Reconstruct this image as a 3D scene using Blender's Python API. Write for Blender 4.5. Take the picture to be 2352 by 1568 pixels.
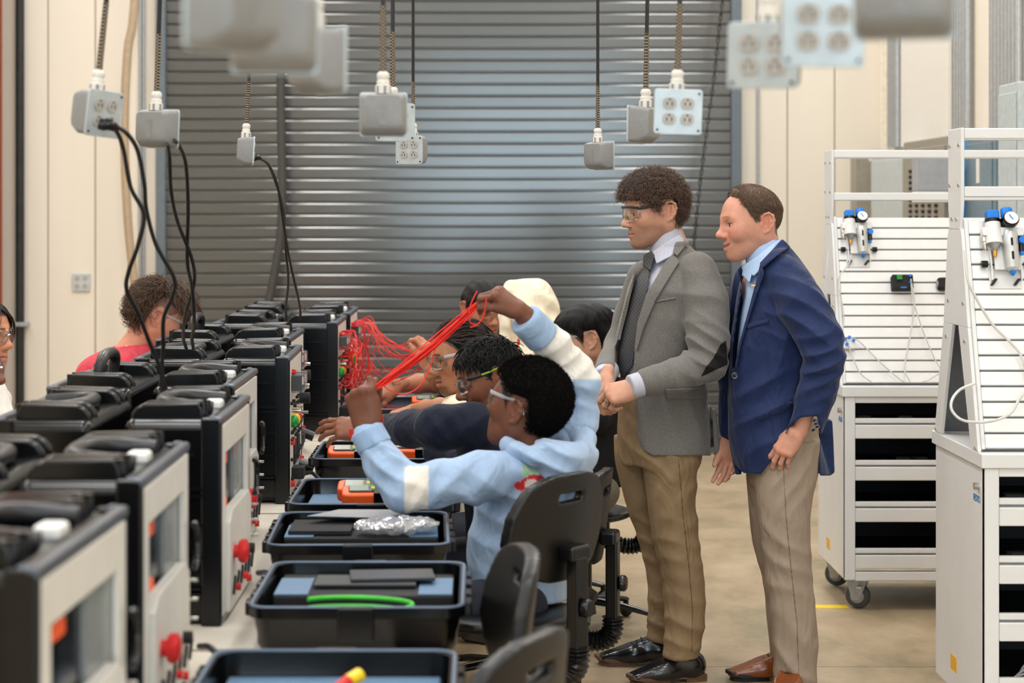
import bpy, math, random
import numpy as np
from mathutils import Vector, Matrix, Euler
R = math.radians
scene = bpy.context.scene
for o in list(bpy.data.objects):
    bpy.data.objects.remove(o, do_unlink=True)
random.seed(7)
rng = np.random.default_rng(7)
COL = scene.collection

# ---------------------------------------------------------------- camera
F = 4573.0           # focal length in pixels of the 2352 px wide frame (70 mm)
CX, CY, EYE = 1100.0, 482.0, 1.72   # vanishing point of the hall's long axis, eye height in metres
cam = bpy.data.objects.new('camera', bpy.data.cameras.new('camera'))
COL.objects.link(cam)
cam.location = (0, 0, EYE); cam.rotation_euler = (R(90), 0, 0)
cam.data.sensor_width = 36; cam.data.lens = F / 2352 * 36
cam.data.shift_x = (1176 - CX) / 2352; cam.data.shift_y = -(784 - CY) / 2352
cam.data.dof.use_dof = True; cam.data.dof.focus_distance = 7.0; cam.data.dof.aperture_fstop = 3.4
cam.data.clip_end = 100
scene.camera = cam

# ---------------------------------------------------------------- light
vs = scene.view_settings
vs.view_transform = 'Standard'; vs.look = 'None'; vs.gamma = 1; vs.use_curve_mapping = False; vs.exposure = 0.0
world = bpy.data.worlds.new('daylight'); scene.world = world; world.use_nodes = True
wb = world.node_tree.nodes['Background']
wb.inputs[0].default_value = (.62, .78, 1, 1); wb.inputs[1].default_value = 1.0

def area(name, loc, rot, sx, sy, power, color, spread=180):
    l = bpy.data.lights.new(name, 'AREA'); l.shape = 'RECTANGLE'; l.size = sx; l.size_y = sy
    l.energy = power; l.color = color; l.spread = R(spread)
    o = bpy.data.objects.new(name, l); COL.objects.link(o); o.location = loc; o.rotation_euler = rot
    return o
# daylight through the open vehicle door in the wall behind the photographer
area('daylight', (1.0, -8.9, 2.3), (R(90), 0, 0), 4.6, 4.2, 380, (.66, .86, 1))
CEIL = 6.8
LAMPS = [(x, y) for y in (-5.5, -1.5, 2.5, 6.5, 10.2, 13.2) for x in (-4.6, -1.5, 1.6)]
LAMP_W = 56

# ---------------------------------------------------------------- helpers
def S(px, py, d):
    """point seen at photo pixel (px,py) that stands d metres down the hall"""
    return Vector(((px - CX) / F * d, d, EYE - (py - CY) / F * d))
def lin(c):
    return tuple(((v / 255) / 12.92 if v / 255 <= .04045 else ((v / 255 + .055) / 1.055) ** 2.4) for v in c)
MATS = {}
def M(name, rgb, rough=.5, metal=0., var=.08, scale=30., bump=0., bscale=200., coat=0., alpha=None, trans=0., ior=1.45, sheen=0., attr=False, stretch=None, spec=.5, wrinkle=None):
    if name in MATS: return MATS[name]
    m = bpy.data.materials.new(name); m.use_nodes = True
    nt = m.node_tree; n = nt.nodes; L = nt.links
    b = n['Principled BSDF']
    c = lin(rgb)
    tc = n.new('ShaderNodeTexCoord')
    src = tc.outputs['Object']
    if stretch:
        mp = n.new('ShaderNodeMapping'); mp.inputs['Scale'].default_value = stretch; L.new(src, mp.inputs[0]); src = mp.outputs[0]
    nz = n.new('ShaderNodeTexNoise'); nz.inputs['Scale'].default_value = scale; nz.inputs['Detail'].default_value = 4
    L.new(src, nz.inputs['Vector'])
    rp = n.new('ShaderNodeMapRange'); rp.inputs[1].default_value = .3; rp.inputs[2].default_value = .7
    rp.inputs[3].default_value = 1 - var; rp.inputs[4].default_value = 1 + var
    L.new(nz.outputs[0], rp.inputs[0])
    mx = n.new('ShaderNodeMix'); mx.data_type = 'RGBA'; mx.blend_type = 'MULTIPLY'; mx.inputs[0].default_value = 1
    if attr:
        at = n.new('ShaderNodeAttribute'); at.attribute_name = 'Col'; L.new(at.outputs['Color'], mx.inputs[6])
    else:
        mx.inputs[6].default_value = (*c, 1)
    L.new(rp.outputs[0], mx.inputs[7]); L.new(mx.outputs[2], b.inputs['Base Color'])
    b.inputs['Roughness'].default_value = rough; b.inputs['Metallic'].default_value = metal
    b.inputs['IOR'].default_value = ior; b.inputs['Specular IOR Level'].default_value = spec
    if coat: b.inputs['Coat Weight'].default_value = coat; b.inputs['Coat Roughness'].default_value = .15
    if sheen: b.inputs['Sheen Weight'].default_value = sheen; b.inputs['Sheen Roughness'].default_value = .4
    if trans: b.inputs['Transmission Weight'].default_value = trans
    if alpha is not None: b.inputs['Alpha'].default_value = alpha
    if bump:
        nb = n.new('ShaderNodeTexNoise'); nb.inputs['Scale'].default_value = bscale; nb.inputs['Detail'].default_value = 3
        L.new(src, nb.inputs['Vector'])
        bp = n.new('ShaderNodeBump'); bp.inputs['Strength'].default_value = bump; bp.inputs['Distance'].default_value = .004
        L.new(nb.outputs[0], bp.inputs['Height']); L.new(bp.outputs[0], b.inputs['Normal'])
    if wrinkle:
        # soft creases of cloth, warped so that they run and stop
        wn = n.new('ShaderNodeTexNoise'); wn.inputs['Scale'].default_value = wrinkle[0]; wn.inputs['Detail'].default_value = 2.5; wn.inputs['Distortion'].default_value = 1.2
        wm = n.new('ShaderNodeMapping'); wm.inputs['Scale'].default_value = (1.6, 1.6, .8); wm.inputs['Rotation'].default_value = (0, R(35), 0); L.new(tc.outputs['Object'], wm.inputs[0]); L.new(wm.outputs[0], wn.inputs['Vector'])
        wp = n.new('ShaderNodeBump'); wp.inputs['Strength'].default_value = 1; wp.inputs['Distance'].default_value = wrinkle[1]; L.new(wn.outputs[0], wp.inputs['Height'])
        old = b.inputs['Normal'].links
        if old: L.new(old[0].from_socket, wp.inputs['Normal'])
        L.new(wp.outputs[0], b.inputs['Normal'])
    MATS[name] = m
    return m

def mesh_np(name, V, Fq, mats, parent=None, smooth=True, col=None, mi=None):
    """verts (n,3), faces: list of tuples or (m,4)/(m,3) int array"""
    me = bpy.data.meshes.new(name)
    V = np.asarray(V, dtype=np.float32)
    if isinstance(Fq, np.ndarray):
        k = Fq.shape[1]; m = Fq.shape[0]
        me.vertices.add(len(V)); me.vertices.foreach_set('co', V.ravel())
        me.loops.add(m * k); me.loops.foreach_set('vertex_index', Fq.astype(np.int32).ravel())
        me.polygons.add(m); me.polygons.foreach_set('loop_start', np.arange(0, m * k, k, dtype=np.int32))
        me.update(calc_edges=True)
    else:
        me.from_pydata(V.tolist(), [], Fq); me.update()
    if mi is not None: me.polygons.foreach_set('material_index', np.asarray(mi, dtype=np.int32))
    me.polygons.foreach_set('use_smooth', np.full(len(me.polygons), bool(smooth)))
    if col is not None:
        a = me.attributes.new('Col', 'FLOAT_COLOR', 'POINT')
        c4 = np.ones((len(V), 4), dtype=np.float32); c4[:, :3] = col
        a.data.foreach_set('color', c4.ravel())
    for mt in (mats if isinstance(mats, (list, tuple)) else [mats]): me.materials.append(mt)
    o = bpy.data.objects.new(name, me); COL.objects.link(o)
    if parent is not None: o.parent = parent
    return o

class MB:
    """collects simple solids; build() links them as one mesh"""
    def __init__(s): s.v = []; s.f = []
    def add(s, V, Fs):
        o = len(s.v); s.v += [tuple(p) for p in V]; s.f += [tuple(i + o for i in f) for f in Fs]; return s
    def box(s, x0, x1, y0, y1, z0, z1, M4=None):
        V = [Vector((x, y, z)) for x in (x0, x1) for y in (y0, y1) for z in (z0, z1)]
        if M4 is not None: V = [M4 @ p for p in V]
        return s.add(V, [(0, 1, 3, 2), (4, 6, 7, 5), (0, 4, 5, 1), (2, 3, 7, 6), (0, 2, 6, 4), (1, 5, 7, 3)])
    def cyl(s, a, b, r0, r1=None, n=16, caps=True):
        a = Vector(a); b = Vector(b); r1 = r0 if r1 is None else r1
        t = (b - a).normalized(); u = t.orthogonal().normalized(); w = t.cross(u)
        V = []
        for p, r in ((a, r0), (b, r1)):
            V += [p + (u * math.cos(2 * math.pi * i / n) + w * math.sin(2 * math.pi * i / n)) * r for i in range(n)]
        Fs = [(i, (i + 1) % n, n + (i + 1) % n, n + i) for i in range(n)]
        if caps: Fs += [tuple(reversed(range(n))), tuple(range(n, 2 * n))]
        return s.add(V, Fs)
    def lathe(s, prof, a, axis, n=20):
        """prof: (t, r) along axis from a"""
        a = Vector(a); t = Vector(axis).normalized(); u = t.orthogonal().normalized(); w = t.cross(u); V = []; Fs = []
        for (h, r) in prof:
            V += [a + t * h + (u * math.cos(2 * math.pi * i / n) + w * math.sin(2 * math.pi * i / n)) * max(r, 1e-5) for i in range(n)]
        for j in range(len(prof) - 1):
            Fs += [(j * n + i, j * n + (i + 1) % n, (j + 1) * n + (i + 1) % n, (j + 1) * n + i) for i in range(n)]
        Fs += [tuple(reversed(range(n))), tuple(range((len(prof) - 1) * n, len(prof) * n))]
        return s.add(V, Fs)
    def tube(s, pts, r, n=8, flat=1., up=None):
        pts = [Vector(p) for p in pts]; V = []; Fs = []; u = None
        for i, p in enumerate(pts):
            t = (pts[min(i + 1, len(pts) - 1)] - pts[max(i - 1, 0)]).normalized()
            if up is not None: u = Vector(up) - t * Vector(up).dot(t)
            elif u is None: u = t.orthogonal()
            else: u = u - t * u.dot(t)
            u = u.normalized(); w = t.cross(u)
            rr = r[i] if isinstance(r, (list, tuple)) else r
            V += [p + (u * math.cos(2 * math.pi * k / n) * flat + w * math.sin(2 * math.pi * k / n)) * rr for k in range(n)]
        for j in range(len(pts) - 1):
            Fs += [(j * n + i, j * n + (i + 1) % n, (j + 1) * n + (i + 1) % n, (j + 1) * n + i) for i in range(n)]
        Fs += [tuple(reversed(range(n))), tuple(range((len(pts) - 1) * n, len(pts) * n))]
        return s.add(V, Fs)
    def prism(s, poly, fn, t0, t1):
        """poly (a,b) points; fn(a,b,t)->xyz"""
        n = len(poly)
        V = [fn(a, b, t0) for a, b in poly] + [fn(a, b, t1) for a, b in poly]
        return s.add(V, [(i, (i + 1) % n, n + (i + 1) % n, n + i) for i in range(n)] + [tuple(reversed(range(n))), tuple(range(n, 2 * n))])
    def ball(s, c, r, n=12, sc=(1, 1, 1)):
        c = Vector(c); V = []; Fs = []; m = n // 2
        for j in range(m + 1):
            th = math.pi * j / m
            for i in range(n):
                ph = 2 * math.pi * i / n
                V.append(c + Vector((math.sin(th) * math.cos(ph) * sc[0], math.sin(th) * math.sin(ph) * sc[1], math.cos(th) * sc[2])) * r)
        for j in range(m):
            for i in range(n): Fs.append((j * n + i, (j + 1) * n + i, (j + 1) * n + (i + 1) % n, j * n + (i + 1) % n))
        return s.add(V, Fs)
    def build(s, name, mat, parent=None, bevel=0., smooth=False, seg=2):
        me = bpy.data.meshes.new(name); me.from_pydata(s.v, [], s.f); me.update()
        me.materials.append(mat)
        if smooth or bevel:
            me.polygons.foreach_set('use_smooth', [True] * len(me.polygons))
        o = bpy.data.objects.new(name, me); COL.objects.link(o)
        if bevel:
            b = o.modifiers.new('bevel', 'BEVEL'); b.width = bevel; b.segments = seg; b.limit_method = 'ANGLE'; b.angle_limit = R(40); b.harden_normals = True
        elif smooth:
            me.set_sharp_from_angle(angle=R(45))
        if parent is not None: o.parent = parent
        return o

def tag(o, label=None, cat=None, group=None, kind=None):
    if label: o['label'] = label
    if cat: o['category'] = cat
    if group: o['group'] = group
    if kind: o['kind'] = kind
    return o
def thing(name, label, cat, loc=(0, 0, 0), rz=0., group=None):
    o = bpy.data.objects.new(name, None); COL.objects.link(o); o.empty_display_size = .1
    o.location = loc; o.rotation_euler = (0, 0, rz)
    return tag(o, label, cat, group)
def copy_tree(o, parent=None):
    c = o.copy(); COL.objects.link(c); c.parent = parent
    for ch in list(o.children): copy_tree(ch, c)
    return c
def spline(pts, n=40):
    """Catmull-Rom through the points"""
    P = [Vector(p) for p in pts]; P = [P[0] * 2 - P[1]] + P + [P[-1] * 2 - P[-2]]; out = []
    m = len(P) - 3; k = max(2, n // m)
    for i in range(m):
        a, b, c, d = P[i:i + 4]
        for j in range(k):
            t = j / k
            out.append(.5 * ((2 * b) + (c - a) * t + (2 * a - 5 * b + 4 * c - d) * t * t + (3 * b - a - 3 * c + d) * t ** 3))
    out.append(P[-2]); return out
def text_mesh(name, s, size, mat, parent, M4, depth=.0006):
    cu = bpy.data.curves.new(name, 'FONT'); cu.body = s; cu.size = size; cu.extrude = depth; cu.align_x = 'CENTER'; cu.align_y = 'CENTER'
    t = bpy.data.objects.new(name, cu); COL.objects.link(t)
    me = bpy.data.meshes.new_from_object(t); bpy.data.objects.remove(t); bpy.data.curves.remove(cu)
    me.materials.clear(); me.materials.append(mat); me.transform(M4)
    o = bpy.data.objects.new(name, me); COL.objects.link(o); o.parent = parent
    return o

# ---------------------------------------------------------------- the room
WY = 14.1; WS = F / WY           # back wall distance, pixels per metre there
def wx(px): return (px - CX) / WS
def wz(py): return EYE - (py - CY) / WS
XR, XL, YB = 2.86, -7.2, -9.0
m_cream = M('cream wall panel', (231, 221, 205), .55, var=.03, scale=3, bump=.03, bscale=60, stretch=(1, 1, .15))
m_creamb = M('cream panel joint', (206, 190, 166), .7, var=.03)
m_conc = M('polished concrete', (188, 168, 140), .42, var=.16, scale=1.6, bump=.06, bscale=25, stretch=(.6, 1, 1))
def concrete(m):
    nt = m.node_tree; n = nt.nodes; L = nt.links; b = n['Principled BSDF']
    tc = n.new('ShaderNodeTexCoord')
    a = n.new('ShaderNodeTexNoise'); a.inputs['Scale'].default_value = 2.4; a.inputs['Detail'].default_value = 12; a.inputs['Roughness'].default_value = .65
    mp = n.new('ShaderNodeMapping'); mp.inputs['Scale'].default_value = (1.2, .75, 1); L.new(tc.outputs['Object'], mp.inputs[0]); L.new(mp.outputs[0], a.inputs['Vector'])
    r = n.new('ShaderNodeValToRGB'); r.color_ramp.elements[0].position = .36; r.color_ramp.elements[1].position = .64
    r.color_ramp.elements[0].color = (*lin((136, 126, 98)), 1); r.color_ramp.elements[1].color = (*lin((182, 163, 134)), 1)
    e = r.color_ramp.elements.new(.5); e.color = (*lin((166, 146, 117)), 1)
    L.new(a.outputs[0], r.inputs[0]); L.new(r.outputs[0], b.inputs['Base Color'])
concrete(m_conc)
m_ceil = M('white ceiling sheet', (225, 225, 222), .6)
m_joint = M('dark joint', (70, 60, 50), .9)
fl = MB().box(XL, XR, YB, WY, -.06, -.012).build('floor', m_joint); tag(fl, 'tan polished concrete floor with saw-cut joints', 'floor', kind='structure')
ys = [YB, -4.5, -.5, 3.5, 7.5, 11.5, WY]; xs = [XL, -3.2, XR]
for i in range(len(ys) - 1):
    for j in range(2):
        MB().box(xs[j] + .003, xs[j + 1] - .003, ys[i] + .003, ys[i + 1] - .003, -.05, 0).build('slab', m_conc, fl)
ce = MB().box(XL, XR, YB, WY, CEIL + .5, CEIL + .6).build('ceiling', m_ceil); tag(ce, 'white sheet metal ceiling', 'ceiling', kind='structure')
DX0, DX1, DH = wx(362), wx(1700), 4.3
def panel_wall(name, spans, base, label):
    """spans: (a0,a1,z0,z1) in wall coordinates; base(a,depth,z)->xyz"""
    back = MB(); kids = []
    for (a0, a1, z0, z1) in spans:
        back.prism([(a0, z0), (a1, z0), (a1, z1), (a0, z1)], lambda a, b, t: base(a, t, b), .02, .12)
    w = back.build(name, m_creamb); tag(w, label, 'wall', kind='structure')
    for (a0, a1, z0, z1) in spans:
        a = a0
        while a < a1 - .01:
            e = min(a + .335, a1)
            MB().prism([(a + .004, z0), (e - .004, z0), (e - .004, z1), (a + .004, z1)], lambda u, b, t: base(u, t, b), 0, .03).build('panel', m_cream, w, bevel=.004, seg=1)
            a = e
    return w
top = CEIL + .5
panel_wall('wall_back', [(wx(110) - .335 * 13, DX0, 0, top), (DX1, XR, 0, top), (DX0, DX1, DH, top)], lambda a, t, z: (a, WY + t, z), 'cream ribbed metal wall around the roller shutter')
panel_wall('wall_right', [(YB, WY, 0, top)], lambda a, t, z: (XR + t, a, z), 'pale cream ribbed wall behind the white workstations')
panel_wall('wall_left', [(YB, WY, 0, top)], lambda a, t, z: (XL - t, a, z), 'cream ribbed wall on the far side of the hall')
panel_wall('wall_rear', [(XL, -1.4, 0, top), (3.4, 3.5, 0, top), (-1.4, 3.4, 4.5, top)], lambda a, t, z: (a, YB - t, z), 'cream wall with an open vehicle door')
# roller shutter
m_shut = M('grey painted shutter steel', (102, 102, 100), .17, metal=.5, var=.05, scale=4, stretch=(.3, 1, 1))
m_jamb = M('blue grey steel jamb', (104, 113, 120), .45, metal=.3, var=.05)
door = MB().box(DX0, DX1, WY - .005, WY + .1, 0, DH).build('door_1', M('shutter back', (60, 60, 60), .8)); tag(door, 'closed grey steel roller shutter door', 'door', kind='structure')
pitch = 27.2 / WS; z = wz(1033); y0 = WY - .02
SX0, SX1 = wx(384), wx(1677)
prof = [(.0, .010), (.0, -.004), (.002, -.006), (.059 / .0833 * pitch, -.006), (.061 / .0833 * pitch, -.0055), (.0765 / .0833 * pitch, .0065), (.0765 / .0833 * pitch, .010), (pitch, .010)]
sm = MB(); n = len(prof)
sm.add([(x, b, a) for x in (SX0, SX1) for a, b in prof], [(i, n + i, n + i + 1, i + 1) for i in range(n - 1)])
slat0 = sm.build('slat', m_shut, door); slat0.location = (0, y0, z)
sl = slat0; k = 1
while z + pitch * k < DH:
    s2 = slat0.copy(); COL.objects.link(s2); s2.location.z = z + pitch * k; s2.rotation_euler.x = R(random.uniform(-.5, .5)); k += 1
MB().box(SX0, SX1, WY - .06, WY - .01, wz(1033) - .05, wz(1033)).build('bottom_bar', m_shut, door, bevel=.006)
MB().box(SX0, SX1, WY - .055, WY - .015, 0, wz(1033) - .05).build('rubber_seal', M('black rubber', (22, 22, 23), .6), door)
for x0, x1 in ((DX0, SX0), (SX1, DX1)):
    MB().box(x0, x1, WY - .09, WY + .02, 0, DH).build('guide_rail', m_jamb, door, bevel=.005)
# steel column, pipes and small fittings on the back wall
m_rust = M('red oxide steel', (158, 84, 56), .6, var=.1, scale=8)
col = thing('steel_column', 'rust red steel column at the left of the shutter wall', 'column', (wx(-60), WY - .45, 0))
MB().box(-.2, wx(19) - wx(-60), -.02, 0, 0, top).build('flange', m_rust, col)
MB().box(-.2, wx(19) - wx(-60), .25, .27, 0, top).build('flange', m_rust, col)
MB().box(-.04, -.02, 0, .25, 0, top).build('web', m_rust, col)
m_blkpipe = M('black pipe', (38, 38, 38), .5, var=.3, scale=20)
pp = thing('black_pipe', 'black vertical pipe clamped to the cream wall', 'pipe', (wx(50), WY - .06, 0))
MB().cyl((0, 0, 0), (0, 0, top), .032).build('pipe', m_blkpipe, pp, smooth=True)
m_galv = M('galvanised steel', (176, 180, 182), .38, metal=.6, var=.1, scale=40)
MB().box(-.05, .06, -.045, .06, wz(748), wz(738)).build('clamp', m_galv, pp, bevel=.004)
for px, lab in ((327, 'thin galvanised conduit beside the left shutter rail'), (1740, 'thin galvanised conduit beside the right shutter rail')):
    c = MB()
    for dx in (-.012, .012) if px < 400 else (0,): c.cyl((wx(px) + dx, WY - .015, .0), (wx(px) + dx, WY - .015, top), .012, n=10)
    tag(c.build('conduit', m_galv, smooth=True), lab, 'conduit')
m_alu = M('brushed cover plate', (196, 200, 200), .4, metal=.55, var=.06)
m_dark = M('dark slot', (25, 25, 26), .7)
m_plast = M('grey plastic', (168, 165, 160), .5)
wo = thing('wall_outlet', 'grey four socket outlet plate on the cream wall', 'outlet', (wx(187.5), WY - .01, wz(648)))
MB().box(-.063, .063, -.008, .008, -.063, .063).build('plate', m_alu, wo, bevel=.004)
for sx in (-.028, .028):
    for sz in (-.028, .028):
        MB().cyl((sx, -.012, sz), (sx, -.002, sz), .019, n=14).build('socket', m_plast, wo, smooth=True)
def shade_strip(pts, d, r, label, mat):
    return tag(MB().tube(spline([S(a, b, d) for a, b in pts], 40), r, 10).build('shadow_strip', mat, smooth=True), label, 'cable')
m_cord = M('black cord', (24, 24, 26), .45)
shade_strip([(652, -900), (648, -100), (645, 200), (648, 480), (632, 620), (600, 760), (560, 900), (540, 1030)], 13.85, .03, 'dark grey shade strip added for a shadow on the roller shutter', M('grey shade strip', (66, 64, 62), .6))  # dark tube in place of the soft shadow band across the shutter
shade_strip([(330, -900), (312, -60), (293, 120), (286, 300), (292, 480), (305, 620), (330, 800), (340, 1020)], 13.9, .03, 'tan shade strip added for a shadow on the cream wall', M('tan shade strip', (176, 154, 126), .6))  # tan tube imitates a soft shadow band on the wall
# hoist chain of links
ch = thing('hoist_chain', 'dark steel hoist chain hanging before the right side of the shutter', 'chain', S(1590, 800, 13.75))
lk = MB(); ring = [(.010 * math.cos(t * math.pi / 5), 0, .022 * math.sin(t * math.pi / 5)) for t in range(10)]
lk.tube(ring + ring[:1], .0045, 5); l0 = lk.build('link', M('dark chain steel', (48, 44, 42), .45, metal=.7), ch, smooth=True)
cp = spline([S(1668, -60, 13.75), S(1655, 40, 13.75), S(1640, 180, 13.75), S(1618, 340, 13.75), S(1603, 470, 13.75), S(1592, 600, 13.75), S(1588, 800, 13.75)], 120)
acc = 0; idx = 0
for a, b in zip(cp, cp[1:]):
    if acc >= .034:
        l = l0 if idx == 0 else l0.copy()
        if idx: COL.objects.link(l)
        l.location = a - Vector(ch.location); t = (a - b).normalized()
        l.rotation_euler = (0, math.atan2(t.x, t.z), 0) if idx % 2 else Euler((R(0), math.atan2(t.x, t.z), 0))
        if idx % 2: l.rotation_euler = (Matrix.Rotation(math.atan2(t.x, t.z), 3, 'Y') @ Matrix.Rotation(R(90), 3, 'Z')).to_euler()
        idx += 1; acc = 0
    acc += (b - a).length
# ceiling lamps
m_lampb = M('white lamp housing', (230, 230, 228), .4)
m_led = bpy.data.materials.new('lit lamp lens'); m_led.use_nodes = True
pb = m_led.node_tree.nodes['Principled BSDF']; pb.inputs['Emission Color'].default_value = (.985, .99, 1, 1); pb.inputs['Emission Strength'].default_value = 6
for i, (x, y) in enumerate(LAMPS):
    t = thing('ceiling_lamp', 'white linear lamp hung from the ceiling', 'lamp', (x, y, CEIL - .6), 0, 'linear lamps over the hall')
    MB().box(-.35, .35, -.9, .9, .02, .1).build('housing', m_lampb, t)
    MB().box(-.33, .33, -.88, .88, .012, .02).build('lens', m_led, t)
    for sy in (-.7, .7): MB().cyl((0, sy, .1), (0, sy, 1.1), .006, n=6).build('hanger', m_galv, t)
    a = area('lamp_light', (0, 0, 0), (0, 0, 0), .66, 1.76, LAMP_W, (.985, .99, 1)); a.parent = t
# electrical gear along the right wall
m_cabA = M('khaki grey enamel', (150, 144, 130), .5); m_cabB = M('pale blue grey enamel', (186, 194, 194), .4)
m_cabC = M('slate blue enamel', (118, 135, 144), .4); m_white = M('white enamel', (228, 224, 215), .45, var=.03)
m_blue = M('blue enamel', (58, 122, 170), .4)
def cabinet(label, x0, y0, y1, z0, z1, mat, louvre=False, x1=XR, tagc=True):
    t = thing('electrical_cabinet', label, 'cabinet', (0, 0, 0))
    t.location = (x0, y0, 0)
    MB().box(0, x1 - x0 - .035, 0, y1 - y0, 0, z1).build('body', mat, t, bevel=.008)
    MB().box(-.012, 0, .03, y1 - y0 - .03, z0, z1 - .05).build('door', mat, t, bevel=.004)
    if louvre:
        for i in range(5):
            for j in range(13):
                yy = (y1 - y0) * (.16 + .145 * i); zz = z1 - .19 - j * .034
                MB().box(-.018, -.011, yy, yy + .07, zz, zz + .018).build('louvre', m_dark, t)
    if tagc: MB().box(-.016, -.011, (y1 - y0) * .45, (y1 - y0) * .55, z1 - .26, z1 - .1).build('notice', m_white, t)
    return t
tk = thing('electrical_cabinet', 'khaki wall cabinet on the back wall corner', 'cabinet', (wx(1953), WY - .2, 0))
MB().box(0, XR - wx(1953) - .12, 0, .195, 0, wz(352)).build('body', m_cabA, tk, bevel=.008)
MB().box(.02, .2, -.012, 0, .3, wz(360)).build('door', m_cabA, tk, bevel=.004)
MB().box(.09, .12, -.016, -.01, wz(372), wz(360)).build('notice', m_white, tk)
cabinet('pale blue grey electrical cabinet next to the khaki wall cabinet', 2.7, 12.62, 13.68, .3, 2.1, m_cabB, tagc=False)
cabinet('khaki transformer cabinet with a louvred vent grid', 2.58, 10.96, 12.1, .3, 2.13, m_cabA, louvre=True)
cabinet('slate blue electrical cabinet beyond the workstations', 2.62, 10.12, 10.68, .3, 2.12, m_cabC)
cabinet('pale glossy electrical cabinet beside the slate blue one', 2.64, 9.74, 10.11, .3, 2.35, m_cabB, tagc=False)
tag(MB().box(XR - .03, XR - .004, 12.02, 13.36, 2.14, top - .02).build('white_panel_board', m_white, bevel=.004), 'tall white board fixed to the wall above the cabinets', 'board')
tag(MB().lathe([(0, .12), (2.06, .12), (2.12, .09), (2.13, .03)], (2.68, 10.815, 0), (0, 0, 1)).build('air_tank', m_blue, smooth=True), 'slim blue upright air tank between cabinets', 'tank')
gb = thing('control_box', 'light grey control box in front of the louvred cabinet', 'box', (2.33, 10.6, 1.76))
MB().box(0, .2, 0, .12, .06, .27).build('body', M('mid grey enamel', (165, 166, 168), .5), gb, bevel=.006)
MB().box(0, .2, -.004, .12, 0, .058).build('skirt', m_white, gb, bevel=.004)
MB().box(.18, .2, .02, .1, -1.76, 0).build('stand', m_galv, gb)
for (a0, a1, nn, lab) in ((13.42, 13.66, 6, 'bundle'), (11.5, 11.78, 5, 'bundle'), (10.42, 10.93, 8, 'bundle')):
    for i in range(nn):
        y = a0 + (a1 - a0) * i / (nn - 1)
        o = MB().cyl((XR - .036, y, 2.145), (XR - .036, y, top - .02), .024, n=10).build('conduit', m_galv, smooth=True)
        tag(o, {6: 'galvanised conduit in the bundle above the pale blue grey cabinet', 5: 'galvanised conduit in the bundle beside the white wall board', 8: 'galvanised conduit in the bundle above the slate blue cabinet'}[nn], 'conduit', {6: 'conduits above the pale cabinet', 5: 'conduits beside the white board', 8: 'conduits above the slate cabinet'}[nn])
tag(MB().box(XR - .06, XR - .005, 13.85, 13.895, 0, top).build('corner_post', M('off white trim', (238, 228, 210), .5)), 'off white corner post where the two cream walls meet', 'post')
# yellow tape on the floor
m_tape = M('yellow floor tape', (240, 205, 30), .5)
tp = MB(); p0 = S(1872, 1384, EYE * F / (1384 - CY)); q = EYE * F / (1396 - CY)
tp.box(1.36, 1.60, 8.60, 8.67, 0, .0015); tp.box(1.36, 1.45, 8.67, 8.95, 0, .0015)
tag(tp.build('floor_tape', m_tape), 'yellow floor marking tape under the cart caster', 'tape')

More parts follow.
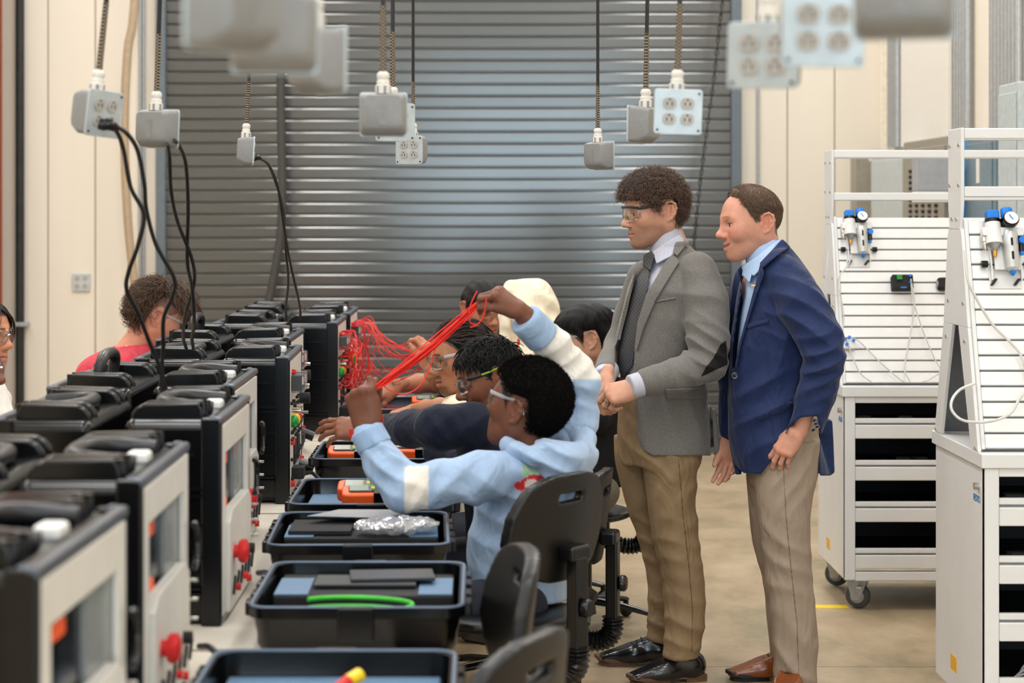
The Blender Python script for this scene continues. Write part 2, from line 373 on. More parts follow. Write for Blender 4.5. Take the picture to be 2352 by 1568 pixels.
# ---------------------------------------------------------------- implicit surfaces for organic shapes
def smin(a, b, k):
    if k <= 0: return np.minimum(a, b)
    h = np.maximum(k - np.abs(a - b), 0) / k
    return np.minimum(a, b) - h * h * k * .25
def smax(a, b, k): return -smin(-a, -b, k)
def V3(p): return np.array([p[0], p[1], p[2]], dtype=np.float32)
def waves(X, Y, Z, freqs, seed):
    r = np.random.default_rng(seed); s = 0
    for f in freqs:
        d = r.normal(size=3); d /= np.linalg.norm(d)
        s = s + np.sin((X * d[0] + Y * d[1] + Z * d[2]) * f + r.uniform(0, 6.28))
    return s / len(freqs)
class Sdf:
    def __init__(s): s.ops = []; s.post = []
    def _p(s, f, lo, hi, k, op):
        s.ops.append((f, np.minimum(lo, hi), np.maximum(lo, hi), k, op)); return s
    def rc(s, a, b, ra, rb, k=.02, op=0, flat=None, fa=1.):
        """tapered capsule; flat: direction in which the section is scaled by fa"""
        a = V3(a); b = V3(b); ba = b - a; bb = float(ba @ ba) + 1e-12
        fl = None
        if flat is not None:
            fl = V3(flat); fl = fl - ba * float(fl @ ba) / bb; fl /= np.linalg.norm(fl)
        def f(X, Y, Z):
            x = X - a[0]; y = Y - a[1]; z = Z - a[2]
            t = np.clip((x * ba[0] + y * ba[1] + z * ba[2]) / bb, 0, 1)
            x = x - t * ba[0]; y = y - t * ba[1]; z = z - t * ba[2]
            if fl is not None:
                q = (x * fl[0] + y * fl[1] + z * fl[2]) * (1 / fa - 1)
                x = x + q * fl[0]; y = y + q * fl[1]; z = z + q * fl[2]
                return (np.sqrt(x * x + y * y + z * z) - (ra + t * (rb - ra))) * min(1, fa)
            return np.sqrt(x * x + y * y + z * z) - (ra + t * (rb - ra))
        m = max(ra, rb) * max(1, fa)
        return s._p(f, np.minimum(a, b) - m, np.maximum(a, b) + m, k, op)
    def chain(s, pts, rs, k=.02, op=0, flat=None, fa=1.):
        for i in range(len(pts) - 1): s.rc(pts[i], pts[i + 1], rs[i], rs[i + 1], k, op, flat, fa)
        return s
    def el(s, c, r, rot=None, k=.02, op=0):
        c = V3(c); r = V3(r); Rm = None if rot is None else np.array(Euler(tuple(R(v) for v in rot)).to_matrix(), dtype=np.float32)
        def f(X, Y, Z):
            x = X - c[0]; y = Y - c[1]; z = Z - c[2]
            if Rm is not None:
                x, y, z = (Rm[0, 0] * x + Rm[1, 0] * y + Rm[2, 0] * z, Rm[0, 1] * x + Rm[1, 1] * y + Rm[2, 1] * z, Rm[0, 2] * x + Rm[1, 2] * y + Rm[2, 2] * z)
            k0 = np.sqrt((x / r[0]) ** 2 + (y / r[1]) ** 2 + (z / r[2]) ** 2)
            k1 = np.sqrt((x / r[0] ** 2) ** 2 + (y / r[1] ** 2) ** 2 + (z / r[2] ** 2) ** 2) + 1e-6
            return np.where(k0 < .3, -min(r) * (1 - k0), k0 * (k0 - 1) / k1)
        m = r if rot is None else np.full(3, r.max())
        return s._p(f, c - m, c + m, k, op)
    def bx(s, c, h, rad=.005, rot=None, k=0., op=0):
        c = V3(c); h = V3(h); Rm = None if rot is None else np.array(Euler(tuple(R(v) for v in rot)).to_matrix(), dtype=np.float32)
        def f(X, Y, Z):
            x = X - c[0]; y = Y - c[1]; z = Z - c[2]
            if Rm is not None:
                x, y, z = (Rm[0, 0] * x + Rm[1, 0] * y + Rm[2, 0] * z, Rm[0, 1] * x + Rm[1, 1] * y + Rm[2, 1] * z, Rm[0, 2] * x + Rm[1, 2] * y + Rm[2, 2] * z)
            x = np.abs(x) - h[0] + rad; y = np.abs(y) - h[1] + rad; z = np.abs(z) - h[2] + rad
            return np.sqrt(np.maximum(x, 0) ** 2 + np.maximum(y, 0) ** 2 + np.maximum(z, 0) ** 2) + np.minimum(np.maximum(x, np.maximum(y, z)), 0) - rad
        m = h if rot is None else np.full(3, np.linalg.norm(h))
        return s._p(f, c - m, c + m, k, op)
    def loft(s, secs, side, axis=(0, 0, -1), k=.03, op=0, pw=2.0):
        """secs: list of (centre xyz, r_side, r_other); sections are stacked along axis; side: direction of r_side"""
        ax = V3(axis); ax /= np.linalg.norm(ax); sd = V3(side); sd = sd - ax * float(sd @ ax); sd /= np.linalg.norm(sd); ot = np.cross(ax, sd)
        C = np.array([list(q[0]) for q in secs], dtype=np.float32); t = C @ ax
        o = np.argsort(t); t = t[o]; C = C[o]
        rs = np.array([q[1] for q in secs], dtype=np.float32)[o]; ro = np.array([q[2] for q in secs], dtype=np.float32)[o]
        u = C @ sd; v = C @ ot
        tt = np.linspace(t[0], t[-1], 80)
        def sm(q):
            # smooth interpolation (monotone-ish cubic)
            d = np.gradient(q, t); i = np.clip(np.searchsorted(t, tt) - 1, 0, len(t) - 2); h = t[i + 1] - t[i]; w = (tt - t[i]) / h
            return ((2 * w ** 3 - 3 * w ** 2 + 1) * q[i] + (w ** 3 - 2 * w ** 2 + w) * h * d[i] + (-2 * w ** 3 + 3 * w ** 2) * q[i + 1] + (w ** 3 - w ** 2) * h * d[i + 1])
        U, W, A, B = sm(u), sm(v), sm(rs), sm(ro)
        def f(X, Y, Z):
            q = X * ax[0] + Y * ax[1] + Z * ax[2]
            a = X * sd[0] + Y * sd[1] + Z * sd[2] - np.interp(q, tt, U)
            b = X * ot[0] + Y * ot[1] + Z * ot[2] - np.interp(q, tt, W)
            ra = np.interp(q, tt, A); rb = np.interp(q, tt, B)
            k0 = (np.abs(a / ra) ** pw + np.abs(b / rb) ** pw) ** (1 / pw)
            d = (k0 - 1) * np.minimum(ra, rb) * np.where(k0 > 1, 1, 1)
            e = np.maximum(t[0] - q, q - t[-1])
            return np.where(e > 0, np.sqrt(np.maximum(d, 0) ** 2 + np.maximum(e, 0) ** 2), np.maximum(d, e)).astype(np.float32)
        m = max(rs.max(), ro.max())
        return s._p(f, C.min(0) - m, C.max(0) + m, k, op)
    def poly(s, pts, d0, d1, k=0., op=1, pix=True, fr=None):
        """prism over a polygon of photo pixels between depths d0 and d1 (or in a given frame fr(X,Y,Z)->(a,b,c))"""
        P = np.array(pts, dtype=np.float32)
        def f(X, Y, Z):
            if fr is None:
                sc = Y / F; a = X / sc + CX; b = CY - (Z - EYE) / sc; c = Y; un = sc
            else:
                a, b, c = fr(X, Y, Z); un = 1.
            a, b, c, un = np.broadcast_arrays(a, b, c, un)
            d = np.full(a.shape, 1e9, dtype=np.float32); ins = np.zeros(a.shape, dtype=bool)
            for i in range(len(P)):
                p = P[i]; q = P[(i + 1) % len(P)]; e = q - p
                wx_ = a - p[0]; wy_ = b - p[1]
                t = np.clip((wx_ * e[0] + wy_ * e[1]) / float(e @ e), 0, 1)
                d = np.minimum(d, (wx_ - t * e[0]) ** 2 + (wy_ - t * e[1]) ** 2)
                cnd = ((p[1] <= b) & (q[1] > b)) | ((q[1] <= b) & (p[1] > b))
                xi = p[0] + (b - p[1]) / (q[1] - p[1] + 1e-9) * e[0]
                ins ^= cnd & (a < xi)
            d = np.sqrt(d) * un; d = np.where(ins, -d, d)
            return np.maximum(d, np.maximum(d0 - c, c - d1))
        if fr is None:
            lo = np.array([1e9] * 3); hi = -lo
            for (x, y) in pts:
                for dd in (d0, d1):
                    w = np.array(S(x, y, dd)); lo = np.minimum(lo, w); hi = np.maximum(hi, w)
        else: lo = np.full(3, -50.); hi = np.full(3, 50.)
        return s._p(f, lo, hi, k, op)
    def plane(s, p, nrm, k=0.):
        """keep the side away from nrm"""
        p = V3(p); nn = V3(nrm); nn /= np.linalg.norm(nn)
        return s._p(lambda X, Y, Z: (X - p[0]) * nn[0] + (Y - p[1]) * nn[1] + (Z - p[2]) * nn[2], np.full(3, -50.), np.full(3, 50.), k, 2)
    def disp(s, fn): s.ops.append((fn, None, None, 0, 3)); return s
    def inter(s, other, off=0.):
        s.ops.append((other, None, None, off, 4)); return s
    def bounds(s):
        lo = np.full(3, 1e9); hi = -lo
        for f, a, b, k, op in s.ops:
            if op == 0: lo = np.minimum(lo, a); hi = np.maximum(hi, b)
        return lo, hi
    def grid(s, xs, ys, zs):
        D = np.full((len(xs), len(ys), len(zs)), .2, dtype=np.float32)
        for f, lo, hi, k, op in s.ops:
            if op == 3:
                m = np.abs(D) < .05
                I = np.nonzero(m)
                D[I] += f(xs[I[0]], ys[I[1]], zs[I[2]]); continue
            if op == 4:
                D = np.maximum(D, f.grid(xs, ys, zs) - k); continue
            pad = k + .03
            i0, i1 = np.searchsorted(xs, (lo[0] - pad, hi[0] + pad)); j0, j1 = np.searchsorted(ys, (lo[1] - pad, hi[1] + pad)); k0, k1 = np.searchsorted(zs, (lo[2] - pad, hi[2] + pad))
            if op == 2 or op == 5: i0 = j0 = k0 = 0; i1, j1, k1 = D.shape
            if i0 >= i1 or j0 >= j1 or k0 >= k1: continue
            sl = (slice(i0, i1), slice(j0, j1), slice(k0, k1))
            d = f(xs[i0:i1, None, None], ys[None, j0:j1, None], zs[None, None, k0:k1])
            if op == 0: D[sl] = smin(D[sl], d, k)
            elif op == 1: D[sl] = smax(D[sl], -d, k)
            else: D[sl] = smax(D[sl], d, k)
        return D
    def mesh(s, h, lo=None, hi=None):
        a, b = s.bounds()
        lo = a if lo is None else np.maximum(a, lo); hi = b if hi is None else np.minimum(b, hi)
        ax = [np.arange(lo[i] - 3 * h, hi[i] + 4 * h, h, dtype=np.float32) for i in range(3)]
        return surface_nets(s.grid(*ax), ax, h)
EDG = [(0, 1), (2, 3), (4, 5), (6, 7), (0, 2), (1, 3), (4, 6), (5, 7), (0, 4), (1, 5), (2, 6), (3, 7)]
COR = np.array([[(i >> 2) & 1, (i >> 1) & 1, i & 1] for i in range(8)])
def surface_nets(D, ax, h):
    D[0] = D[-1] = .1; D[:, 0] = D[:, -1] = .1; D[:, :, 0] = D[:, :, -1] = .1
    s = D < 0
    n = np.zeros(tuple(d - 1 for d in D.shape), dtype=np.int8)
    for c in COR: n += s[c[0]:D.shape[0] - 1 + c[0], c[1]:D.shape[1] - 1 + c[1], c[2]:D.shape[2] - 1 + c[2]]
    I = np.argwhere((n > 0) & (n < 8))
    if len(I) == 0: return np.zeros((0, 3)), np.zeros((0, 4), dtype=int)
    dv = np.stack([D[I[:, 0] + c[0], I[:, 1] + c[1], I[:, 2] + c[2]] for c in COR], 1)
    acc = np.zeros((len(I), 3), dtype=np.float32); cnt = np.zeros(len(I), dtype=np.float32)
    for a, b in EDG:
        m = (dv[:, a] < 0) != (dv[:, b] < 0)
        t = np.where(m, dv[:, a] / (dv[:, a] - dv[:, b] + 1e-12), 0)[:, None]
        p = COR[a] + t * (COR[b] - COR[a]); acc += np.where(m[:, None], p, 0); cnt += m
    P = (I + acc / cnt[:, None]) * h + np.array([ax[0][0], ax[1][0], ax[2][0]])
    idx = np.full(n.shape, -1, dtype=np.int32); idx[I[:, 0], I[:, 1], I[:, 2]] = np.arange(len(I))
    Q = []
    for d in range(3):
        e1, e2 = (d + 1) % 3, (d + 2) % 3
        a = np.moveaxis(s, d, 0)[:-1]; b = np.moveaxis(s, d, 0)[1:]
        E = np.argwhere(a != b)
        full = np.zeros((len(E), 3), dtype=int); rest = [i for i in range(3) if i != d]
        full[:, d] = E[:, 0]; full[:, rest[0]] = E[:, 1]; full[:, rest[1]] = E[:, 2]
        ok = np.all((full > 0) & (full < np.array(n.shape) - 0), axis=1); full = full[ok]
        ok = np.all(full < np.array(n.shape), axis=1); full = full[ok]
        fl = s[full[:, 0], full[:, 1], full[:, 2]]
        def g(o1, o2):
            q = full.copy(); q[:, e1] -= o1; q[:, e2] -= o2; return idx[q[:, 0], q[:, 1], q[:, 2]]
        q = np.stack([g(0, 0), g(1, 0), g(1, 1), g(0, 1)], 1)
        q[~fl] = q[~fl][:, ::-1]; Q.append(q)
    Q = np.concatenate(Q); Q = Q[np.all(Q >= 0, axis=1)]
    return P, Q
def strands(paths, rad, sides=3, taper=True):
    """paths (n,k,3) -> one mesh of thin tubes"""
    P = np.asarray(paths, dtype=np.float32); n, k, _ = P.shape
    T = np.gradient(P, axis=1); T /= np.linalg.norm(T, axis=2, keepdims=True) + 1e-9
    up = np.where(np.abs(T[..., 2:3]) < .9, np.array([0, 0, 1.]), np.array([1., 0, 0])); U = np.cross(T, up); U /= np.linalg.norm(U, axis=2, keepdims=True) + 1e-9
    W = np.cross(T, U)
    r = np.broadcast_to(np.asarray(rad, dtype=np.float32).reshape(-1, 1), (n, k)).copy()
    if taper: r *= np.clip(np.linspace(1.15, .25, k), 0, 1)[None]
    V = np.stack([P + (U * math.cos(2 * math.pi * j / sides) + W * math.sin(2 * math.pi * j / sides)) * r[..., None] for j in range(sides)], 2)
    V = V.reshape(-1, 3)
    b = (np.arange(n)[:, None] * k + np.arange(k - 1)[None]).reshape(-1) * sides
    Q = np.concatenate([np.stack([b + j, b + (j + 1) % sides, b + sides + (j + 1) % sides, b + sides + j], 1) for j in range(sides)])
    return V, Q

# ---------------------------------------------------------------- tables
TZ = .74
m_top = M('pale laminate', (214, 206, 192), .4, var=.04, scale=6); m_blk = M('black plastic', (7, 7, 8), .2, var=.15, scale=60, bump=.02, bscale=900)
m_blk2 = M('satin black plastic', (9, 9, 10), .22, var=.1); m_leg = M('grey leg', (90, 92, 95), .4, metal=.5)
for (y0, y1, w) in ((2.3, 4.42, 'nearest two pairs of cases, green cable trays on it'), (4.46, 6.42, 'trays with foil bag and orange meters'), (6.46, 8.44, 'cases that the navy sleeved student reaches for'), (8.48, 10.5, 'cases covered in red wires')):
    t = thing('work_table', 'pale laminate work table under the ' + w, 'table', (-.95, (y0 + y1) / 2, 0), 0)
    L2 = (y1 - y0) / 2
    MB().box(-.38, .77, -L2, L2, TZ - .03, TZ).build('tabletop', m_top, t, bevel=.004)
    for sx in (-.32, .66):
        for sy in (-L2 + .1, L2 - .1):
            MB().box(sx - .025, sx + .025, sy - .025, sy + .025, 0, TZ - .03).build('leg', m_leg, t)
    MB().box(.12, .2, -L2 + .1, L2 - .1, TZ - .1, TZ - .03).build('rail', m_leg, t)

# ---------------------------------------------------------------- equipment cases standing on edge
CW, CH, CD = .58, .487, .235
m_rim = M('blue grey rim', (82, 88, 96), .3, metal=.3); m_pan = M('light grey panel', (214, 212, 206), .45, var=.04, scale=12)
m_red = M('red plastic', (205, 34, 34), .3); m_grn = M('green lens', (24, 140, 50), .25); m_yel = M('yellow lens', (238, 200, 30), .25)
m_wht = M('white plastic', (232, 232, 230), .35); m_org = M('orange rubber', (240, 92, 30), .45); m_rub = M('grey black rubber', (32, 33, 36), .34, var=.1, bump=.05, bscale=300)
m_clear = M('clear plastic', (235, 240, 242), .08, trans=.85, alpha=.45); m_chrome = M('nickel', (200, 196, 188), .25, metal=.9)
m_sheet = M('grey plastic sheet', (150, 156, 158), .25, alpha=.8)
def rr(w, h, r, n=5):
    out = []
    for cx, cy, a0 in ((w / 2 - r, h / 2 - r, 0), (-w / 2 + r, h / 2 - r, 90), (-w / 2 + r, -h / 2 + r, 180), (w / 2 - r, -h / 2 + r, 270)):
        out += [(cx + r * math.cos(R(a0 + 90 * i / n)), cy + r * math.sin(R(a0 + 90 * i / n))) for i in range(n + 1)]
    return out
def make_case(kind, label, group, handle_up=False):
    t = thing('equipment_case', label, 'case', (0, 0, 0), 0, group)
    b = MB(); b.box(-CD, -.02, .012, CW - .012, .006, CH); b.build('body', m_blk, t, bevel=.028, seg=4)
    # rim round the panel opening
    q = MB()
    q.box(-.05, 0, 0, .02, 0, CH + .004); q.box(-.05, 0, CW - .02, CW, 0, CH + .004); q.box(-.05, 0, .02, CW - .02, 0, .02); q.build('rim', m_blk2, t, bevel=.006)
    MB().box(-.02, .002, 0, CW, CH - .012, CH + .006).build('top_rim_sheen', m_rim, t, bevel=.006)  # blue grey colour imitates the bright reflection along the black rim's top
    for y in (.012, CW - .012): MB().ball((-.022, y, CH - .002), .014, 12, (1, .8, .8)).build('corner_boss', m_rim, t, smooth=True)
    MB().box(-.08, -.035, .27, .33, CH - .004, CH + .02).build('latch', m_wht, t, bevel=.008)
    # fat ribs across the handle side
    for y in (.045, .115, .43, .5):
        poly = [(-CD + .012, CH - .03)] + [(-CD + .012 + .04 * (1 - math.cos(R(a))), CH - .005 + .038 * math.sin(R(a))) for a in (0, 25, 50, 75, 90)] + [(-.06, CH + .036), (-.05, CH + .02), (-.05, CH - .03)]
        MB().prism(poly, lambda a, bb, tt: (a, tt, bb), y, y + .03).build('rib', m_blk2, t, bevel=.006)
    for y in (.06, .13, .445, .515):
        MB().cyl((-.052, y, CH + .0), (-.052, y, CH + .034), .009, n=8).build('latch_pin', m_blk, t, smooth=True)
    # handle
    if handle_up: hp = [(-.11, .19, CH - .01), (-.115, .19, CH + .03), (-.12, .2, CH + .06), (-.12, .25, CH + .075), (-.12, .36, CH + .075), (-.12, .41, CH + .06), (-.115, .42, CH + .03), (-.11, .42, CH - .01)]
    else: hp = [(-.045, .185, CH + .01), (-.1, .185, CH + .014), (-.15, .2, CH + .018), (-.178, .25, CH + .02), (-.178, .36, CH + .02), (-.15, .41, CH + .018), (-.1, .425, CH + .014), (-.045, .425, CH + .01)]
    MB().tube(spline(hp, 28), .017, 10, 1.).build('handle', m_rub, t, smooth=True)
    # fins on both short sides
    for y0, y1 in ((-.004, .02), (CW - .02, CW + .004)):
        for zz, x0, w in ((.075, -.20, .15), (.087, -.19, .14), (.16, -.15, .11), (.235, -.15, .11), (.305, -.20, .17), (.32, -.19, .16), (.40, -.14, .07)):
            MB().box(x0, x0 + w, y0, y1, zz, zz + .005).build('fin', m_blk2, t)
    pn = MB().box(-.03, -.002, .02, CW - .02, .02, CH - .016)
    if kind == 'plain': pn.build('panel', m_pan, t); return t
    if kind == 'frame':
        p = MB(); p.box(-.012, .001, .02, .07, .02, CH - .016); p.box(-.012, .001, CW - .07, CW - .02, .02, CH - .016); p.box(-.012, .001, .07, CW - .07, .4, CH - .016); p.build('front_frame', m_pan, t, bevel=.003)
        MB().box(-.2, -.19, .05, CW - .05, .03, .44).build('inner_back', m_blk, t)
        MB().box(-.02, -.012, .33, .56, .25, .4).build('cover_sheet', m_sheet, t)
        MB().prism([(.07, .02), (CW - .07, .02), (CW - .07, .235), (CW - .12, .26), (.12, .26), (.07, .235)], lambda a, c, tt: (tt, a, c), -.012, .012).build('lower_plate', m_pan, t, bevel=.003)
        e = MB().lathe([(0, .016), (.012, .016), (.012, .024), (.018, .029), (.03, .029), (.036, .02)], (.012, .14, .155), (1, 0, 0)); e.build('emergency_stop', m_red, t, smooth=True)
        MB().tube([(.02 , .52 + .042 * math.cos(a), .285 + .045 * math.sin(a)) for a in np.linspace(-1.9, 1.9, 16)], .007, 8).build('ring_pull', m_blk2, t, smooth=True)
        mt = MB().box(-.06, -.02, .14, .2, .24, .4).build('meter_strap', m_blk2, t, bevel=.004)
        for zz in (.36, .25): MB().box(-.062, -.012, .135, .205, zz, zz + .028).build('orange_clip', m_org, t, bevel=.004)
        for i in range(6):
            y = .11 + .075 * i
            MB().prism([(y, .06), (y + .035, .095), (y + .045, .088), (y + .01, .053)], lambda a, c, tt: (tt, a, c), .012, .017).build('slot', m_dark, t)
            if i in (1, 3, 4): MB().cyl((.012, y, .04 + .02 * (i % 2)), (.024, y, .04 + .02 * (i % 2)), .009, n=10).build('push_button', m_red, t, smooth=True)
        for zz in (.21, .17, .13): MB().cyl((.0, CW - .045, zz), (.025, CW - .045, zz), .0035, n=8).build('terminal_post', m_chrome, t, smooth=True)
        MB().cyl((.012, .42, .115), (.03, .42, .115), .013, n=12).build('knob', m_dark, t, smooth=True)
        return t
    pn.build('panel', m_pan, t)
    for y in (.09, .2):
        rl = MB().box(-.002, .034, y, y + .055, .368, .42).build('relay', m_dark, t, bevel=.003)
        MB().box(-.002, .042, y - .005, y + .06, .362, .426).build('relay_cover', m_clear, t, bevel=.006)
        for i in range(4): MB().box(.034, .036, y + .006 + .012 * i, y + .013 + .012 * i, .39, .416).build('relay_flag', m_red if i % 2 else m_wht, rl)
    for y, mm in ((.1, m_grn), (.18, m_yel), (.26, m_red)):
        MB().lathe([(0, .02), (.008, .021), (.016, .019), (.023, .011), (.025, .003)], (-.002, y, .265), (1, 0, 0)).build('pilot_lamp', mm, t, smooth=True)
    r = random.Random(3)
    for zz in (.325, .305, .225, .2, .135, .07):
        for i in range(9):
            y = .06 + .058 * i + r.uniform(-.012, .012)
            if r.random() < .35: continue
            MB().box(-.002, .008, y, y + r.choice((.012, .02, .03)), zz, zz + .01).build('terminal', m_dark, t)
    for y, zz in ((.07, .2), (.12, .43), (.5, .09), (.07, .06)): MB().cyl((-.002, y, zz), (.012, y, zz), .011, n=12).build('push_button', m_red, t, smooth=True)
    for y, zz in ((.12, .3), (.2, .31), (.47, .26), (.53, .35)): MB().cyl((-.002, y, zz), (.03, y, zz), .006, n=8).build('toggle', m_chrome, t, smooth=True)
    MB().cyl((-.002, .48, .31), (.035, .48, .31), .02, n=16).build('knob', m_dark, t, smooth=True)
    MB().box(-.002, .004, .18, .27, .11, .19).build('slot_window', m_dark, t)
    MB().box(-.002, .004, .33, .42, .11, .19).build('slot_window', m_dark, t)
    MB().box(-.002, .04, .1, .18, .07, .11).build('connector_block', m_dark, t, bevel=.004)
    MB().cyl((-.002, .46, .08), (.05, .46, .06), .02, n=14).build('power_plug', m_blk2, t, smooth=True)
    return t
CASE = dict(A=(-.60, 2.71), B=(-.61, 3.61), C=(-.605, 4.68), D=(-.683, 5.56), E=(-.63, 6.63), F=(-.72, 7.62), G=(-.615, 8.68), H=(-.61, 9.45))
LAB = dict(A='black equipment case with window panel, ahead of the second red stop button', B='black equipment case with window panel whose red stop button shows beside green cable tray',
           C='black equipment case with window panel and orange clipped meter inside', D='black equipment case with window panel and ring pull, behind the orange clipped one',
           E='black equipment case with relay panel beside the orange meters tray', F='black equipment case with relay panel where the navy sleeved student reaches',
           G='black equipment case with relay panel wired in red behind the pinching fist', H='black equipment case with relay panel wired in red, last before the shutter')
protos = {}
for kx in 'ABCDEFGH':
    kind = 'frame' if kx in 'ABCD' else 'relay'
    if kind not in protos: protos[kind] = c = make_case(kind, LAB[kx], 'cases on the aisle side of the tables')
    else: c = copy_tree(protos[kind])
    c['label'] = LAB[kx]; c.location = (CASE[kx][0], CASE[kx][1], TZ); c.rotation_euler = (0, 0, R({'A': -2, 'E': 1}.get(kx, 0)))
LEFT = [(-.86, 3.55, 0, 'black equipment case facing away, leading its row before the first upright handle'), (-.905, 4.65, 0, 'black equipment case facing away with flat handle, before the fat upright handle'), (-.96, 5.5, 1, 'black equipment case facing away with a fat upright handle'),
        (-.905, 6.58, 0, 'black equipment case facing away, cords dropping onto it beside the red shirt'), (-.985, 7.5, 1, 'black equipment case facing away whose upright handle covers the red shirted face'), (-.92, 8.65, 0, 'black equipment case facing away where the long double cord lands'),
        (-.93, 9.45, 0, 'black equipment case facing away, last of its row before the shutter')]
pl = [None, None]
for x, y, up, lab in LEFT:
    if pl[up] is None: pl[up] = c = make_case('plain', lab, 'cases on the far side of the tables', bool(up))
    else: c = copy_tree(pl[up])
    c['label'] = lab; c.location = (x - CD, y + CW, TZ); c.rotation_euler = (0, 0, R(180))

# ---------------------------------------------------------------- detached lids used as trays
m_foam_sheen = M('blue sheen on foam', (84, 116, 146), .5, var=.06); m_foamd = M('black foam', (20, 21, 23), .75, var=.2, scale=80)  # the blue is daylight sheen painted as a colour on black foam
m_gask = M('blue grey gasket', (96, 112, 132), .4)
def make_tray(label, x0, x1, y0, y1, rz=0., foam='two'):
    w = x1 - x0; l = y1 - y0; hh = .115
    t = thing('lid_tray', label, 'tray', ((x0 + x1) / 2, (y0 + y1) / 2, TZ), R(rz), 'case lids laid open on the tables')
    rings = [(w - .09, l - .09, 0), (w - .05, l - .05, .012), (w - .025, l - .025, .07), (w - .02, l - .02, hh - .025), (w, l, hh - .022), (w, l, hh), (w - .03, l - .03, hh), (w - .034, l - .034, .03), (w - .05, l - .05, .012)]
    V = []; Fs = []; n = None
    for (a, b, z) in rings:
        p = rr(a, b, .045, 4); n = len(p); V += [(x, y, z) for x, y in p]
    for j in range(len(rings) - 1): Fs += [(j * n + i, j * n + (i + 1) % n, (j + 1) * n + (i + 1) % n, (j + 1) * n + i) for i in range(n)]
    Fs += [tuple(reversed(range(n))), tuple(range((len(rings) - 1) * n, len(rings) * n))]
    MB().add(V, Fs).build('shell', m_blk, t, smooth=True)
    g = MB(); p = rr(w - .012, l - .012, .04, 4); g.tube([(x, y, hh + .001) for x, y in p + p[:1]], .004, 6); g.build('gasket', m_gask, t, smooth=True)
    for sy, s in ((-l / 2, -1), (l / 2, 1)):
        MB().box(-.04, .04, sy - .014 if s < 0 else sy - .006, sy + .006 if s < 0 else sy + .014, .045, hh + .004).build('latch', m_blk2, t, bevel=.004)
    for sx in (-w / 2, w / 2):
        for yy in (-.16, -.06, .06, .16): MB().box(sx - .014, sx + .014, yy - .03, yy + .03, hh - .035, hh - .004).build('rim_lug', m_blk2, t, bevel=.004)
    if foam == 'two':
        MB().box(-w / 2 + .03, w / 2 - .03, -.02, l / 2 - .03, .012, .092).build('foam_block', m_foamd, t, bevel=.006)
        MB().box(-w / 2 + .032, -w / 2 + .11, -.016, l / 2 - .1, .092, .095).build('foam_sheen', m_foam_sheen, t)
        MB().box(w / 2 - .11, w / 2 - .032, -.016, l / 2 - .1, .092, .095).build('foam_sheen', m_foam_sheen, t)
    elif foam == 'full':
        MB().box(-w / 2 + .03, w / 2 - .03, -l / 2 + .03, l / 2 - .03, .012, .068).build('foam_block', m_foamd, t, bevel=.006)
        MB().box(-w / 2 + .035, w / 2 - .035, -.02, l / 2 - .04, .068, .073).build('foam_sheen', m_foam_sheen, t, bevel=.003)
        MB().box(-w / 2 + .035, -w / 2 + .12, -l / 2 + .04, -.03, .068, .073).build('foam_sheen', m_foam_sheen, t, bevel=.003)
        MB().box(w / 2 - .1, w / 2 - .035, -l / 2 + .04, -.03, .068, .073).build('foam_sheen', m_foam_sheen, t, bevel=.003)
    return t
T = [make_tray('black lid tray holding a green cable with red and yellow plug', -.52, -.04, 3.33, 3.91, 0, 'full'),
     make_tray('black lid tray with a coiled green cable and dark flat books', -.505, -.03, 4.32, 4.89, 0),
     make_tray('black lid tray holding a crumpled clear plastic bag and leaflet', -.56, -.08, 5.13, 5.70, 1.5),
     make_tray('black lid tray holding two orange multimeters strapped together', -.565, -.07, 5.84, 6.4, 0, 'full'),
     make_tray('black lid tray with orange meters under the navy sleeve', -.585, -.09, 6.9, 7.44, 0, 'full'),
     make_tray('black lid tray full of red leads at the far table', -.55, -.06, 8.62, 9.2, 0, 'full')]
def put(o, tray, x, y, z, rz=0):
    o.location = Vector(tray.location) + Vector((x, y, z)); o.rotation_euler = (0, 0, R(rz)); return o
def multimeter(label, tray, x, y, rz, tilt=0):
    t = thing('multimeter', label, 'multimeter', (0, 0, 0), 0, 'orange multimeters in the trays')
    MB().prism(rr(.19, .085, .02), lambda a, b, tt: (a, b, tt), 0, .042).build('holster', m_org, t, bevel=.008)
    MB().prism(rr(.15, .05, .012), lambda a, b, tt: (a, b, tt), .04, .046).build('face', M('graphite face', (48, 50, 54), .4), t, bevel=.002)
    MB().box(-.07, -.015, -.022, .022, .0455, .0475).build('screen', M('lcd screen', (128, 140, 128), .2), t)
    MB().cyl((.035, 0, .045), (.035, 0, .056), .02, .017, 18).build('dial', m_dark, t, smooth=True)
    for i, mm in enumerate((m_grn, m_yel, m_grn)): MB().box(-.006, .004, -.02 + .015 * i, -.01 + .015 * i, .046, .049).build('key', mm, t)
    MB().box(.0, .03, -.045, .045, -.001, .047).build('strap', m_blk2, t)
    put(t, tray, x, y, .075, rz); t.rotation_euler.x = R(14); t.location.z += .026; return t
multimeter('orange multimeter with black strap on the near side of its pair', T[3], -.0, -.13, 4)
multimeter('orange multimeter behind its strapped twin in the tray', T[3], -.02, -.02, 0)
multimeter('orange multimeter at the bottom edge of the tray under the navy sleeve', T[4], -.1, -.16, 2)
multimeter('orange multimeter beside the navy sleeve elbow in the tray', T[4], .12, -.1, -8)
multimeter('orange red multimeter among red leads on the far tray', T[5], .1, -.02, 3)
m_green = M('green cable', (70, 190, 60), .4)
def cable(name, pts, r, mat, label, n=40):
    o = MB().tube(spline(pts, n), r, 8).build(name, mat, smooth=True); return tag(o, label, 'cable')
def tl(t, x, y, z): return Vector(t.location) + Vector((x, y, z))
g1 = thing('network_cable', 'bright green cable ending in a red and yellow plug', 'cable', tl(T[0], 0, 0, 0))
